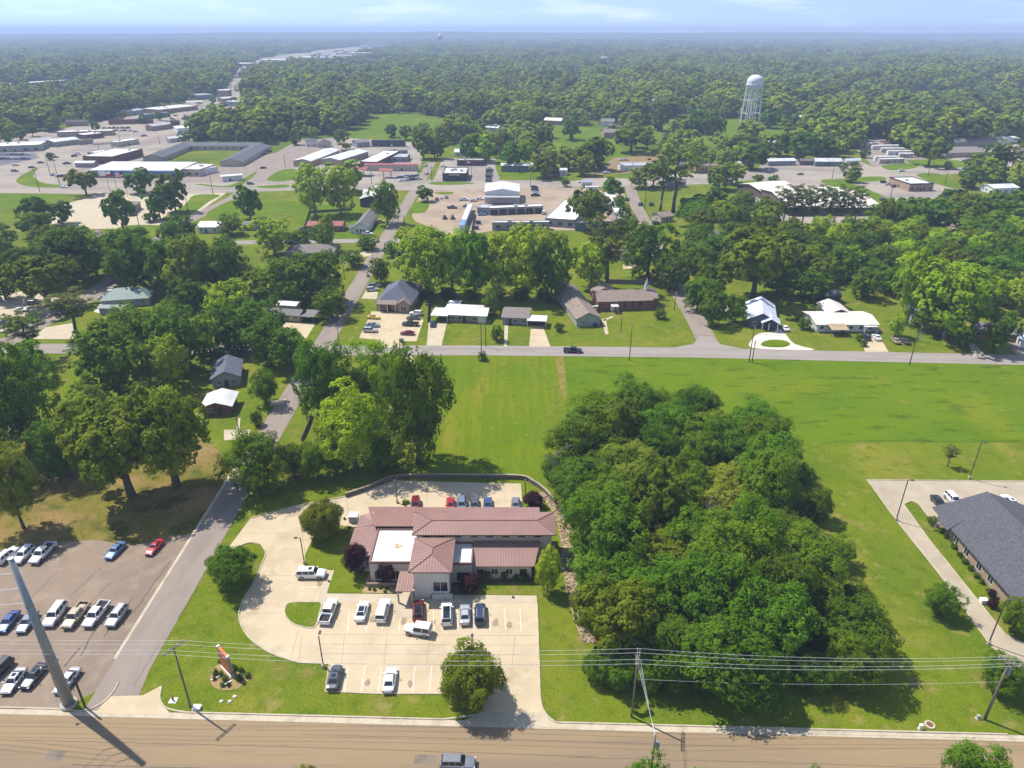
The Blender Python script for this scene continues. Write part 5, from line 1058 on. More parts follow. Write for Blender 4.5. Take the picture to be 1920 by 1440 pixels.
def trunk_mesh(kind, L, seed, lod, bark):
    sp = SPEC[kind]; r = random.Random(seed); H = sp['H']; mb = MB(); n = 8 if lod == 'near' else 5
    r0 = {'oak': .48, 'fuzzy': .2, 'plum': .1, 'shrub': .05}.get(kind, .36)
    top = (H + sp['zb']) / 2; k = 5
    pts = [Vector((0, 0, -0.15))]
    for i in range(1, k): pts.append(Vector((r.uniform(-.3, .3) * i * .25 * sp['R'] / 6, r.uniform(-.3, .3) * i * .25 * sp['R'] / 6, top * i / (k - 1))))
    mb.path(pts, [r0 * 1.35, r0, r0 * .85, r0 * .65, r0 * .35], n)
    for j in range({'near': 11, 'mid': 6, 'far': 0}[lod]):
        q = Vector(L[r.randrange(len(L))]); s = pts[1].lerp(pts[3], r.random()); m_ = s.lerp(q, .5) + Vector((0, 0, -.06 * (q - s).length))
        mb.path([s, m_, q], [r0 * .42, r0 * .27, r0 * .08], 5 if lod == 'near' else 4)
    return mb.mesh('trunk', bark, smooth=True)
def pine_points(seed, lod, H=20.0):
    rs = np.random.RandomState(seed); r = random.Random(seed); nb = {'near': 30, 'mid': 26, 'far': 16}[lod]; nc = {'near': 6, 'mid': 5, 'far': 4}[lod]; nf = {'near': 44, 'mid': 24, 'far': 12}[lod]
    P_, N_, T_, S_ = [], [], [], []; br = []
    for k in range(nb):
        f = (k + .5) / nb; z = H * (.48 + .50 * f) + r.uniform(-.3, .3); ln = 4.2 * (math.sin(math.pi * min(1, .22 + .78 * (1 - f))) * .8 + .25) * r.uniform(.6, 1.15); az = k * 2.4 + r.uniform(-.4, .4)
        tip = np.array([math.cos(az) * ln, math.sin(az) * ln, z + ln * .22]); br.append((z, tip))
        for q in range(nc):
            t = .35 + .65 * (q + r.random()) / nc; c = np.array([0, 0, z]) * (1 - t) + tip * t + rs.normal(size=3) * .35; rad = r.uniform(.6, 1.05)
            e = sphere_dirs(rs, nf) * np.array([1, 1, .5]); P_.append(c + e * rad * rs.uniform(.3, 1, (nf, 1))); N_.append(e + np.array([0, 0, .6]) + rs.normal(size=(nf, 3)) * .5)
            T_.append(np.full(nf, r.random()) * .6 + rs.uniform(0, .4, nf)); S_.append(np.full(nf, {'near': .20, 'mid': .30, 'far': .5}[lod]))
    return np.vstack(P_), np.vstack(N_), np.concatenate(S_), np.concatenate(T_), br, rs
PROTO = {}
def proto(kind, lod, var):
    key = (kind, lod, var)
    if key in PROTO: return PROTO[key]
    seed = abs(hash_(kind)) % 1000 + var * 37 + {'near': 0, 'mid': 5, 'far': 9}[lod]
    if kind == 'pine':
        p, n, s, t, br, rs = pine_points(seed, lod); cm = leaves_mesh('crown', p, n, s, t, LM['pine'], rs, .4)
        mb = MB(); r = random.Random(seed); pts = [Vector((0, 0, -.15))] + [Vector((r.uniform(-.12, .12) * i, r.uniform(-.12, .12) * i, 20 * i / 5)) for i in range(1, 6)]
        mb.path(pts, [.34, .28, .24, .19, .13, .05], 7 if lod == 'near' else 5)
        for z, tip in br:
            if lod != 'far': mb.tube((pts[3].x, pts[3].y, z), tuple(tip), .07, .025, 4, caps=False)
        tm = mb.mesh('trunk', BARK, True); dims = (20.5, 3.9)
    else:
        mk = {'round': 'shrub'}.get(kind, kind)
        p, n, s, t, L, rs = crown_points(mk, seed, lod); cm = leaves_mesh('crown', p, n, s, t, LM[mk], rs)
        tm = trunk_mesh(mk, L, seed, lod, BARK_P if kind == 'bright' else BARK)
        zz = np.percentile(p[:, 2], 99.5); rr_ = np.percentile(np.hypot(p[:, 0], p[:, 1]), 97); dims = (zz, rr_)
    PROTO[key] = (cm, tm, dims); return PROTO[key]
def hash_(s):
    h = 7
    for ch in s: h = (h * 31 + ord(ch)) % 100003
    return h
NAMES = {'oak': ('oak_tree', 'tree'), 'dark': ('broadleaf_tree', 'tree'), 'bright': ('pecan_tree', 'tree'), 'mid': ('broadleaf_tree', 'tree'), 'olive': ('oak_tree', 'tree'), 'fuzzy': ('ornamental_tree', 'tree'), 'plum': ('plum_tree', 'tree'), 'shrub': ('shrub', 'shrub'), 'pine': ('pine_tree', 'pine tree')}
TREES = []                                        # (x, y, radius) of planted individuals
trng = random.Random(11); _cnt = {}
def plant(kind, x, y, h, rad, label, group=None, lod=None):
    d = math.hypot(x, y)
    lod = lod or ('near' if d < 185 else 'mid' if d < 400 else 'far')
    nv = 3 if kind in ('mid', 'dark', 'oak', 'bright') else 2
    _cnt[kind] = _cnt.get(kind, 0) + 1
    cm, tm, (pz, pr) = proto(kind, lod, _cnt[kind] % nv)
    nm, cat = NAMES[kind]
    r = thing(nm, label, cat, (x, y, 0), trng.uniform(0, 6.28), group)
    s = trng.uniform(.92, 1.08); r.scale = (rad / pr * s, rad / pr / s, h / pz)
    obj('trunk', tm, r); obj('crown', cm, r)
    TREES.append((x, y, rad)); return r
def T(kind, bx, by, ty, wpx, label, group=None, k=1.0):
    p = P(bx, by); rad = wpx * mpp(by) / 2; H0 = max(.6, Zat(ty, p.y)); d = math.atan2(CAM_H - H0 / 2, p.y); cd, sd = math.cos(d), math.sin(d)
    if kind != 'pine':
        lo, hi = .3, H0 * 1.3
        for _ in range(30):
            h = (lo + hi) / 2; a = .54 * h * cd + math.sqrt((.46 * h * cd) ** 2 + (rad * .9 * sd) ** 2)
            lo, hi = (h, hi) if a < H0 * cd else (lo, h)
        h = max(h, .75 * rad, .5)
    else: h = H0
    back = rad * .45 * min(1, max(0, (math.degrees(d) - 12) / 20)) if kind in ('fuzzy', 'dark', 'mid', 'bright', 'shrub', 'plum') else 0
    return plant(kind, p.x, p.y + back, h * k, rad, label, group)
def ordinals(kindlist, place, group):
    """a left-to-right line of trees that look alike: labelled by their order"""
    words = ['first','second','third','fourth','fifth','sixth','seventh','eighth','ninth','tenth','eleventh','twelfth']
    L = sorted(kindlist, key=lambda t: t[1])
    for i, (k, bx, by, ty, w) in enumerate(L):
        T(k, bx, by, ty, w, '%s tree from the left %s' % (words[i], place), group)

# --- single trees near the clinic
T('dark', 430,1112,1036,96,'round dense dark green tree on the lawn by the side street')
T('fuzzy', 603,1018,950,74,'upright feathery tree beside the clinic drive')
T('fuzzy', 882,1334,1226,118,'round yellow-green tree at the corner of the parking lot')
T('bright', 1027,1118,1026,52,'slender bright green tree at the clinic front corner')
T('plum', 668,1082,1023,54,'large purple-leaved plum tree at the clinic west wall')
T('plum', 725,1098,1058,38,'purple-leaved plum tree left of the porch canopy')
T('plum', 880,1116,1082,44,'low purple-leaved shrub tree right of the white entry')
T('mid', 1768,1163,1102,66,'small round tree on the grass beside the right-hand drive')
T('mid', 1886,1312,1236,86,'small leafy tree behind the leaning right-hand pole')
T('mid', 1908,1196,1128,70,'bushy tree between the office and its drive')
T('pine', 1776,875,838,26,'young pine sapling alone beside the ditch')
# --- tree tops poking up from below the frame
plant('mid', 58.5, 57.0, 11.6, 4.2, 'leafy tree top rising at the bottom right corner')
plant('mid', 16.0, 54.0, 14.2, 3.6, 'scraggly bush top beside the near road pole')
plant('bright', 21.5, 54.0, 13.0, 2.2, 'thin light green treetop right of the near road pole')
plant('fuzzy', -24.5, 54.5, 11.6, 2.2, 'small round treetop at the bottom edge left of the grey car')
plant('mid', 36.5, 54.0, 12.3, 2.0, 'low treetop on the bottom edge toward the right')
# --- west park
T('oak', 247,930,730,205,'huge spreading oak with forked trunk beside the car lot')
T('oak', 333,912,716,150,'dark oak leaning over the bright tree in the park')
T('bright', 318,922,738,98,'bright green twin-stemmed tree between the park oaks')
T('mid', 42,862,652,150,'tall tree at the left edge above the park')
T('olive', 45,990,838,100,'pale green tree at the left edge by the car lot')
T('mid', 118,905,790,110,'medium tree left of the huge spreading oak')
T('dark', -30,930,800,110,'dark tree cut by the left edge of the park')
T('dark', 478,936,813,122,'dark tree overhanging the side street bend')
ordinals([('dark',548,905,838,60),('mid',585,906,832,66),('dark',630,900,838,60),('dark',715,892,822,70)], 'in the hedge line behind the clinic drive', 'hedge line trees')
T('bright', 662,892,716,130,'tall bright sycamore in front of the dark field tree')
T('dark', 782,884,664,140,'large dark tree whose shadow falls on the mown field')
T('mid', 608,800,641,112,'full green tree on the corner of side and cross streets')
T('bright', 706,788,640,96,'light green tree at the cross street beside the large dark tree')
T('mid', 668,800,690,80,'green tree between the sycamore and the corner tree')
T('mid', 498,762,696,58,'small tree at the side street opposite the blue-roofed house')
T('bright', 322,738,634,76,'bright lime green tree among the dark west trees')
T('dark', 215,752,612,150,'big dark tree left of the lime green tree')
T('shrub', 482,800,772,26,'round clipped bush by the white path')
T('pine', 66,676,586,78,'lone pine standing in front of the left street')
T('pine', 146,632,546,86,'umbrella pine beside the pale drive')
T('mid', 170,790,720,80,'rounded green tree in front of the big dark tree')
T('mid', 260,770,716,70,'leafy tree below the lime green tree')
ordinals([('dark',262,692,588,100),('mid',335,704,582,110),('mid',392,668,575,96),('dark',450,664,578,96),('dark',505,690,598,86),('mid',545,700,616,76)], 'in the wooded row south of the green roof', 'wooded row by the cross street')
ordinals([('mid',250,640,572,80),('dark',320,645,568,90),('bright',440,622,532,100),('mid',495,650,560,90)], 'in the second row behind the wooded row', 'second wooded row')
T('oak', 92,574,478,140,'wide oak above the left street parking')
T('dark', 8,562,468,70,'dark tree at the left edge above the street')
ordinals([('dark',132,532,426,110),('mid',180,520,440,80),('dark',252,546,432,100),('mid',318,552,448,90),('olive',372,560,440,100),('dark',428,556,450,90)], 'in the dark belt below the bank', 'dark belt of trees')
ordinals([('dark',78,432,368,58),('mid',118,420,376,46),('mid',232,432,356,60)], 'round the bank lot', 'trees round the bank')
T('oak', 163,366,316,58,'rounded tree in front of the blue-fronted store')
T('dark', 266,362,313,54,'dark round tree beside the three flags')
T('dark', 330,397,320,52,'tall tree with bare trunk at the highway verge')
T('mid', 301,411,350,46,'leaning tree left of the tall bare-trunked tree')
T('dark', 284,416,398,28,'low dark bush at the verge')
T('mid', 470,411,346,52,'open branched tree in the corner meadow')
T('bright', 592,406,306,80,'left of the two big bright trees by the old shed')
T('bright', 640,402,312,66,'right of the two big bright trees by the old shed')
T('mid', 727,420,339,60,'tall oval tree at the side street corner')
T('dark', 797,378,347,30,'small round tree on the verge by the highway crossing')
T('bright', 515,480,406,84,'spreading bright tree left of the hip-roofed house')
T('bright', 616,470,402,36,'narrow bright tree in front of the red-roofed cottage')
ordinals([('mid',500,560,500,86),('dark',560,572,476,110),('dark',610,570,470,90),('mid',622,600,540,66)], 'in the clump north of the tan ranch house', 'clump by the tan ranch')
T('mid', 604,462,420,60,'leafy tree between the red-roofed cottage and the short street'); T('dark', 560,470,432,56,'dark tree left of the red-roofed cottage'); T('mid', 690,468,440,44,'small tree on the lawn by the short street corner'); T('mid', 435,440,398,50,'garden tree right of the white cottage'); T('dark', 345,455,402,60,'dark tree below the white cottage')
T('mid', 662,500,468,50,'thin tree by the side street sign')
T('dark', 713,532,484,46,'dark tree in front of the grey-roofed brick house')
T('mid', 734,482,452,32,'small tree at the dirt pull-off by the side street')
T('shrub', 1660-730+2,640,610,26,'little tree in front of the white-roofed ranch house')
T('mid', 921,592,546,34,'garden tree at the end of the white-roofed ranch house')
# --- bright row behind the street houses
ordinals([('bright',800,556,424,112),('bright',848,556,432,84),('mid',890,562,430,84),('bright',935,560,440,84),('bright',985,562,422,96),('dark',1034,566,440,84)], 'in the bright row behind the ranch houses', 'bright row of trees')
T('bright', 1108,545,448,86,'bright tree behind the church hall')
T('pine', 1137,545,406,92,'tall dark pine behind the church hall')
T('mid', 1214,522,414,104,'broad tree at the back of the church lawn')
T('dark', 1262,545,470,70,'dark tree leaning over the far street')
T('oak', 1105,432,356,104,'large spreading oak over the white flat roofs')
T('mid', 1148,372,332,46,'round tree at the highway end of the white wing')
ordinals([('mid',1160,400,366,30),('mid',1168,420,384,30),('mid',1178,440,402,32)], 'along the white wing by the far street', 'street trees by the white wing')
ordinals([('pine',1238,395,288,64),('pine',1262,398,272,84)], 'of the two tall pines south of the highway', 'two tall pines')
ordinals([('mid',1308,585,520,66),('dark',1335,612,545,60),('mid',1330,560,492,70)], 'lining the far street', 'trees lining the far street')
T('mid', 1378,606,552,46,'small street tree in front of the navy house')
ordinals([('pine',1464,440,352,44),('pine',1482,440,346,44),('pine',1500,442,352,40),('pine',1520,440,350,44),('pine',1545,440,348,44),('pine',1560,438,356,36),('pine',1580,440,346,44),('pine',1598,436,356,36)], 'in the row of tall pines by the sprawling hall', 'row of tall pines')
T('oak', 1410,560,428,170,'massive round oak east of the far street')
T('bright', 1702,612,470,72,'tall bright yellow-green tree behind the white house')
T('bright', 1776,640,492,136,'wide bright yellow-green tree behind the white house')
T('dark', 1768,628,550,86,'dark tree in front of the wide bright tree')
T('mid', 1868,664,586,66,'tree in front of the grey-roofed house by the street')
T('mid', 1806,652,612,44,'bushy tree by the right end driveway')
T('bright', 1680,632,590,36,'thin light tree beside the two parked cars')
T('dark', 1840,452,386,90,'dark tree near the asphalt lot at the right')
T('mid', 1488+210,430,370,70,'round tree south of the flat-roofed office')
T('oak', 1740,312,256,66,'big dark oak over the mobile homes')
T('dark', 1815,352,312,54,'tree in front of the far right white house')
ordinals([('pine',1880,335,262,60),('pine',1905,338,262,60),('dark',1860,330,268,50)], 'of the trees right of the brown lodge', 'trees right of the lodge')
T('mid', 795,298,246,44,'left half of the dark pair by the side street end'); T('dark', 815,297,250,40,'right half of the dark pair by the side street end')
T('bright', 1298,322,274,34,'small bright tree beside the ochre store')
T('oak', 1183,286,236,70,'broad tree behind the dirt lot')
T('dark', 1115,318,258,62,'dark tree west of the dirt lot')
T('dark', 1395,232+55,250,60,'round tree below the water tower')
T('mid', 1410,318,268,64,'full tree beside the highway below the water tower')
T('dark', 1530,300,250,64,'dark pair tree above the teal-walled shop')
T('mid', 1500,300,248,50,'tree left of the teal-walled shop')
ordinals([('dark',1235,245,190,44),('mid',1310,250,205,56),('dark',1335,262,208,44),('mid',1440,240,205,44),('dark',1480,242,210,44)], 'round the water tower lawn', 'trees round the tower lawn')
ordinals([('mid',885,300,250,52),('bright',910,305,254,46),('mid',960,318,268,50),('bright',985,312,262,40),('dark',1015,290,240,50),('mid',1070,262,220,40)], 'in the loose group behind the green store', 'group behind the green store')
# --- groves: many like trees, told apart by colour and by where in the grove they stand
for i, (x, y, h_, w_) in enumerate(((800,557,3.5,34),(840,558,4,40),(885,560,3.5,36),(930,560,4,40),(975,562,4.5,44),(1020,564,4,40))):
    p_ = P(x, y); plant('dark', p_.x, p_.y, h_, w_ * mpp(y) / 2, '%s low bush from the left at the foot of the bright row' % ['first','second','third','fourth','fifth','sixth'][i], 'bushes under the bright row')
def poisson(poly, rad, seed, tries=4000, avoid=(), keep=None):
    r = random.Random(seed); xs = [p[0] for p in poly]; ys = [p[1] for p in poly]; out = []
    for _ in range(tries):
        p = (r.uniform(min(xs), max(xs)), r.uniform(min(ys), max(ys)))
        if not inside(p, poly): continue
        if any((p[0]-q[0])**2 + (p[1]-q[1])**2 < rad*rad for q in out): continue
        if any((p[0]-q[0])**2 + (p[1]-q[1])**2 < (rad*.8)**2 for q in avoid): continue
        if any(inside(p, f) for f in FOOT): continue
        out.append(p)
    return out
TONE = {'dark': 'dark green', 'mid': 'mid green', 'bright': 'bright green', 'oak': 'deep olive green', 'olive': 'pale olive'}
def grove(poly_px, rad, seed, kinds, hrange, place, group, bands, rr=(.62, .85), maxn=99):
    pts = poisson(px(poly_px), rad, seed, avoid=TREES)[:maxn]; r = random.Random(seed + 1)
    ys = sorted(p[1] for p in pts); xs = sorted(p[0] for p in pts)
    for (x, y) in pts:
        k = r.choice(kinds); q = sum(y > t for t in ys) * 5 // len(ys); b = (bands[0], 'near half', bands[1], 'far half', bands[2])[q]
        s = ('west side', 'centre', 'east side')[sum(x > t for t in xs) * 3 // len(xs)]; hh = r.uniform(*hrange)
        plant(k, x, y, hh, rad * r.uniform(*rr), '%s %s tree at the %s of %s, %s' % ('tall' if hh > (hrange[0] + hrange[1]) / 2 else 'low', TONE[k], b, place, s), group)
grove([(1080,870),(1120,812),(1230,796),(1400,812),(1430,840),(1438,930),(1485,1010),(1535,1130),(1590,1230),(1560,1280),(1480,1285),(1350,1290),(1230,1285),(1150,1280),(1135,1180),(1120,1080),(1105,990),(1080,920)], 7.9, 21,
      ['mid','mid','mid','dark','mid','oak','mid','olive'], (8.5, 17.5), 'the clinic grove', 'grove beside the clinic', ('road end', 'middle', 'field end'), (.78, 1.0))
gr = random.Random(61)
for i, (x, y) in enumerate(((1120,1270),(1160,1282),(1215,1284),(1270,1284),(1330,1286),(1390,1286),(1450,1284),(1510,1284),(1560,1280),(1128,1190),(1112,1110),(1102,1040),(1085,985),(1500,905),(1530,975),(1565,1060),(1600,1140),(1300,1230),(1380,1200),(1220,1200),(1300,1120),(1450,1150))):
    p_ = P(x, y); plant(gr.choice(['mid', 'dark', 'mid']), p_.x, p_.y, gr.uniform(4.5, 7.5), gr.uniform(2.4, 3.6), '%s understorey bush %s the clinic grove' % (['first','second','third','fourth','fifth','sixth','seventh','eighth','ninth','first','second','third','fourth','first','second','third','fourth','first','second','third','fourth','fifth'][i], 'from the left along the road edge of' if i < 9 else 'up from the road on the west edge of' if i < 13 else 'down from the field on the east edge of' if i < 17 else 'hidden deep inside'), 'understorey of the clinic grove')
T('mid', 1040,905,858,54,'low round bush at the corner of the dense grove')
T('mid', 1606,1305,1196,104,'outermost tree of the grove leaning toward the road')
grove([(1500,540),(1520,470),(1640,430),(1760,470),(1990,440),(2000,590),(1850,590),(1800,560),(1660,565),(1600,560),(1560,545)], 10.5, 33, ['mid','mid','bright','dark','oak','mid','bright'], (9, 16), 'the right-hand woods', 'right-hand woods', ('street edge','middle','back'), (.6,.8))
grove([(1290,505),(1275,440),(1300,400),(1420,395),(1450,430),(1500,450),(1520,560),(1470,560),(1400,520)], 11, 35, ['dark','mid','mid','oak','bright'], (9, 15), 'the far street woods', 'woods east of the far street', ('near edge','middle','back'), (.6,.8))
grove([(1880,430),(1700,440),(1640,425),(1790,400),(2000,405)], 11, 36, ['dark','mid','oak'], (11,15), 'the asphalt lot trees', 'trees below the asphalt lot', ('near edge','middle','back'), (.6,.8))
grove([(-120,640),(-120,480),(60,440),(180,470),(330,470),(480,500),(480,545),(380,600),(300,590),(200,520),(30,560)], 11, 37, ['dark','mid','oak','mid'], (10,14), 'the west woods', 'west woods', ('near edge','middle','back'), (.58,.75), 34)
grove([(0,760),(-200,760),(-200,660),(40,690),(90,740)], 9, 38, ['dark','mid','bright'], (9,13), 'the left-edge yard trees', 'left-edge yard trees', ('near edge','middle','back'), (.55,.75), 12)
for (x, y, h_, l) in ((1166,1185,9.5,'bare grey dead snag at the west edge of the clinic grove'),(1332,1040,12.5,'bare brown dead tree in the middle of the clinic grove'),(1046,905,9.0,'half-bare twiggy tree at the field corner of the grove')):
    p_ = P(x, y); t_ = thing('dead_tree', l, 'tree', (p_.x, p_.y, 0)); mb = MB(); r = random.Random(x); pts = [Vector((0, 0, -.1))] + [Vector((r.uniform(-.5, .5) * i, r.uniform(-.3, .3) * i, h_ * i / 4)) for i in range(1, 5)]; mb.path(pts, [.24, .2, .15, .1, .03], 6)
    for k in range(16):
        s0 = pts[1 + k % 3].lerp(pts[2 + k % 3], r.random()); az = r.uniform(0, 6.28); ln = r.uniform(1.2, 2.8); e_ = s0 + Vector((math.cos(az) * ln, math.sin(az) * ln, ln * r.uniform(.4, 1.0))); mb.path([s0, s0.lerp(e_, .5) + Vector((0, 0, -.1)), e_], [.08, .05, .015], 4)
        for q in range(3): f_ = s0.lerp(e_, .4 + .2 * q); mb.tube(f_, f_ + Vector((r.uniform(-.8, .8), r.uniform(-.8, .8), r.uniform(.2, .9))), .03, .008, 3, caps=False)
    mb.build('trunk', BARK_P, t_)
# --- small shrubs
rs_ = random.Random(8)
SHL = ['round shrub in the tan bed by the clinic entrance']
for (x, y, w) in ((702,1108,7),(712,1104,8),(725,1106,7),(690,1098,6),(699,1092,8),(709,1094,9),(716,1098,9),(735,1100,8),(744,1104,9),(748,1110,9),(722,1112,6),(693,1107,5)):
    T('shrub', x, y, y - w * .9, w * 1.25, SHL[0], 'entrance bed shrubs')
T('shrub', 910,1092,1072,24,'large clipped light green ball shrub at the clinic front')
T('shrub', 968,1090,1078,14,'small clipped shrub right of the large ball shrub')
T('shrub', 945,1089,1073,16,'dark shrub between the two clipped balls'); T('shrub', 985,1090,1076,18,'dark shrub at the wing end wall')
for i, x in enumerate((812,822,832,842)): T('shrub', x,1122,1111,13,'dark green hedge bush under the white entry wall','entry hedge')
for i, (x, y, w) in enumerate(((404,1268,12),(413,1268,9),(402,1276,7),(422,1278,11),(417,1289,8),(428,1288,8),(441,1258,10),(452,1262,10),(450,1278,14),(465,1272,10),(413,1244,9),(437,1250,5))):
    T('shrub', x, y, y - w, w * 1.2, 'small shrub in the mulch bed round the orange sign', 'sign bed shrubs')
for (x, y, w) in ((589,968,8),(612,970,7),(648,1002,8),(652,992,6),(643,975,6)): T('shrub', x + 3, y, y - w*.8, w, 'low shrub in the gravel at the clinic side', 'clinic side shrubs')
T('plum', 1000,955,926,42,'bare-looking reddish shrub behind the clinic roof corner')
T('shrub', 760,946,940,16,'low hedge mound at the rear wall lamp')
for i, (x, y, w) in enumerate(((1765,1000,10),(1750,985,16),(1775,1010,8),(1790,1030,10),(1800,1045,10),(1810,1058,10),(1820,1070,10),(1832,1084,10),(1842,1096,9))): T('shrub', x, y, y - w, w * 1.3, 'green shrub in the bed along the office wall', 'office wall shrubs')
for i, (x, y) in enumerate(((1860,1122),(1862,1142))): T('plum', x, y, y - 16, 20, ['dark red clipped shrub nearest the office wall', 'dark red clipped shrub by the white box'][i])
for (x, y, w, l) in ((1237,598,20,'round shrub alone on the church lawn'),(1048,622,18,'dark bush at the fence beside the carport drive'),(1508,618,22,'bush between the navy house and the white house'),(1498,600,16,'shrub behind the white drive'),(905,676,16,'small bush round the street pole on the mown field'),(1612,640,14,'low shrub along the white house drive'),(1620,650,12,'low shrub by the white house mailbox')):
    T('shrub', x, y, y - w, w * 1.2, l)
AV = [(40,262,22),(18,268,20),(62,256,22),(96,248,20),(180,246,18),(232,226,18),(268,232,16),(330,240,18),(352,232,16),(300,226,16),(420,205,16),(440,196,14),(400,196,14),(388,176,14),(412,170,14),(350,268,22),(372,266,24),(395,262,26),(420,264,24),(445,266,26),(470,266,24),(500,268,22),(95,300,16),(300,296,14),(482,238,26),(505,250,26),(530,258,24),(640,270,26),(555,272,22),(650,284,18),(760,262,26),(735,258,24),(930,296,24),(1040,330,18),(1060,350,16),(1420,345,20),(1448,350,22),(1620,296,20),(1600,318,16),(1580,322,18),(1775,318,16)]
for i, (x, y, w) in enumerate(AV):
    p_ = P(x, y); m_ = mpp(y); plant(['mid', 'dark', 'oak'][i % 3], p_.x, p_.y, w * m_ * trng.uniform(.8, 1.05), w * m_ * .52, '%s tree between the shops and lots %s' % (['mid green', 'dark green', 'olive green'][i % 3], 'left of the avenue' if x < 290 and y < 275 else 'beside the avenue and motel' if x < 540 else 'near the highway stores' if x < 1100 else 'along the right part of the highway'), 'scattered town trees')
# --- the woods beyond the highway: one mass
EXC = [f for f in FOOT]
for o in COL.objects:
    if o.get('kind') == 'structure' and o.type == 'MESH' and o.name.split('.')[0] in ('highway','avenue','shop_lots','store_lot','town_ground','far_field','yard','dirt_lot','mobile_home_lot','asphalt_lot','church_lot','bank_lot','field_beyond','field_by_tower','park_lawn','clearing_lawn','side_street','grass_verge'):
        EXC.append([tuple(v.co[:2]) for v in o.data.vertices])
EXC.append(px([(-500,372),(-500,280),(0,266),(100,243),(200,227),(300,202),(405,178),(436,148),(456,148),(472,185),(460,212),(458,234),(400,242),(345,268),(500,272),(560,262),(640,258),(700,250),(760,262),(830,298),(940,300),(940,352),(0,372)]))
cr_ = random.Random(19)
for i in range(26):
    x, y = cr_.uniform(-40, 1960), cr_.choice([cr_.uniform(150, 235), cr_.uniform(100, 160), cr_.uniform(84, 110)]); p_ = P(x, y); w_ = cr_.uniform(18, 60) * mpp(y) * .5; d_ = cr_.uniform(.05, .12) * p_.y
    if any(inside((p_.x, p_.y), f) for f in EXC): continue
    pl = smooth_line([(p_.x + math.cos(t) * w_ * cr_.uniform(.7, 1.1), p_.y + math.sin(t) * d_ * cr_.uniform(.7, 1.1)) for t in [k * .785 for k in range(8)]], 3, True)
    ground_sheet('clearing', pl, .02 + .001 * i, G_FIELD); EXC.append(pl)
hr_ = random.Random(23); nh = 0
while nh < 46:
    x, y = hr_.uniform(-20, 1940), hr_.choice([hr_.uniform(175, 260), hr_.uniform(120, 200), hr_.uniform(95, 140)]); p_ = P(x, y)
    if x < 660 and y > 170: continue
    if any(inside((p_.x, p_.y), f) for f in EXC): continue
    W_, D_, h_ = hr_.uniform(12, 26) * (1.6 if y < 140 else 1), hr_.uniform(9, 16), hr_.uniform(3.2, 5.5); rt = hr_.uniform(-.5, .5)
    t = thing('house', 'small house roof half hidden in the woods beyond the highway', 'house', (p_.x, p_.y, 0), rt, 'houses in the far woods')
    add_walls(MB(), 'gx', -W_/2, W_/2, 0, D_, h_, 2.2).build('wall', hr_.choice([WHITE_WALL, CREAM_WALL, BRICK_TAN]), t); add_roof(MB(), 'gx', -W_/2, W_/2, 0, D_, h_, 2.2, .6).build('roof', hr_.choice([WHITE_METAL, BLUE_METAL, SH_GREY, CREAM_METAL, MEMBRANE, SH_TAUPE]), t)
    cl = .07 * p_.y; EXC.append([(p_.x-W_*.6, p_.y-cl), (p_.x+W_*.6, p_.y-cl), (p_.x+W_*.7, p_.y+D_+3), (p_.x-W_*.7, p_.y+D_+3)]); nh += 1
def boxes(polys): return [(min(p[0] for p in q), max(p[0] for p in q), min(p[1] for p in q), max(p[1] for p in q), q) for q in polys]
EXB = boxes(EXC)
def blocked(x, y):
    for a, b, c, d, q in EXB:
        if a <= x <= b and c <= y <= d and inside((x, y), q): return True
    return False
STREET_X = [(-61, 5)]
def hillz(x, y): return 0.0
wr = random.Random(77); FP = []; NEARB = [(t[0], t[1], t[2]) for t in TREES if t[1] > 380]
def scatter(y0, y1, step, sc0, sc1, idx, keep=1.0):
    y = y0
    while y < y1:
        hw = .80 * y + 60; x = -hw
        while x < hw:
            xx, yy = x + wr.uniform(-.45, .45) * step, y + wr.uniform(-.45, .45) * step
            x += step
            if wr.random() > keep: continue
            cl = .5 + .5 * math.sin(xx * .011 + math.sin(yy * .007) * 2) * math.sin(yy * .009 + 1.3)
            c2 = math.sin(xx * .0043 + 1.7 * math.sin(yy * .0031 + 2)) * math.sin(yy * .0037 + xx * .0012)
            if idx < 2 and wr.random() > .56 + .55 * cl + .55 * c2: continue
            if idx == 2 and c2 < -.72: continue
            if blocked(xx, yy): continue
            if idx == 0 and yy < 900 and any((xx-a)**2 + (yy-b)**2 < (c+3)**2 for a, b, c in NEARB): continue
            FP.append((xx, yy, sc0 + (sc1 - sc0) * wr.random() ** 1.4 * (.7 + .6 * cl), wr.choice(IDX[idx])))
        y += step
IDX = {0: [0,1,2,3,4,4,5], 1: [0,1,2,3,4,4,5], 2: [6,7]}
scatter(455, 640, 14.5, .75, 1.3, 0, .66); scatter(640, 1100, 14.0, .6, 1.75, 0, 1.0); scatter(1100, 2100, 16.5, .65, 2.0, 1, 1.0)
scatter(2100, 4600, 52, 1.0, 1.7, 2); scatter(4600, 7000, 80, 1.3, 2.0, 2)
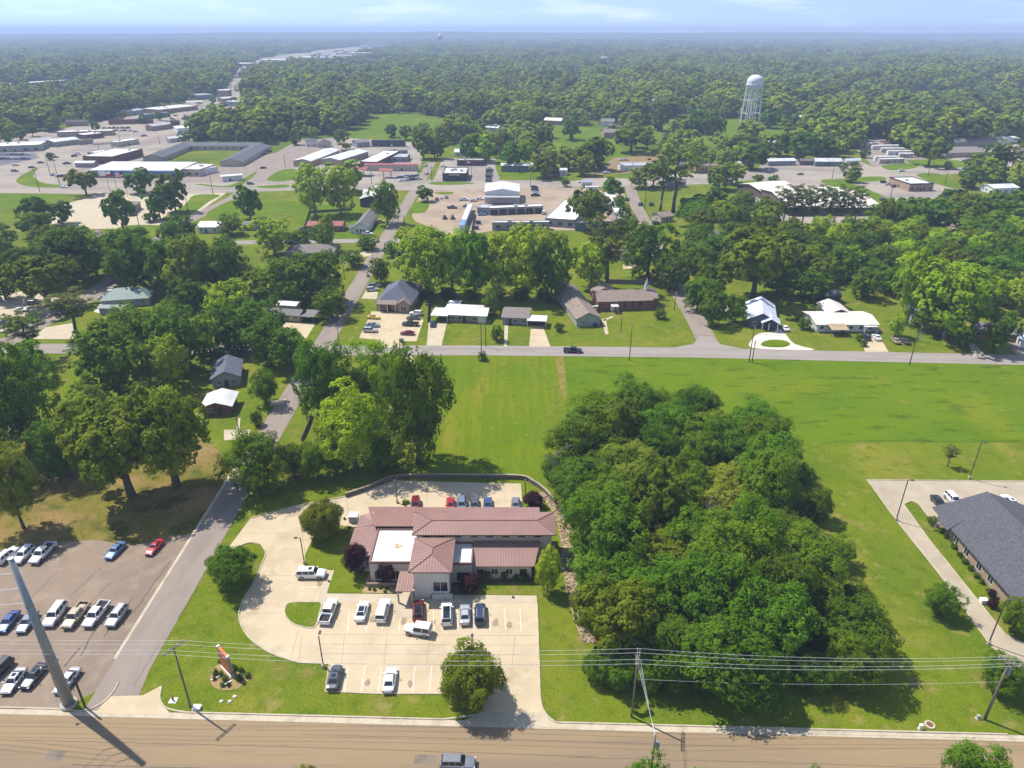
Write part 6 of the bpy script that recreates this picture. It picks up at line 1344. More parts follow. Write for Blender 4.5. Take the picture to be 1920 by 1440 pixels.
# far tree models: light crowns with a trunk, and clumps of many crowns
def join_mesh(name, parts, mats):
    vs, fs, mi, tint, o = [], [], [], [], 0
    for me, M, k in parts:
        n = len(me.vertices); co = np.empty(n * 3); me.vertices.foreach_get('co', co); co = co.reshape(-1, 3); co = co @ np.array(M.to_3x3()).T + np.array(M.translation)
        vs.append(co); nl = len(me.polygons)
        for p in me.polygons: fs.append(tuple(i + o for i in p.vertices)); mi.append(k)
        t = np.zeros(n)
        if 'tint' in me.attributes: me.attributes['tint'].data.foreach_get('value', t)
        tint.append(t); o += n
    out = bpy.data.meshes.new(name); out.from_pydata(np.vstack(vs).tolist(), [], fs)
    for m_ in mats: out.materials.append(m_)
    out.polygons.foreach_set('material_index', mi); at = out.attributes.new('tint', 'FLOAT', 'POINT'); at.data.foreach_set('value', np.concatenate(tint).astype(np.float32)); out.update(); return out
src = bpy.data.collections.new('woods_models')
def far_model(kind, var):
    cm, tm, _ = proto(kind, 'far', var)
    return join_mesh('far_tree', [(tm, Matrix.Identity(4), 0), (cm, Matrix.Diagonal((1.3, 1.3, 1.0, 1)), 1)], [BARK, LM['far'] if kind != 'bright' else leaf_mat('far_bright_leaf', (0.20, 0.28, 0.018), (0.31, 0.38, 0.035), trans=.35, vary=.2)])
for i, (k, v) in enumerate((('mid',0),('dark',1),('oak',2),('mid',1),('bright',0),('dark',2))):
    src.objects.link(bpy.data.objects.new('m%02d' % i, far_model(k, v)))
for i in range(2):
    r = random.Random(i + 50); parts = []
    def blob(seed):
        rs = np.random.RandomState(seed); p, n, s, t, L, _ = crown_points('mid', seed, 'far'); k = rs.permutation(len(p))[:420]; return leaves_mesh('b', p[k], n[k], s[k] * 1.7, t[k] * .4 + rs.uniform(0, .6), LM['far'], rs)
    for j in range(22):
        M = Matrix.Translation((r.uniform(-26, 26), r.uniform(-26, 26), r.uniform(-2.5, .5))) @ Matrix.Diagonal((r.uniform(.9, 1.3), r.uniform(.9, 1.3), r.uniform(.75, 1.15), 1)); parts.append((blob(j + i * 100), M, 0))
    src.objects.link(bpy.data.objects.new('m%02d' % (6 + i), join_mesh('tree_clump', parts, [LM['far']])))
pm = bpy.data.meshes.new('far_woods'); pm.from_pydata([(a, b, 0) for a, b, c, d in FP], [], [])
a1 = pm.attributes.new('size', 'FLOAT', 'POINT'); a1.data.foreach_set('value', [c for a, b, c, d in FP])
a2_ = pm.attributes.new('pick', 'INT', 'POINT'); a2_.data.foreach_set('value', [d for a, b, c, d in FP])
a3 = pm.attributes.new('spin', 'FLOAT', 'POINT'); a3.data.foreach_set('value', [wr.uniform(0, 6.28) for _ in FP])
fw = obj('far_woods', pm, kind='stuff', label='green tree canopy reaching to the horizon beyond the highway')
ng = bpy.data.node_groups.new('woods', 'GeometryNodeTree')
ng.interface.new_socket('Geometry', in_out='INPUT', socket_type='NodeSocketGeometry'); ng.interface.new_socket('Geometry', in_out='OUTPUT', socket_type='NodeSocketGeometry')
N = ng.nodes; gi = N.new('NodeGroupInput'); go = N.new('NodeGroupOutput'); ip = N.new('GeometryNodeInstanceOnPoints'); ci = N.new('GeometryNodeCollectionInfo')
ci.inputs[0].default_value = src; ci.inputs['Separate Children'].default_value = True; ci.inputs['Reset Children'].default_value = True; ip.inputs['Pick Instance'].default_value = True
def nat(nm, ty):
    n = N.new('GeometryNodeInputNamedAttribute'); n.data_type = ty; n.inputs[0].default_value = nm; return n.outputs[0]
cx = N.new('ShaderNodeCombineXYZ'); ng.links.new(nat('spin', 'FLOAT'), cx.inputs[2])
ng.links.new(gi.outputs[0], ip.inputs['Points']); ng.links.new(ci.outputs[0], ip.inputs['Instance']); ng.links.new(nat('pick', 'INT'), ip.inputs['Instance Index'])
e2r = N.new('FunctionNodeEulerToRotation'); ng.links.new(cx.outputs[0], e2r.inputs[0]); ng.links.new(e2r.outputs[0], ip.inputs['Rotation'])
ng.links.new(nat('size', 'FLOAT'), ip.inputs['Scale']); ng.links.new(ip.outputs[0], go.inputs[0])
md = fw.modifiers.new('woods', 'NODES'); md.node_group = ng
print('TREES', len(TREES), 'FAR', len(FP), {k: v for k, v in _cnt.items()})

# ================================================================== VEHICLES
CARGLASS = mat('car_glass', (0.016, 0.020, 0.024), rough=0.06, spec=0.7)
TYRE = mat('tyre', (0.018, 0.018, 0.018), rough=0.9)
RIM = mat('rim', (0.35, 0.35, 0.36), rough=0.35, metal=0.8)
LAMP = mat('headlight_lens', (0.62, 0.64, 0.66), rough=0.12, spec=0.7)
TAIL = mat('taillight_lens', (0.26, 0.012, 0.010), rough=0.18, spec=0.6)
BEDM = mat('bed_liner', (0.035, 0.032, 0.030), rough=0.9)
PLAST = mat('black_plastic', (0.03, 0.03, 0.03), rough=0.6)
PC = {'white': (0.70, 0.70, 0.69), 'silver': (0.42, 0.43, 0.44), 'grey': (0.20, 0.205, 0.215), 'dgrey': (0.085, 0.09, 0.10), 'black': (0.018, 0.019, 0.022), 'red': (0.36, 0.012, 0.018), 'dred': (0.16, 0.012, 0.018), 'blue': (0.035, 0.075, 0.21), 'lblue': (0.085, 0.17, 0.32), 'navy': (0.03, 0.045, 0.085), 'beige': (0.40, 0.33, 0.22), 'yellow': (0.60, 0.42, 0.02), 'steel': (0.16, 0.20, 0.25), 'green': (0.05, 0.09, 0.07), 'teal': (0.15, 0.30, 0.42)}
PM = {k: paint(k, v, metal=0.0 if k in ('white', 'red', 'black', 'yellow') else 0.25) for k, v in PC.items()}
# stations: x, half width, top z, bottom z ; cabin: base rear/front x, top rear/front x, belt z, roof z, base hw, top hw
CARS = {
 'sedan': dict(L=4.8, st=[(-2.40,.66,.74,.42),(-2.28,.84,.93,.30),(-1.85,.90,1.0,.22),(-1.0,.92,.99,.20),(0,.92,.97,.20),(.95,.92,.95,.20),(1.55,.90,.87,.22),(2.15,.84,.76,.26),(2.40,.62,.60,.38)], cab=(-1.75,1.0,-.95,.28,.95,1.43,.80,.60), wb=(-1.42,1.42), wr=.33),
 'coupe': dict(L=4.5, st=[(-2.25,.62,.72,.42),(-2.12,.82,.90,.30),(-1.7,.90,.95,.22),(-.9,.91,.93,.20),(0,.91,.90,.20),(.8,.90,.88,.20),(1.5,.88,.80,.22),(2.0,.80,.68,.26),(2.25,.56,.54,.38)], cab=(-1.75,.75,-.75,.05,.88,1.27,.76,.54), wb=(-1.32,1.36), wr=.33),
 'suv':   dict(L=4.8, st=[(-2.40,.74,.92,.46),(-2.32,.88,1.10,.34),(-1.8,.94,1.14,.28),(-.9,.95,1.13,.26),(0,.95,1.11,.26),(.95,.95,1.09,.26),(1.6,.93,1.03,.28),(2.2,.87,.92,.30),(2.40,.68,.74,.42)], cab=(-2.30,1.05,-1.98,.42,1.08,1.70,.84,.66), wb=(-1.42,1.45), wr=.37),
 'bigsuv': dict(L=5.3, st=[(-2.65,.80,1.0,.50),(-2.58,.96,1.18,.36),(-2.0,1.0,1.22,.30),(-.9,1.01,1.21,.28),(0,1.01,1.19,.28),(1.15,1.01,1.17,.28),(1.8,.99,1.12,.30),(2.45,.93,1.02,.32),(2.65,.76,.80,.44)], cab=(-2.55,1.2,-2.3,.62,1.15,1.88,.90,.74), wb=(-1.55,1.6), wr=.41),
 'pickup': dict(L=5.8, st=[(-.98,.96,1.10,.36),(-.5,1.0,1.14,.34),(.6,1.0,1.13,.34),(1.35,1.0,1.12,.34),(2.0,.98,1.08,.34),(2.65,.92,1.0,.38),(2.88,.78,.82,.46)], cab=(-.92,1.4,-.72,.80,1.10,1.86,.88,.72), wb=(-1.75,1.85), wr=.41, bed=(-2.92,-1.0)),
 'jeep':  dict(L=4.6, st=[(-2.30,.90,1.05,.48),(-2.2,.94,1.12,.44),(-1.0,.96,1.13,.42),(.3,.95,1.12,.42),(.9,.93,1.10,.42),(1.4,.86,1.12,.46),(1.95,.80,1.08,.48),(2.25,.70,.98,.50),(2.3,.55,.80,.55)], cab=(-2.26,.75,-2.15,.42,1.08,2.02,.90,.82), wb=(-1.35,1.45), wr=.39),
}
def section(x, hw, zt, zb):
    return [(x, -.60*hw, zt + .025), (x, -.90*hw, zt - .02), (x, -.985*hw, zt - .12), (x, -hw, (zt + zb) / 2 + .06), (x, -.985*hw, zb + .14), (x, -.90*hw, zb),
            (x, .90*hw, zb), (x, .985*hw, zb + .14), (x, hw, (zt + zb) / 2 + .06), (x, .985*hw, zt - .12), (x, .90*hw, zt - .02), (x, .60*hw, zt + .025)]
def car_parts(kind):
    """component meshes of a car: list of (name, MB, material key)"""
    c = CARS[kind]; out = []; b = MB(); n = 12; vs = []; fs = []
    for s in c['st']: vs += section(*s)
    for i in range(len(c['st']) - 1):
        for k in range(n): fs.append((i*n+k, (i+1)*n+k, (i+1)*n+(k+1)%n, i*n+(k+1)%n))
    fs += [tuple(range(n)), tuple(range((len(c['st'])-1)*n + n - 1, (len(c['st'])-1)*n - 1, -1))]
    b.add(vs, [f[::-1] for f in fs])
    xr, xf, tr, tf, zb, zt, hb, ht = c['cab']
    # cabin shell: base ring, top ring, crowned roof
    base = [(xr, -hb, zb), (xf, -hb * .94, zb), (xf + .12, 0, zb), (xf, hb * .94, zb), (xr, hb, zb)]
    B = [(xr, -hb, zb - .04), (xf, -hb*.96, zb - .04), (xf, hb*.96, zb - .04), (xr, hb, zb - .04)]
    Tt = [(tr, -ht, zt - .05), (tf, -ht*.96, zt - .05), (tf, ht*.96, zt - .05), (tr, ht, zt - .05)]
    T2 = [(tr + .10, -ht*.80, zt), (tf - .12, -ht*.80, zt), (tf - .12, ht*.80, zt), (tr + .10, ht*.80, zt)]
    b.add(B + Tt + T2, [(0,1,5,4), (1,2,6,5), (2,3,7,6), (3,0,4,7), (4,5,9,8), (5,6,10,9), (6,7,11,10), (7,4,8,11), (8,9,10,11)])
    if 'bed' in c:
        x0, x1 = c['bed']; hw = 1.0; zt_ = 1.13
        b.box(x0, x1, -hw, -hw + .13, .42, zt_); b.box(x0, x1, hw - .13, hw, .42, zt_); b.box(x0, x0 + .09, -hw + .13, hw - .13, .50, zt_ - .02); b.box(x1 - .08, x1, -hw + .13, hw - .13, .50, zt_ - .01)
        out.append(('truck_bed', MB().box(x0 + .09, x1 - .08, -hw + .13, hw - .13, .55, .70), BEDM))
        b.box(x0 + .02, x1, -hw + .1, hw - .1, .40, .56)
    def pane(q, off, name, inset=.10):
        q = [Vector(p) for p in q]; cen = sum(q, Vector()) / 4; nrm = (q[1] - q[0]).cross(q[3] - q[0]).normalized()
        if nrm.dot(cen - Vector(((xr + xf) / 2, 0, zb))) < 0: nrm = -nrm
        r = [p + (cen - p).normalized() * min(inset, (cen - p).length * .4) + nrm * off for p in q]; back = [p - nrm * .02 for p in r]
        ar = (r[1]-r[0]).cross(r[2]-r[0]).dot(nrm); f = (0,1,2,3) if ar > 0 else (3,2,1,0)
        out.append((name, MB().add(r + back, [f, (0,1,5,4), (1,2,6,5), (2,3,7,6), (3,0,4,7)]), CARGLASS))
    pane([B[1], B[2], Tt[2], Tt[1]], .012, 'windshield'); pane([B[3], B[0], Tt[0], Tt[3]], .012, 'rear_window')
    lp = lambda a, b_, t: Vector(a).lerp(Vector(b_), t)
    for s, (i, j) in enumerate(((0, 1), (3, 2))):
        spl = [.0, .46, 1.0] if kind in ('sedan', 'coupe', 'pickup', 'jeep') else [0, .33, .66, 1.0]
        for a, b_ in zip(spl[:-1], spl[1:]): pane([lp(B[i], B[j], a), lp(B[i], B[j], b_), lp(Tt[i], Tt[j], b_), lp(Tt[i], Tt[j], a)], .012, 'side_window', .085)
    xF = c['st'][-1][0]; s2 = c['st'][-2]
    for sy in (-1, 1):
        out.append(('headlight', MB().box(xF - .22, xF - .04, sy * s2[1] * .82 - .17, sy * s2[1] * .82 + .17, s2[2] - .22, s2[2] - .08), LAMP))
        xr_ = c['bed'][0] if 'bed' in c else c['st'][0][0]; hwr = 1.0 if 'bed' in c else c['st'][1][1]; zr = .98 if 'bed' in c else c['st'][0][2] + .02
        out.append(('taillight', MB().box(xr_ - .015, xr_ + .16, sy * hwr * .84 - .12, sy * hwr * .84 + .12, zr - .12, zr + .10), TAIL))
        out.append(('mirror', MB().box(xf - .35, xf - .17, sy * (hb + .20) - .12, sy * (hb + .20) + .12, zb + .02, zb + .17), 'body'))
    out.append(('bumper', MB().box(xF - .18, xF + .03, -s2[1]*.72, s2[1]*.72, s2[3] + .06, s2[3] + .22), PLAST))
    hwm = max(s[1] for s in c['st']); wh = []
    for x in c['wb']:
        for sy in (-1, 1):
            wh.append((x, sy * (hwm - .10)))
    return b, out, wh, c
def wheel_mesh(r):
    return MB().tube((0, -.12, 0), (0, .12, 0), r, r, 16).mesh('wheel', TYRE, False), MB().tube((0, -.125, 0), (0, .125, 0), r * .62, r * .62, 12).mesh('rim', RIM)
def roof_rails(kind): pass
CPROTO = {}
def car_proto(kind, extra=None):
    key = (kind, extra)
    if key in CPROTO: return CPROTO[key]
    b, parts, wh, c = car_parts(kind); L = []
    L.append(('body', b.mesh('body', PM['white']), None, True, []))
    for nme, mb, m in parts: L.append((nme, mb.mesh(nme, PM['white'] if m == 'body' else m), None, m == 'body', []))
    w, rm = wheel_mesh(c['wr'])
    for x, y in wh: L.append(('wheel', w, (x, y, c['wr']), False, [('rim', rm)]))
    xr, xf, tr, tf, zb, zt, hb, ht = c['cab']
    if extra == 'darkroof': L.append(('roof_glass', MB().box(tr + .06, tf - .08, -ht*.79, ht*.79, zt - .02, zt + .012).mesh('roof_glass', CARGLASS), None, False, []))
    if extra == 'sunroof': L.append(('sunroof', MB().box(tf - 1.0, tf - .35, -ht*.5, ht*.5, zt - .02, zt + .012).mesh('sunroof', CARGLASS), None, False, []))
    if extra == 'rails':
        for s in (-1, 1): L.append(('roof_rail', MB().box(tr + .2, tf - .2, s*ht*.84 - .03, s*ht*.84 + .03, zt - .03, zt + .06).mesh('roof_rail', GREYBOX), None, False, []))
    if extra == 'boxes': L.append(('bed_load', MB().box(-2.3, -1.5, -.55, .55, .70, 1.0).mesh('bed_load', mat('tan_load', (0.42, 0.36, 0.27))), None, False, []))
    CPROTO[key] = L; return L
FARP = {}
def far_mesh(kind):
    if kind in FARP: return FARP[kind]
    b, parts, wh, c = car_parts(kind); mb = MB(); mb.add(b.v, b.f, 0)
    for nme, p, m in parts:
        if nme in ('windshield', 'rear_window', 'side_window', 'truck_bed'): mb.add(p.v, p.f, 1)
    for x, y in wh: mb.tube((x, y - .12, c['wr']), (x, y + .12, c['wr']), c['wr'], c['wr'], 8, 2)
    FARP[kind] = mb.mesh('car_body', [PM['white'], CARGLASS, TYRE]); return FARP[kind]
KN = {'sedan': 'sedan', 'coupe': 'sports_car', 'suv': 'crossover_car', 'bigsuv': 'large_suv', 'pickup': 'pickup_truck', 'jeep': 'jeep'}
KC = {'sedan': 'car', 'coupe': 'car', 'suv': 'suv', 'bigsuv': 'suv', 'pickup': 'pickup truck', 'jeep': 'jeep'}
def setmat(o, m):
    o.material_slots[0].link = 'OBJECT'; o.material_slots[0].material = m
def car(kind, front, rear, col, label, extra=None, group=None, z=0.05, near=True):
    f, r = P(*front), P(*rear); d = f - r; c = (f + r) / 2; rz = math.atan2(d.y, d.x)
    if near:
        root = thing(KN[kind], label, KC[kind], (c.x, c.y, z), rz, group)
        for nme, me, loc, isb, subs in car_proto(kind, extra):
            o = obj(nme, me, root, loc)
            if isb: setmat(o, PM[col])
            for sn, sm in subs: obj(sn, sm, o)
        return root
    o = obj(KN[kind], far_mesh(kind), None, (c.x, c.y, z), rz, label, KC[kind], group); setmat(o, PM[col]); return o
GL = 'cars in the left car lot'; GF = 'cars parked in front of the clinic'; GB = 'cars parked behind the clinic'
car('suv', (31,1034), (1,1058), 'white', 'white crossover at the left edge showing red tail lights', 'rails', GL)
car('suv', (32,1060), (60,1031), 'white', 'white crossover behind the top of the steel pole', 'rails', GL)
car('pickup', (64,1060), (99,1025), 'white', 'white pickup with dark bed in the back row of the car lot', None, GL)
car('sedan', (206,1049), (229,1025), 'lblue', 'light blue sedan alone by the dry grass', None, GL)
car('coupe', (279,1043), (302,1018), 'red', 'bright red sports car beside the side street', None, GL)
car('sedan', (5,1187), (30,1155), 'blue', 'dark blue sedan at the left end of the middle row', None, GL)
car('sedan', (42,1187), (64,1156), 'steel', 'blue-grey sedan half behind the steel pole', None, GL)
car('bigsuv', (92,1177), (119,1140), 'white', 'white wagon right of the steel pole in the middle row', 'rails', GL)
car('pickup', (128,1180), (160,1140), 'beige', 'beige pickup with loaded bed in the middle row', 'boxes', GL)
car('pickup', (166,1178), (198,1137), 'white', 'white pickup between the beige pickup and silver crossover', None, GL)
car('suv', (208,1178), (234,1143), 'silver', 'silver crossover with roof rails at the right end of the middle row', 'rails', GL)
car('suv', (-14,1275), (12,1250), 'black', 'black car cut by the left edge in the front row', None, GL)
car('sedan', (12,1304), (44,1260), 'silver', 'pale silver sedan in the front row of the car lot', 'sunroof', GL)
car('sedan', (48,1294), (83,1252), 'black', 'black sedan in the front row of the car lot', 'sunroof', GL)
car('sedan', (110,1304), (146,1259), 'silver', 'silver sedan partly hidden behind the foot of the steel pole', None, GL)
car('pickup', (625,1132), (609,1171), 'white', 'white pickup next to the grass island', None, GF)
car('sedan', (684,1134), (675,1168), 'white', 'white sedan with dark glass roof second from the island', 'darkroof', GF)
car('bigsuv', (723,1134), (714,1168), 'white', 'white large vehicle third from the grass island', 'rails', GF)
car('suv', (785,1134), (784,1166), 'dred', 'dark red crossover in front of the clinic entry', 'darkroof', GF)
car('jeep', (762,1184), (806,1190), 'white', 'boxy white mail jeep standing across the lane', None, GF)
car('bigsuv', (838,1137), (838,1177), 'white', 'white vehicle with black roof right of the entry', 'darkroof', GF)
car('sedan', (872,1139), (872,1175), 'silver', 'silver sedan between the black-roofed and the dark vehicle', None, GF)
car('suv', (901,1139), (900,1175), 'navy', 'dark navy crossover at the right end of the front row', 'rails', GF)
car('sedan', (633,1256), (624,1295), 'dgrey', 'dark grey sedan at the lower left of the lot', 'sunroof', GF)
car('sedan', (735,1258), (728,1302), 'white', 'white sedan alone in the lower row of stalls', None, GF)
car('bigsuv', (609,1081), (560,1081), 'white', 'large white vehicle at the west side of the clinic', 'sunroof', GF)
car('suv', (888,1437), (830,1435), 'grey', 'grey crossover driving on the front road', None, None, 0.03)
for x, k, c, l in ((780,'suv','dred','dark red car behind the clinic, leftmost of the rear row'),(845,'sedan','red','bright red car behind the clinic roof'),(866,'suv','steel','blue-grey car behind the clinic right of the red one'),(890,'sedan','dgrey','dark grey car in the middle of the rear row'),(915,'sedan','blue','blue car behind the clinic roof'),(967,'sedan','grey','grey car at the right end of the rear row')):
    car(k, (x,963), (x,940), c, l, None, GB)
car('sedan', (1768,958), (1750,935), 'black', 'black car nosed in at the left end of the office lot')
car('suv', (1796,952), (1776,931), 'white', 'white car partly behind the office roof peak')
car('sedan', (1880,931), (1906,958), 'white', 'white sedan right of the office roof in the tan lot', 'sunroof')
car('pickup', (1091,661), (1057,660), 'black', 'black pickup driving along the cross street', None, None, .04)
HL = 'cars at the brick house lot'
car('coupe', (713,598), (689,597), 'yellow', 'yellow sports car with black roof at the brick house', 'darkroof', HL)
car('sedan', (710,613), (688,612), 'steel', 'blue-grey sedan behind the silver one at the brick house lot', None, HL)
car('suv', (708,623), (681,622), 'silver', 'silver crossover nearest the corner at the brick house lot', 'rails', HL)
car('suv', (768,590), (793,591), 'white', 'white crossover at the top right of the brick house lot', None, HL)
car('sedan', (762,598), (788,599), 'dgrey', 'dark grey sedan below the white crossover', None, HL)
car('pickup', (754,610), (785,611), 'black', 'black pickup in the brick house lot', None, HL)
car('sedan', (750,627), (778,628), 'dred', 'dark red sedan nearest the cross street', None, HL)
car('suv', (709,545), (688,546), 'silver', 'silver car beside the brick house wall', None, HL)
car('suv', (713,538), (692,539), 'steel', 'blue car behind the silver one beside the brick house', None, HL)
car('sedan', (813,604), (811,616), 'navy', 'dark car at the mouth of the carport')
car('sedan', (1466,612), (1477,624), 'white', 'white car on the curved white drive')
car('suv', (1615,628), (1630,642), 'black', 'black car in the white house drive')
car('sedan', (1636,628), (1650,643), 'white', 'white sedan beside the black car in the drive')
car('sedan', (1673,636), (1684,647), 'beige', 'old pale car parked on the grass')
car('sedan', (1690,637), (1703,648), 'dgrey', 'dark car with white door parked on the grass')
# --- distant cars (one mesh each)
fr = random.Random(3); KS = ['sedan', 'suv', 'sedan', 'pickup', 'suv']
def fcar(x, y, ang, col, label, kind=None, group=None):
    p = P(x, y); d = 3.0; k = kind or fr.choice(KS); o = obj(KN[k], far_mesh(k), None, (p.x, p.y, .09), R(ang), label, KC[k], group); setmat(o, PM[col]); return o
for x, y, a, c, l, k in ((689,441,0,'white','white pickup on the short street corner','pickup'),(747,494,0,'white','white pickup under the tree by the side street','pickup'),(752,478,80,'navy','dark car at the dirt pull-off','suv'),(712,418,10,'yellow','yellow pickup beside the white frame house','pickup'),(568,430,60,'green','dark green car beside the red-roofed cottage','sedan'),(848,391,0,'dgrey','dark pickup in the yard','pickup'),(819,375,100,'red','red car near the highway crossing','suv'),(827,372,100,'white','white car right of the red one','sedan'),(837,371,100,'steel','blue-grey car right of the two cars','sedan'),(870,376,5,'white','white pickup in the yard by the warehouse','pickup'),(888,378,5,'silver','silver car by the warehouse','sedan'),(900,375,5,'white','white van-like car by the warehouse wall','suv'),(875,388,5,'grey','grey car below the white pickup','sedan'),(904,404,10,'teal','light blue car beside the yard shed','sedan'),(925,399,85,'white','white car in front of the workshop bays','suv'),(938,401,85,'black','black car in front of the workshop bays','sedan'),(948,401,85,'red','red car in front of the workshop bays','sedan'),(982,400,85,'dred','dark red car right of the workshop door','sedan'),(993,400,85,'dgrey','dark car next to the dark red one','suv'),(1019,401,90,'white','white van at the right of the workshop yard','bigsuv'),(832,313,0,'white','white car left of the black restaurant','sedan'),(800,327,75,'white','white car on the side street end','suv'),(798,312,75,'silver','silver car behind it on the side street','sedan'),(1137,326,0,'white','white car by the dirt lot entrance','suv'),(1165,301,5,'white','white car behind the repair shop','sedan'),(1173,301,5,'silver','silver car behind the repair shop','sedan'),(1133,316,0,'dgrey','dark car at the dirt lot','suv'),(1232,421,0,'black','dark car beside the beige cottage','suv'),(1858,312,5,'white','white car near the brown lodge','sedan'),(1825,303,5,'dgrey','dark car by the lodge wall','suv'),(1806,303,5,'white','white car by the lodge wall','suv'),(1656,343,20,'black','dark car at the flat-roofed office','suv'),(1665,347,20,'silver','silver car at the flat-roofed office','sedan'),(1676,351,20,'dgrey','second dark car at the flat-roofed office','suv'),(1776,391,70,'white','white van on the asphalt lot','bigsuv'),(1655,376,30,'dgrey','dark car behind the sprawling hall','suv'),(1665,381,30,'navy','navy car behind the sprawling hall','suv'),(1600,338,30,'black','black car at the hall end of the highway','sedan'),(65,571,5,'black','black car on the pale lot at left','suv'),(40,584,5,'white','white car on the pale lot at left','sedan'),(8,607,5,'navy','navy car at the left edge pad','sedan'),(220,546,20,'black','black car at the green-roofed house','sedan'),(214,551,20,'white','white car at the green-roofed house','suv'),(206,556,20,'dred','dark red car at the green-roofed house','sedan'),(198,561,20,'silver','silver car at the green-roofed house','sedan'),(77,306,20,'black','black car on the avenue near the bend','sedan'),(30,311,20,'silver','silver car turning on the avenue','sedan'),(28,322,0,'dgrey','dark car at the highway bend','suv'),(105,296,20,'dgrey','dark car beside the avenue verge','sedan'),(126,308,10,'black','black pickup at the store lot','pickup'),(147,290,0,'white','white pickup with trailer by the brick store','pickup'),(254,248,40,'dred','red car on the avenue','sedan'),(250,404,0,'dgrey','dark car at the bank canopy','sedan'),(494,316,20,'black','black car beside the motel wing','sedan')):
    fcar(x, y, a, c, l, k)
cols = ['white', 'silver', 'dgrey', 'blue', 'black', 'white', 'dred', 'grey']
for i in range(12): fcar(8 + (i % 6) * 9 + fr.uniform(-2, 2), 291 + (i // 6) * 8, 20, cols[i % 8], 'car for sale in rows at the dealer lot', None, 'dealer lot cars')
for i in range(10): fcar(750 + (i % 5) * 7.5 + (i // 5) * 4, 334 + (i // 5) * 6 - (i % 5) * .8, 15, ['blue', 'white', 'steel', 'black', 'lblue', 'white', 'silver', 'blue', 'dgrey', 'white'][i], 'car in the tight cluster beside the small red canopy', None, 'cars by the red canopy')
for i in range(7): fcar(918 - i * .3, 318 + i * 3.8, 5, cols[(i * 3) % 8], 'car in the single file right of the black restaurant', None, 'cars right of the restaurant')
for i in range(18):
    t = i / 17; fcar(300 + 140 * t + fr.uniform(-8, 8), 236 - 74 * t + fr.uniform(-3, 3), 50, cols[i % 8], 'tiny car on the avenue toward the town centre', None, 'avenue traffic')
for i in range(12): fcar(196 + i * 4.3 + fr.uniform(-1, 1), 241 + (i % 2) * 5, 70, cols[(i + 2) % 8], 'tiny car in front of the avenue shops', None, 'avenue shop cars')
for i in range(9): fcar(418 + fr.uniform(-14, 26), 196 + fr.uniform(-10, 18), 60, cols[(i + 3) % 8], 'tiny car in the lot at the avenue bend', None, 'avenue bend cars')
for i in range(6): fcar(1002 + i * .4, 352 + i * 3.2, 5, ['black', 'dgrey', 'black', 'silver', 'white', 'black'][i], 'car in the file beside the white flat roofs', None, 'cars by the white flat roofs')
for i, (x, y, a) in enumerate(((120,352,0),(330,352,180),(470,346,0),(600,348,180),(720,349,0),(1090,343,180),(1360,332,5),(1500,328,185),(1690,322,8),(1820,308,20),(180,286,35),(270,256,40),(60,315,20),(215,270,40),(140,294,35))): fcar(x, y, a, cols[i % 8], 'tiny car moving along the highway or avenue', None, 'moving traffic')
for i in range(9): fcar(100 + i * 9 + fr.uniform(-2, 2), 330 + fr.uniform(-3, 3), 80, cols[(i * 5) % 8], 'car in the lot left of the blue-fronted store', None, 'store lot cars')
for i in range(10): fcar(440 + i * 7 + fr.uniform(-2, 2), 309 - i * 2.6, 60, cols[(i * 3 + 1) % 8], 'car parked along the east motel wing', None, 'motel cars')
# tractors and the covered bus in the yard
for i, (x, y) in enumerate(((834,411),(849,411))):
    p = P(x, y); t = thing('skid_loader', ['left', 'right'][i] + ' dark skid loader on the dirt yard', 'loader', (p.x, p.y, .05), R(80))
    MB().box(-1.2, 1.0, -.7, .7, .5, 1.2).build('body', PM['dgrey'], t); MB().box(-.8, .4, -.55, .55, 1.2, 2.2).build('cab', CARGLASS, t); MB().box(1.0, 1.7, -.9, .9, .1, .6).build('bucket', PLAST, t)
    for sx in (-.7, .6):
        for sy in (-.8, .8): MB().tube((sx, sy - .16, .45), (sx, sy + .16, .45), .45, .45, 10).build('wheel', TYRE, t)
a, b = P(866, 436), P(882, 394); d = b - a; t = thing('covered_trailer', 'long white and blue covered trailer along the yard fence', 'trailer', (a.x, a.y, 0), math.atan2(d.y, d.x))
Lt = d.length
for k in range(4):
    MB().box(Lt * k / 4 + .2, Lt * (k + 1) / 4 - .2, -1.4, 1.4, .8, 3.4).build('box', [PM['white'], PM['silver'], PM['white'], PM['white']][k], t); MB().box(Lt * k / 4 + .3, Lt * (k + 1) / 4 - .3, -1.3, 1.3, 3.4, 3.55).build('roof_cover', [PM['teal'], PM['white'], PM['white'], PM['white']][k], t)
    MB().tube((Lt * (k + .5) / 4, -1.3, .45), (Lt * (k + .5) / 4, 1.3, .45), .45, .45, 10).build('wheel', TYRE, t)

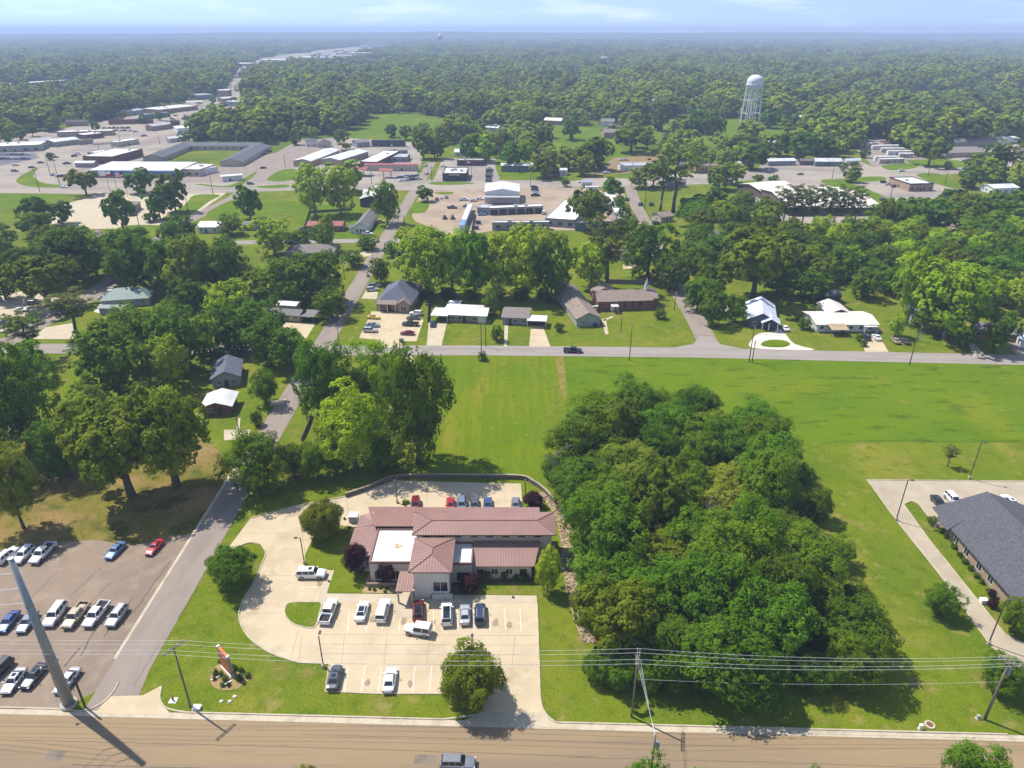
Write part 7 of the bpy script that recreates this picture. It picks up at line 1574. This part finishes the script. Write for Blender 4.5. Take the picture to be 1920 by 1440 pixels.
# ================================================================== POLES, WIRES, LAMPS, SIGNS, TOWER
POLE_W = mat('weathered_pole', (0.20, 0.17, 0.135), (0.14, 0.115, 0.09), 1.5, rough=.95, stretch=(1, 1, .2))
POLE_D = mat('dark_pole', (0.075, 0.055, 0.04), (0.11, 0.08, 0.055), 1.5, rough=.95)
STEEL = mat('galvanised_steel', (0.30, 0.315, 0.33), (0.25, 0.265, 0.28), .6, rough=.55, metal=.25)
BRONZE = mat('bronze_pole', (0.075, 0.06, 0.05), rough=.5)
CERAM = mat('insulator', (0.55, 0.56, 0.56), rough=.3)
WIRE = mat('aluminium_wire', (0.55, 0.55, 0.54), rough=.45)
WIRE_D = mat('dark_wire', (0.06, 0.06, 0.06), rough=.7)
def utility_pole(base, top_px, label, arms=1, arm_dir=None, r=.17, m=POLE_W, transformer=False, arm_len=2.6, group=None, h=None, name='utility_pole'):
    p = P(*base); h = h or Zat(top_px, p.y); t = thing(name, label, 'utility pole', (p.x, p.y, 0), 0, group)
    MB().tube((0, 0, -.2), (0, 0, h), r, r * .62, 10).build('pole_shaft', m, t, smooth=True); ends = []
    ad = Vector((arm_dir or (1, 0))).to_3d().normalized()
    for k in range(arms):
        z = h - .35 - .9 * (k // 2); off = (.16 if k % 2 else -.16); q = Vector((-ad.y, ad.x, 0)) * off
        a, b = q - ad * arm_len / 2, q + ad * arm_len / 2; mb = MB(); mb.tube((a.x, a.y, z), (b.x, b.y, z), .075, .075, 4); mb.build('crossarm', POLE_W, t)
        for f in (-.46, -.2, .2, .46):
            c = q + ad * arm_len * f; MB().tube((c.x, c.y, z + .05), (c.x, c.y, z + .28), .06, .045, 6).build('insulator', CERAM, t)
            if k == 0: ends.append(Vector((p.x + c.x, p.y + c.y, z + .28)))
    if transformer:
        MB().tube((.42, -.05, h - 2.6), (.42, -.05, h - 1.5), .27, .27, 12).tube((.42, -.05, h - 1.5), (.42, -.05, h - 1.4), .29, .2, 12).build('transformer', STEEL, t)
    return t, ends, Vector((p.x, p.y, h))
def wire(a, b, sag, label, r=.019, m=WIRE, n=14, group=None, name='power_line'):
    a, b = Vector(a), Vector(b); pts = []
    for i in range(n + 1):
        f = i / n; q = a.lerp(b, f); q.z -= sag * 4 * f * (1 - f); pts.append(q)
    mb = MB()
    for i in range(n): mb.tube(pts[i], pts[i + 1], r, r, 5, 0, caps=False)
    return mb.build(name, m, label=label, cat='power line', group=group)
# front power line
pA, eA, tA = utility_pole((358,1327), 1212, 'wooden power pole with double crossarms on the corner lawn', 2, (.55, .83), transformer=False, arm_len=3.2)
pB, eB, tB = utility_pole((1184,1344), 1229, 'wooden power pole with guy wires at the front of the grove', 2, (.25, .97), arm_len=3.0)
pC, eC, tC = utility_pole((1846,1349), 1238, 'leaning-looking wooden pole with transformer near the right edge', 2, (.75, -.66), transformer=True, arm_len=2.6, r=.22)
eC = sorted(eC, key=lambda v: -v.y); eA = sorted(eA, key=lambda v: -v.y); eB = sorted(eB, key=lambda v: -v.y)
left_end = [Vector((-112, e.y + 1.0, e.z + .4)) for e in eA]; right_end = [Vector((105, e.y - 2, e.z)) for e in eC]
ordn = ['farthest', 'second', 'third', 'nearest']
for i in range(4):
    wire(left_end[i], eA[i], .5, '%s of the four wires left of the corner lawn pole' % ordn[i], group='wires over the car lot')
    wire(eA[i], eB[i], 1.1, '%s of the four wires crossing above the parking lot' % ordn[i], group='wires over the parking lot')
    wire(eB[i], eC[i], 1.0, '%s of the four wires crossing in front of the grove' % ordn[i], group='wires before the grove')
    wire(eC[i], right_end[i], .4, '%s wire running off right of the transformer pole' % ordn[i], group='wires at the right edge')
wire(tB + Vector((0, 0, -4.6)), tC + Vector((0, 0, -4.2)), .8, 'thin low cable between the grove pole and transformer pole', .014)
pD, eD, tD = utility_pole((1218,1462), 0, 'near road pole with white transformer can at the bottom edge', 0, (1, 0), transformer=True, m=POLE_W, h=9.0)
for i, e in enumerate(((-.3, .4), (0, 0), (.25, -.5))):
    wire(tB + Vector((e[0], e[1], -.2)), tD + Vector((0, 0, -.15 - .3 * i)), .15, ['left', 'middle', 'right'][i] + ' guy wire from the grove pole down to the road pole', .02, group='guy wires')
# steel transmission pole
sb = P(130, 1322); sh = Zat(1047, sb.y); sp_ = thing('steel_pole', 'tall tapered grey steel transmission pole beside the car lot', 'steel pole', (sb.x, sb.y, 0))
MB().tube((0, 0, .5), (0, 0, sh), .80, .36, 20).build('pole_shaft', STEEL, sp_, smooth=True); MB().tube((0, 0, -.2), (0, 0, .5), 1.15, 1.15, 24).build('footing', C_WALK, sp_); MB().tube((0, 0, sh), (0, 0, sh + .05), .42, .42, 16).build('cap', GREYBOX, sp_)
MB().tube((0, 0, .5), (0, 0, .58), 1.02, 1.02, 20).build('base_plate', STEEL, sp_)
for z in (sh * .36, sh * .70): r_ = .80 + (.36 - .80) * (z - .5) / (sh - .5); MB().tube((0, 0, z), (0, 0, z + .35), r_ + .03, r_ + .02, 20).build('section_joint', STEEL, sp_)
for k in range(12): a = k * math.pi / 6; MB().tube((math.cos(a) * .93, math.sin(a) * .93, .58), (math.cos(a) * .93, math.sin(a) * .93, .68), .05, .05, 6).build('anchor_bolt', GREYBOX, sp_)
for k in range(16): z = 3.0 + k * (sh - 4) / 16; r_ = .80 + (.36 - .80) * (z - .5) / (sh - .5); sg_ = 1 if k % 2 else -1; MB().tube((sg_ * r_ * .6, -r_ * .75, z), (sg_ * (r_ * .6 + .14), -r_ * .75 - .16, z), .025, .025, 5).build('step_bolt', GREYBOX, sp_)
for k, z in enumerate((sh - 2.6, sh - 5.2, sh - 7.8)):
    MB().tube((-.35, 0, z), (-2.2, -.5, z + .25), .07, .06, 6).build('insulator_arm', CERAM, sp_)
    a = Vector((sb.x - 2.2, sb.y - .5, z + .25))
    wire(a, Vector((sb.x - 14 - 2 * k, 30, z - 6)), .6, '%s transmission wire descending from the steel pole' % ['upper', 'middle', 'lower'][k], .03, group='transmission wires')
    wire(a, Vector((-140, sb.y + 6, z - 1)), .8, '%s transmission wire running left from the steel pole' % ['upper', 'middle', 'lower'][k], .03, group='transmission wires left')
    MB().tube((.25, .3, z - .3), (.55, .5, z - .3), .05, .05, 5).build('step_bolt', CERAM, sp_)
for k, (z, dx) in enumerate(((9.3, 1.3), (7.6, -1.5))):
    MB().tube((0, 0, z), (dx, -.5, z + .5), .06, .06, 5).build('bracket', STEEL, sp_); MB().box(dx - .12, dx + .12, -.65, -.35, z + .35, z + .75).build('switch_box', GREYBOX, sp_)
q = P(160, 1326); st_ = thing('pole_stub', 'short dark wooden pole stub beside the steel pole', 'pole', (q.x, q.y, 0)); MB().tube((0, 0, -.2), (0, 0, Zat(1270, q.y)), .17, .15, 10).build('stub_shaft', POLE_D, st_)
# other poles
GP = 'street power poles'
PL = [((903,678),605,'twin street pole on the mown field edge, left one'),((911,650),602,'twin street pole across the street, right one'),((1180,676),607,'dark street pole by the field left of the junction'),((1404,679),612,'left of two crossing poles right of the junction'),((1410,679),640,'short braced pole beside the crossing pole'),((1705,684),622,'tall pole with grey can on the right street verge'),((637,652),612,'pole at the corner of side and cross streets'),((576,788),715,'dark pole on the side street verge by the corner tree'),((449,814),780,'pole by the white path at the left house'),((1264,582),548,'pole on the church lawn corner'),((1164,622),596,'pole on the church front lawn'),((708,528),492,'pale pole in front of the dark tree by the brick house'),((646,524),492,'pole by the side street under the trees'),((748,435),405,'dark pole at the side street corner'),((758,418),404,'second dark pole across the side street corner'),((1209,392),345,'pole at the far street highway corner'),((1184,348),305,'pole beside the repair shop verge'),((995,352),325,'pole beside the green store verge'),((1062,352),322,'pole opposite the white cabin'),((200,505),456,'pole among the dark belt trees'),((263,432),388,'pole on the bank verge'),((353,397),348,'pole on the highway verge right of the bank'),((400,366),325,'pole beside the store corner'),((75,360),316,'pole at the left highway bend'),((697,345),322,'pole beside the red canopies'),((810,342),312,'pole at the side street end by the restaurant'),((1560,335),308,'pole on the right highway verge'),((1740,330),302,'pole near the mobile homes'),((1772,345),320,'pole by the flat-roofed office'),((1670,368),345,'pole behind the flat-roofed office'),((1395,330),302,'pole by the highway below the tower'),((535,312),290,'pole near the first storage barn'),((300,270),252,'pole at the avenue lot'),((225,262),232,'pole beside the avenue shops'),((335,228),205,'pole along the avenue middle'),((112,345),300,'sign pole at the left verge'),((95,330),296,'second pole at the left verge'),((1720,640),610,'short pole by the right lawn')]
for b, ty, l in PL:
    d = P(*b).length; utility_pole(b, ty, l, 1 if d < 420 and 'stub' not in l else 1, (.9, .4) if len(l) % 2 else (.3, 1), r=.15 + (.06 if d > 350 else 0), m=POLE_D, group=GP, transformer='can' in l)
sp0 = P(637, 652)
for i, (a, b) in enumerate((((1180,676),(1404,679)),((1404,679),(1705,684)),((903,678),(1180,676)))):
    pa, pb = P(*a), P(*b); wire((pa.x, pa.y, 9.2), (pb.x, pb.y, 9.2), .7, ['wire between the junction pole and the crossing poles','wire along the right part of the cross street','wire over the mown field along the cross street'][i], .018, WIRE_D)
# lamp posts
def lamp(base, ty, label, arm=(1, 0), conc=True, sq=.09):
    p = P(*base); h = Zat(ty, p.y); t = thing('lamp_post', label, 'lamp post', (p.x, p.y, 0), 0, 'car park lamp posts')
    if conc: MB().tube((0, 0, -.1), (0, 0, .75), .30, .30, 14).build('base', C_WALK, t)
    MB().tube((0, 0, .1), (0, 0, h), sq * 1.25, sq, 8).build('post', BRONZE, t); a = Vector(arm).to_3d()
    MB().tube((0, 0, h - .12), (a.x * .6, a.y * .6, h - .05), .045, .045, 5).build('arm', BRONZE, t)
    n = Vector((-a.y, a.x, 0)) * .2; c = a * .85
    MB().prism([tuple((c - a * .32 - n)[:2]), tuple((c + a * .32 - n)[:2]), tuple((c + a * .32 + n)[:2]), tuple((c - a * .32 + n)[:2])], h - .12, h + .04).build('lamp_head', BRONZE, t)
lamp((571,1057),1008,'lamp post on the lawn edge beside the large white vehicle',(-1,0)); lamp((607,1252),1193,'lamp post at the lower left corner of the lot',(0,1)); lamp((887,1262),1199,'lamp post rising behind the round corner tree',(0,1))
lamp((745,943),897,'lamp post behind the clinic near the retaining wall',(0,-1)); lamp((985,934),904,'lamp post at the rear right corner of the clinic',(0,1))
lamp((1680,976),900,'lamp post at the left edge of the office lot',(1,0)); lamp((1817,898),829,'lamp post on the ditch side of the office lot',(1,0)); lamp((1853,1208),1126,'lamp post by the lower office drive',(1,.3))
# orange sign
sg0, sg1 = P(418, 1249), P(436, 1269); dsg = sg1 - sg0; sL = dsg.length; shh = Zat(1231, sg1.y)
sg = thing('roadside_sign', 'tall orange sign panel on a white base in a mulch bed', 'sign', (sg0.x, sg0.y, 0), math.atan2(dsg.y, dsg.x))
ORG = mat('orange_panel', (0.52, 0.14, 0.035), (0.46, 0.115, 0.03), .8, rough=.5); REDP = mat('red_panel', (0.42, 0.035, 0.04), rough=.5)
MB().box(-.1, sL + .1, -.34, .28, 0, .34).build('base', TRIM_W, sg); MB().box(.1, sL - .1, -.2, .2, .34, shh - .02).build('panel', ORG, sg)
for x in (0.0, sL): MB().box(x - .1, x + .1, -.21, .21, .34, shh).build('end_post', mat('grey_post', (0.30, 0.27, 0.25)), sg); MB().box(x - .15, x + .15, -.24, .24, shh, shh + .12).build('cap', TRIM_W, sg)
for s in (-1, 1):
    MB().box(.3, sL - .3, s * .215 - .012, s * .215 + .012, shh - 1.35, shh - .35).build('name_board', REDP, sg)
    lm = MB()
    for k in range(6): x = .45 + k * (sL - .9) / 5.5; lm.box(x, x + .16, s * .235 - .008, s * .235 + .008, shh - 1.0, shh - .6)
    lm.build('lettering', TRIM_W, sg)
for i, (x, y) in enumerate(((405,1273),(426,1283))):
    p = P(x, y); u = thing('floodlight', ['left', 'right'][i] + ' white ground floodlight in front of the orange sign', 'floodlight', (p.x, p.y, 0), R(40)); MB().box(-.7, .7, -.1, .1, .12, .3).build('lamp_housing', TRIM_W, u); MB().box(-.06, .06, -.06, .06, 0, .14).build('stake', GREYBOX, u)
# utility boxes, hydrant, manhole
def ubox(x, y, label, w=.5, h=.8, m=GREYBOX, name='utility_box'):
    p = P(x, y); t = thing(name, label, 'utility box', (p.x, p.y, 0)); MB().box(-w, w, -w*.7, w*.7, .08, h).build('cabinet', m, t); MB().box(-w-.12, w+.12, -w*.7-.12, w*.7+.12, 0, .08).build('pad', C_WALK, t); MB().box(-w-.03, w+.03, -w*.7-.03, w*.7+.03, h, h+.06).build('lid', m, t)
ubox(370,1329,'pale utility box at the foot of the corner lawn pole', .55, .45, TRIM_W); ubox(1725,1367,'green-white pedestal beside the manhole', .22, .9, TRIM_W); ubox(1833,1347,'small grey box at the foot of the transformer pole', .2, .6)
ubox(617,1091,'small dark ground fixture on the clinic lawn', .16, .3, TRIM_D); ubox(962,1121,'small dark ground fixture on the right front lawn', .16, .3, TRIM_D); ubox(1843,1130,'white box unit by the office wall', .6, .8, TRIM_W); ubox(1756,987,'grey condenser at the office corner', .5, .9)
ubox(415,1316,'white ground box leftmost on the road lawn', .16, .2, TRIM_W); ubox(431,1316,'white ground box in the middle of the road lawn', .16, .2, TRIM_W); ubox(440,1307,'white ground box uppermost on the road lawn', .16, .2, TRIM_W)
p = P(325, 1314); hy = thing('fire_hydrant', 'small hydrant on a white slab at the street corner', 'hydrant', (p.x, p.y, 0)); MB().box(-.55, .55, -.5, .5, 0, .1).build('slab', TRIM_W, hy); MB().tube((0, 0, .1), (0, 0, .75), .14, .12, 10).tube((0, 0, .75), (0, 0, .9), .15, .04, 10).build('barrel', PM['dred'], hy); MB().tube((-.24, 0, .5), (.24, 0, .5), .07, .07, 8).build('outlet', PM['dred'], hy)
p = P(1743, 1359); mh = thing('manhole', 'round concrete manhole with rusty lid on the verge', 'manhole', (p.x, p.y, 0)); MB().tube((0, 0, 0), (0, 0, .12), .75, .72, 24).build('ring', C_WALK, mh); MB().tube((0, 0, .12), (0, 0, .15), .45, .45, 20).build('lid', mat('rust_iron', (0.16, 0.08, 0.05)), mh)
for i, (x, y, c) in enumerate(((1116,611,'blue'),(1643,625,'lblue'),(753,641,'green'),(1201,386,'blue'),(1221,386,'blue'),(897,420,'navy'),(893,430,'navy'))):
    p = P(x, y); t = thing('rubbish_bin', ['blue bin at the church hall end wall','light blue bin beside the white house','green bin at the brick house lot corner','left blue skip by the far street','right blue skip by the far street','dark blue skip behind the light blue car','lower dark blue skip in the yard'][i], 'bin', (p.x, p.y, 0.03)); w = .7 if i < 3 else 1.3
    MB().box(-w, w, -w*.6, w*.6, 0, w * 1.3).build('body', PM[c], t); MB().box(-w-.05, w+.05, -w*.6-.05, w*.6+.05, w*1.3, w*1.3+.08).build('lid', PM['black'] if i > 2 else PM[c], t)
# flags
FW_ = mat('flag_white', (0.78, 0.78, 0.76)); FR_ = mat('flag_red', (0.45, 0.02, 0.03)); FB_ = mat('flag_blue', (0.03, 0.05, 0.20))
def flag(base, ty, label, kind, w=4.6, h=3.0):
    p = P(*base); H = Zat(ty, p.y) ; t = thing('flagpole', label, 'flagpole', (p.x, p.y, 0), 0, 'flags by the highway'); MB().tube((0, 0, 0), (0, 0, H), .13, .08, 8).build('pole_shaft', BRONZE, t)
    bands = {'white': [(0, 1, FW_)], 'state': [(0, .5, FR_), (.5, 1, FW_)], 'stripes': [(i / 7, (i + 1) / 7, FR_ if i % 2 == 0 else FW_) for i in range(7)]}[kind]
    n = 8
    for z0, z1, m in bands:
        mb = MB(); vs = []; 
        for i in range(n + 1):
            x = -w * i / n; y = .35 * math.sin(i * .9) * i / n; dz = -.5 * (i / n) ** 1.3
            vs += [(x, y, H - .2 - h + h * z0 + dz), (x, y, H - .2 - h + h * z1 + dz)]
        mb.add(vs, [(2*i, 2*i+1, 2*i+3, 2*i+2) for i in range(n)]); mb.build('flag_cloth', m, t)
    if kind != 'white':
        mb = MB(); z0, x1 = (.0 if kind == 'state' else .45), (.34 if kind == 'state' else .42); vs = []
        for i in range(4):
            f = x1 * i / 3; x = -w * f; y = .35 * math.sin(f * n * .9) * f - .03; dz = -.5 * f ** 1.3; vs += [(x, y, H - .2 - h + h * z0 + dz), (x, y, H - .2 + dz)]
        mb.add(vs, [(2*i, 2*i+1, 2*i+3, 2*i+2) for i in range(3)]); mb.build('canton', FB_, t)
flag((208,365),319,'flagpole with plain white flag, left of three','white'); flag((222,366),320,'flagpole with red and white flag, middle of three','state'); flag((240,369),321,'flagpole with striped flag, right of three','stripes'); flag((884,330),300,'flagpole with striped flag behind the black restaurant','stripes',2.6,1.8)
# fences
def fence(pts_px, h, label, m, name='fence', step=2.4):
    pts = px(pts_px); t = thing(name, label, 'fence')
    for a, b in zip(pts[:-1], pts[1:]):
        L = math.hypot(b[0]-a[0], b[1]-a[1]); n = max(1, int(L / step)); d = ((b[0]-a[0]) / L, (b[1]-a[1]) / L)
        for i in range(n):
            s0, s1 = L * i / n + .05, L * (i + 1) / n - .05; q = MB(); strip(q, [(a[0]+d[0]*s0, a[1]+d[1]*s0), (a[0]+d[0]*s1, a[1]+d[1]*s1)], -.04, .04, .08, h); q.build('panel', m, t)
            MB().box(a[0]+d[0]*L*i/n-.07, a[0]+d[0]*L*i/n+.07, a[1]+d[1]*L*i/n-.07, a[1]+d[1]*L*i/n+.07, 0, h + .1).build('post', WOODPOST, t)
FG = mat('grey_fence', (0.16, 0.145, 0.125), (0.21, 0.19, 0.165), 1.2)
fence([(1138,532),(1225,534)], 1.9, 'grey board fence behind the church yard', FG); fence([(1222,530),(1208,498)], 1.9, 'grey board fence running up beside the yard tree', FG)
fence([(802,604),(806,550),(808,545)], 1.7, 'dark wooden fence between brick house and ranch house', BROWN_WALL); fence([(567,440),(580,400),(660,395)], 1.5, 'grey fence round the red-roofed cottage garden', FG)
fence([(566,828),(578,800),(585,780)], 1.2, 'low leaning fence by the side street verge', FG); fence([(884,440),(890,402)], 2.0, 'dark fence behind the covered trailer', DARK_WALL)
p = P(850, 556); tr_ = thing('trampoline', 'round black trampoline on the lawn behind the ranch house', 'trampoline', (p.x, p.y, 0)); MB().tube((0, 0, .85), (0, 0, .9), 1.9, 1.9, 20).build('mat', PLAST, tr_)
for k in range(6): x, y = 1.85*math.cos(k*1.047), 1.85*math.sin(k*1.047); MB().tube((x, y, 0), (x, y, 2.3), .04, .04, 5).build('leg', PLAST, tr_)
# curved forecourt hedge stones omitted on purpose; clinic house sign
# ------------------------------------------------------------------ water tower
wb_ = P(1405, 232); tw = thing('water_tower', 'white water tower on many slender legs above the trees', 'water tower', (wb_.x, wb_.y, 0))
TW = mat('tower_white', (0.68, 0.68, 0.70), (0.62, 0.62, 0.64), .08, rough=.5)
zt_ = Zat(140, wb_.y); zr = Zat(158, wb_.y); sc_t = mpp(232); rad = 14.6 * sc_t; zbw = Zat(165.5, wb_.y)
prof = [(0.3, zt_), (rad*.35, zt_ - (zt_-zr)*.04), (rad*.66, zt_ - (zt_-zr)*.15), (rad*.88, zt_ - (zt_-zr)*.34), (rad*.98, zt_ - (zt_-zr)*.56), (rad, zt_ - (zt_-zr)*.75), (rad, zr), (rad*1.0, zr - 1.4), (rad*.92, zr - 3.4), (rad*.7, zr - 5.6), (rad*.35, zr - 7.0), (.9, zr - 7.4)]
MB().lathe(prof[::-1], 32).build('tank', TW, tw, smooth=True)
MB().lathe([(rad + .05, zr - .7), (rad + 1.0, zr - .7), (rad + 1.0, zr - .3), (rad + .05, zr - .3)], 32).build('balcony', TW, tw)
MB().tube((0, 0, 0), (0, 0, zr - 7.2), .9, .9, 14).build('riser_pipe', TW, tw)
for k in range(8):
    a = k * math.pi / 4 + .2; MB().tube((math.cos(a) * rad * 1.24, math.sin(a) * rad * 1.24, 0), (math.cos(a) * rad * .98, math.sin(a) * rad * .98, zr - .6), .55, .55, 8).build('leg', TW, tw)
for zf in (.28, .62):
    for k in range(8):
        a0, a1 = k * math.pi / 4 + .2, (k + 1) * math.pi / 4 + .2; rr0 = rad * (1.24 - .26 * zf); z = (zr - .6) * zf
        MB().tube((math.cos(a0) * rr0, math.sin(a0) * rr0, z), (math.cos(a1) * rr0, math.sin(a1) * rr0, z), .3, .3, 6).build('strut', TW, tw)
em = MB(); ze = zr + 2.2; ry = rad * .985
for dx, dz, w, h in ((-.9, 0, .9, 1.6), (0.1, .5, 1.1, 1.0), (.7, -.5, .7, 1.2)):
    x0 = -rad * .45 + dx; y0 = -math.sqrt(max(.1, ry ** 2 - x0 ** 2)); em.box(x0 - w / 2, x0 + w / 2, y0 - .12, y0 + .5, ze + dz - h / 2, ze + dz + h / 2)
em.build('emblem', mat('emblem_grey', (0.16, 0.16, 0.18)), tw)
w2 = P(826, 104); t2 = thing('water_tower', 'pale distant water tower near the horizon above the town', 'water tower', (w2.x, w2.y, 0))
z2 = Zat(63, w2.y); s2_ = mpp(104) * 4.6; MB().lathe([(.5, z2 - s2_ * 2.3), (s2_*.8, z2 - s2_ * 1.9), (s2_, z2 - s2_), (s2_ * .8, z2 - s2_ * .4), (.5, z2)], 20).build('tank', TW, t2, smooth=True)
for k in range(6): a = k * math.pi / 3; MB().tube((math.cos(a)*s2_*1.2, math.sin(a)*s2_*1.2, 0), (math.cos(a)*s2_*.9, math.sin(a)*s2_*.9, z2 - s2_*1.4), .9, .9, 6).build('leg', TW, t2)
# ------------------------------------------------------------------ the hazy air
hz = bpy.data.materials.new('hazy_air'); hz.use_nodes = True; nt = hz.node_tree; nt.nodes.clear()
ho = nt.nodes.new('ShaderNodeOutputMaterial'); hv = nt.nodes.new('ShaderNodeVolumePrincipled')
hv.inputs['Color'].default_value = (0.60, 0.72, 0.98, 1); hv.inputs['Density'].default_value = 0.00021; hv.inputs['Anisotropy'].default_value = 0.0
nt.links.new(hv.outputs[0], ho.inputs['Volume'])
MB().box(-9700, 9700, -320, 9700, -1.2, 118).build('haze', hz, kind='stuff', label='pale blue haze in the air over the town')
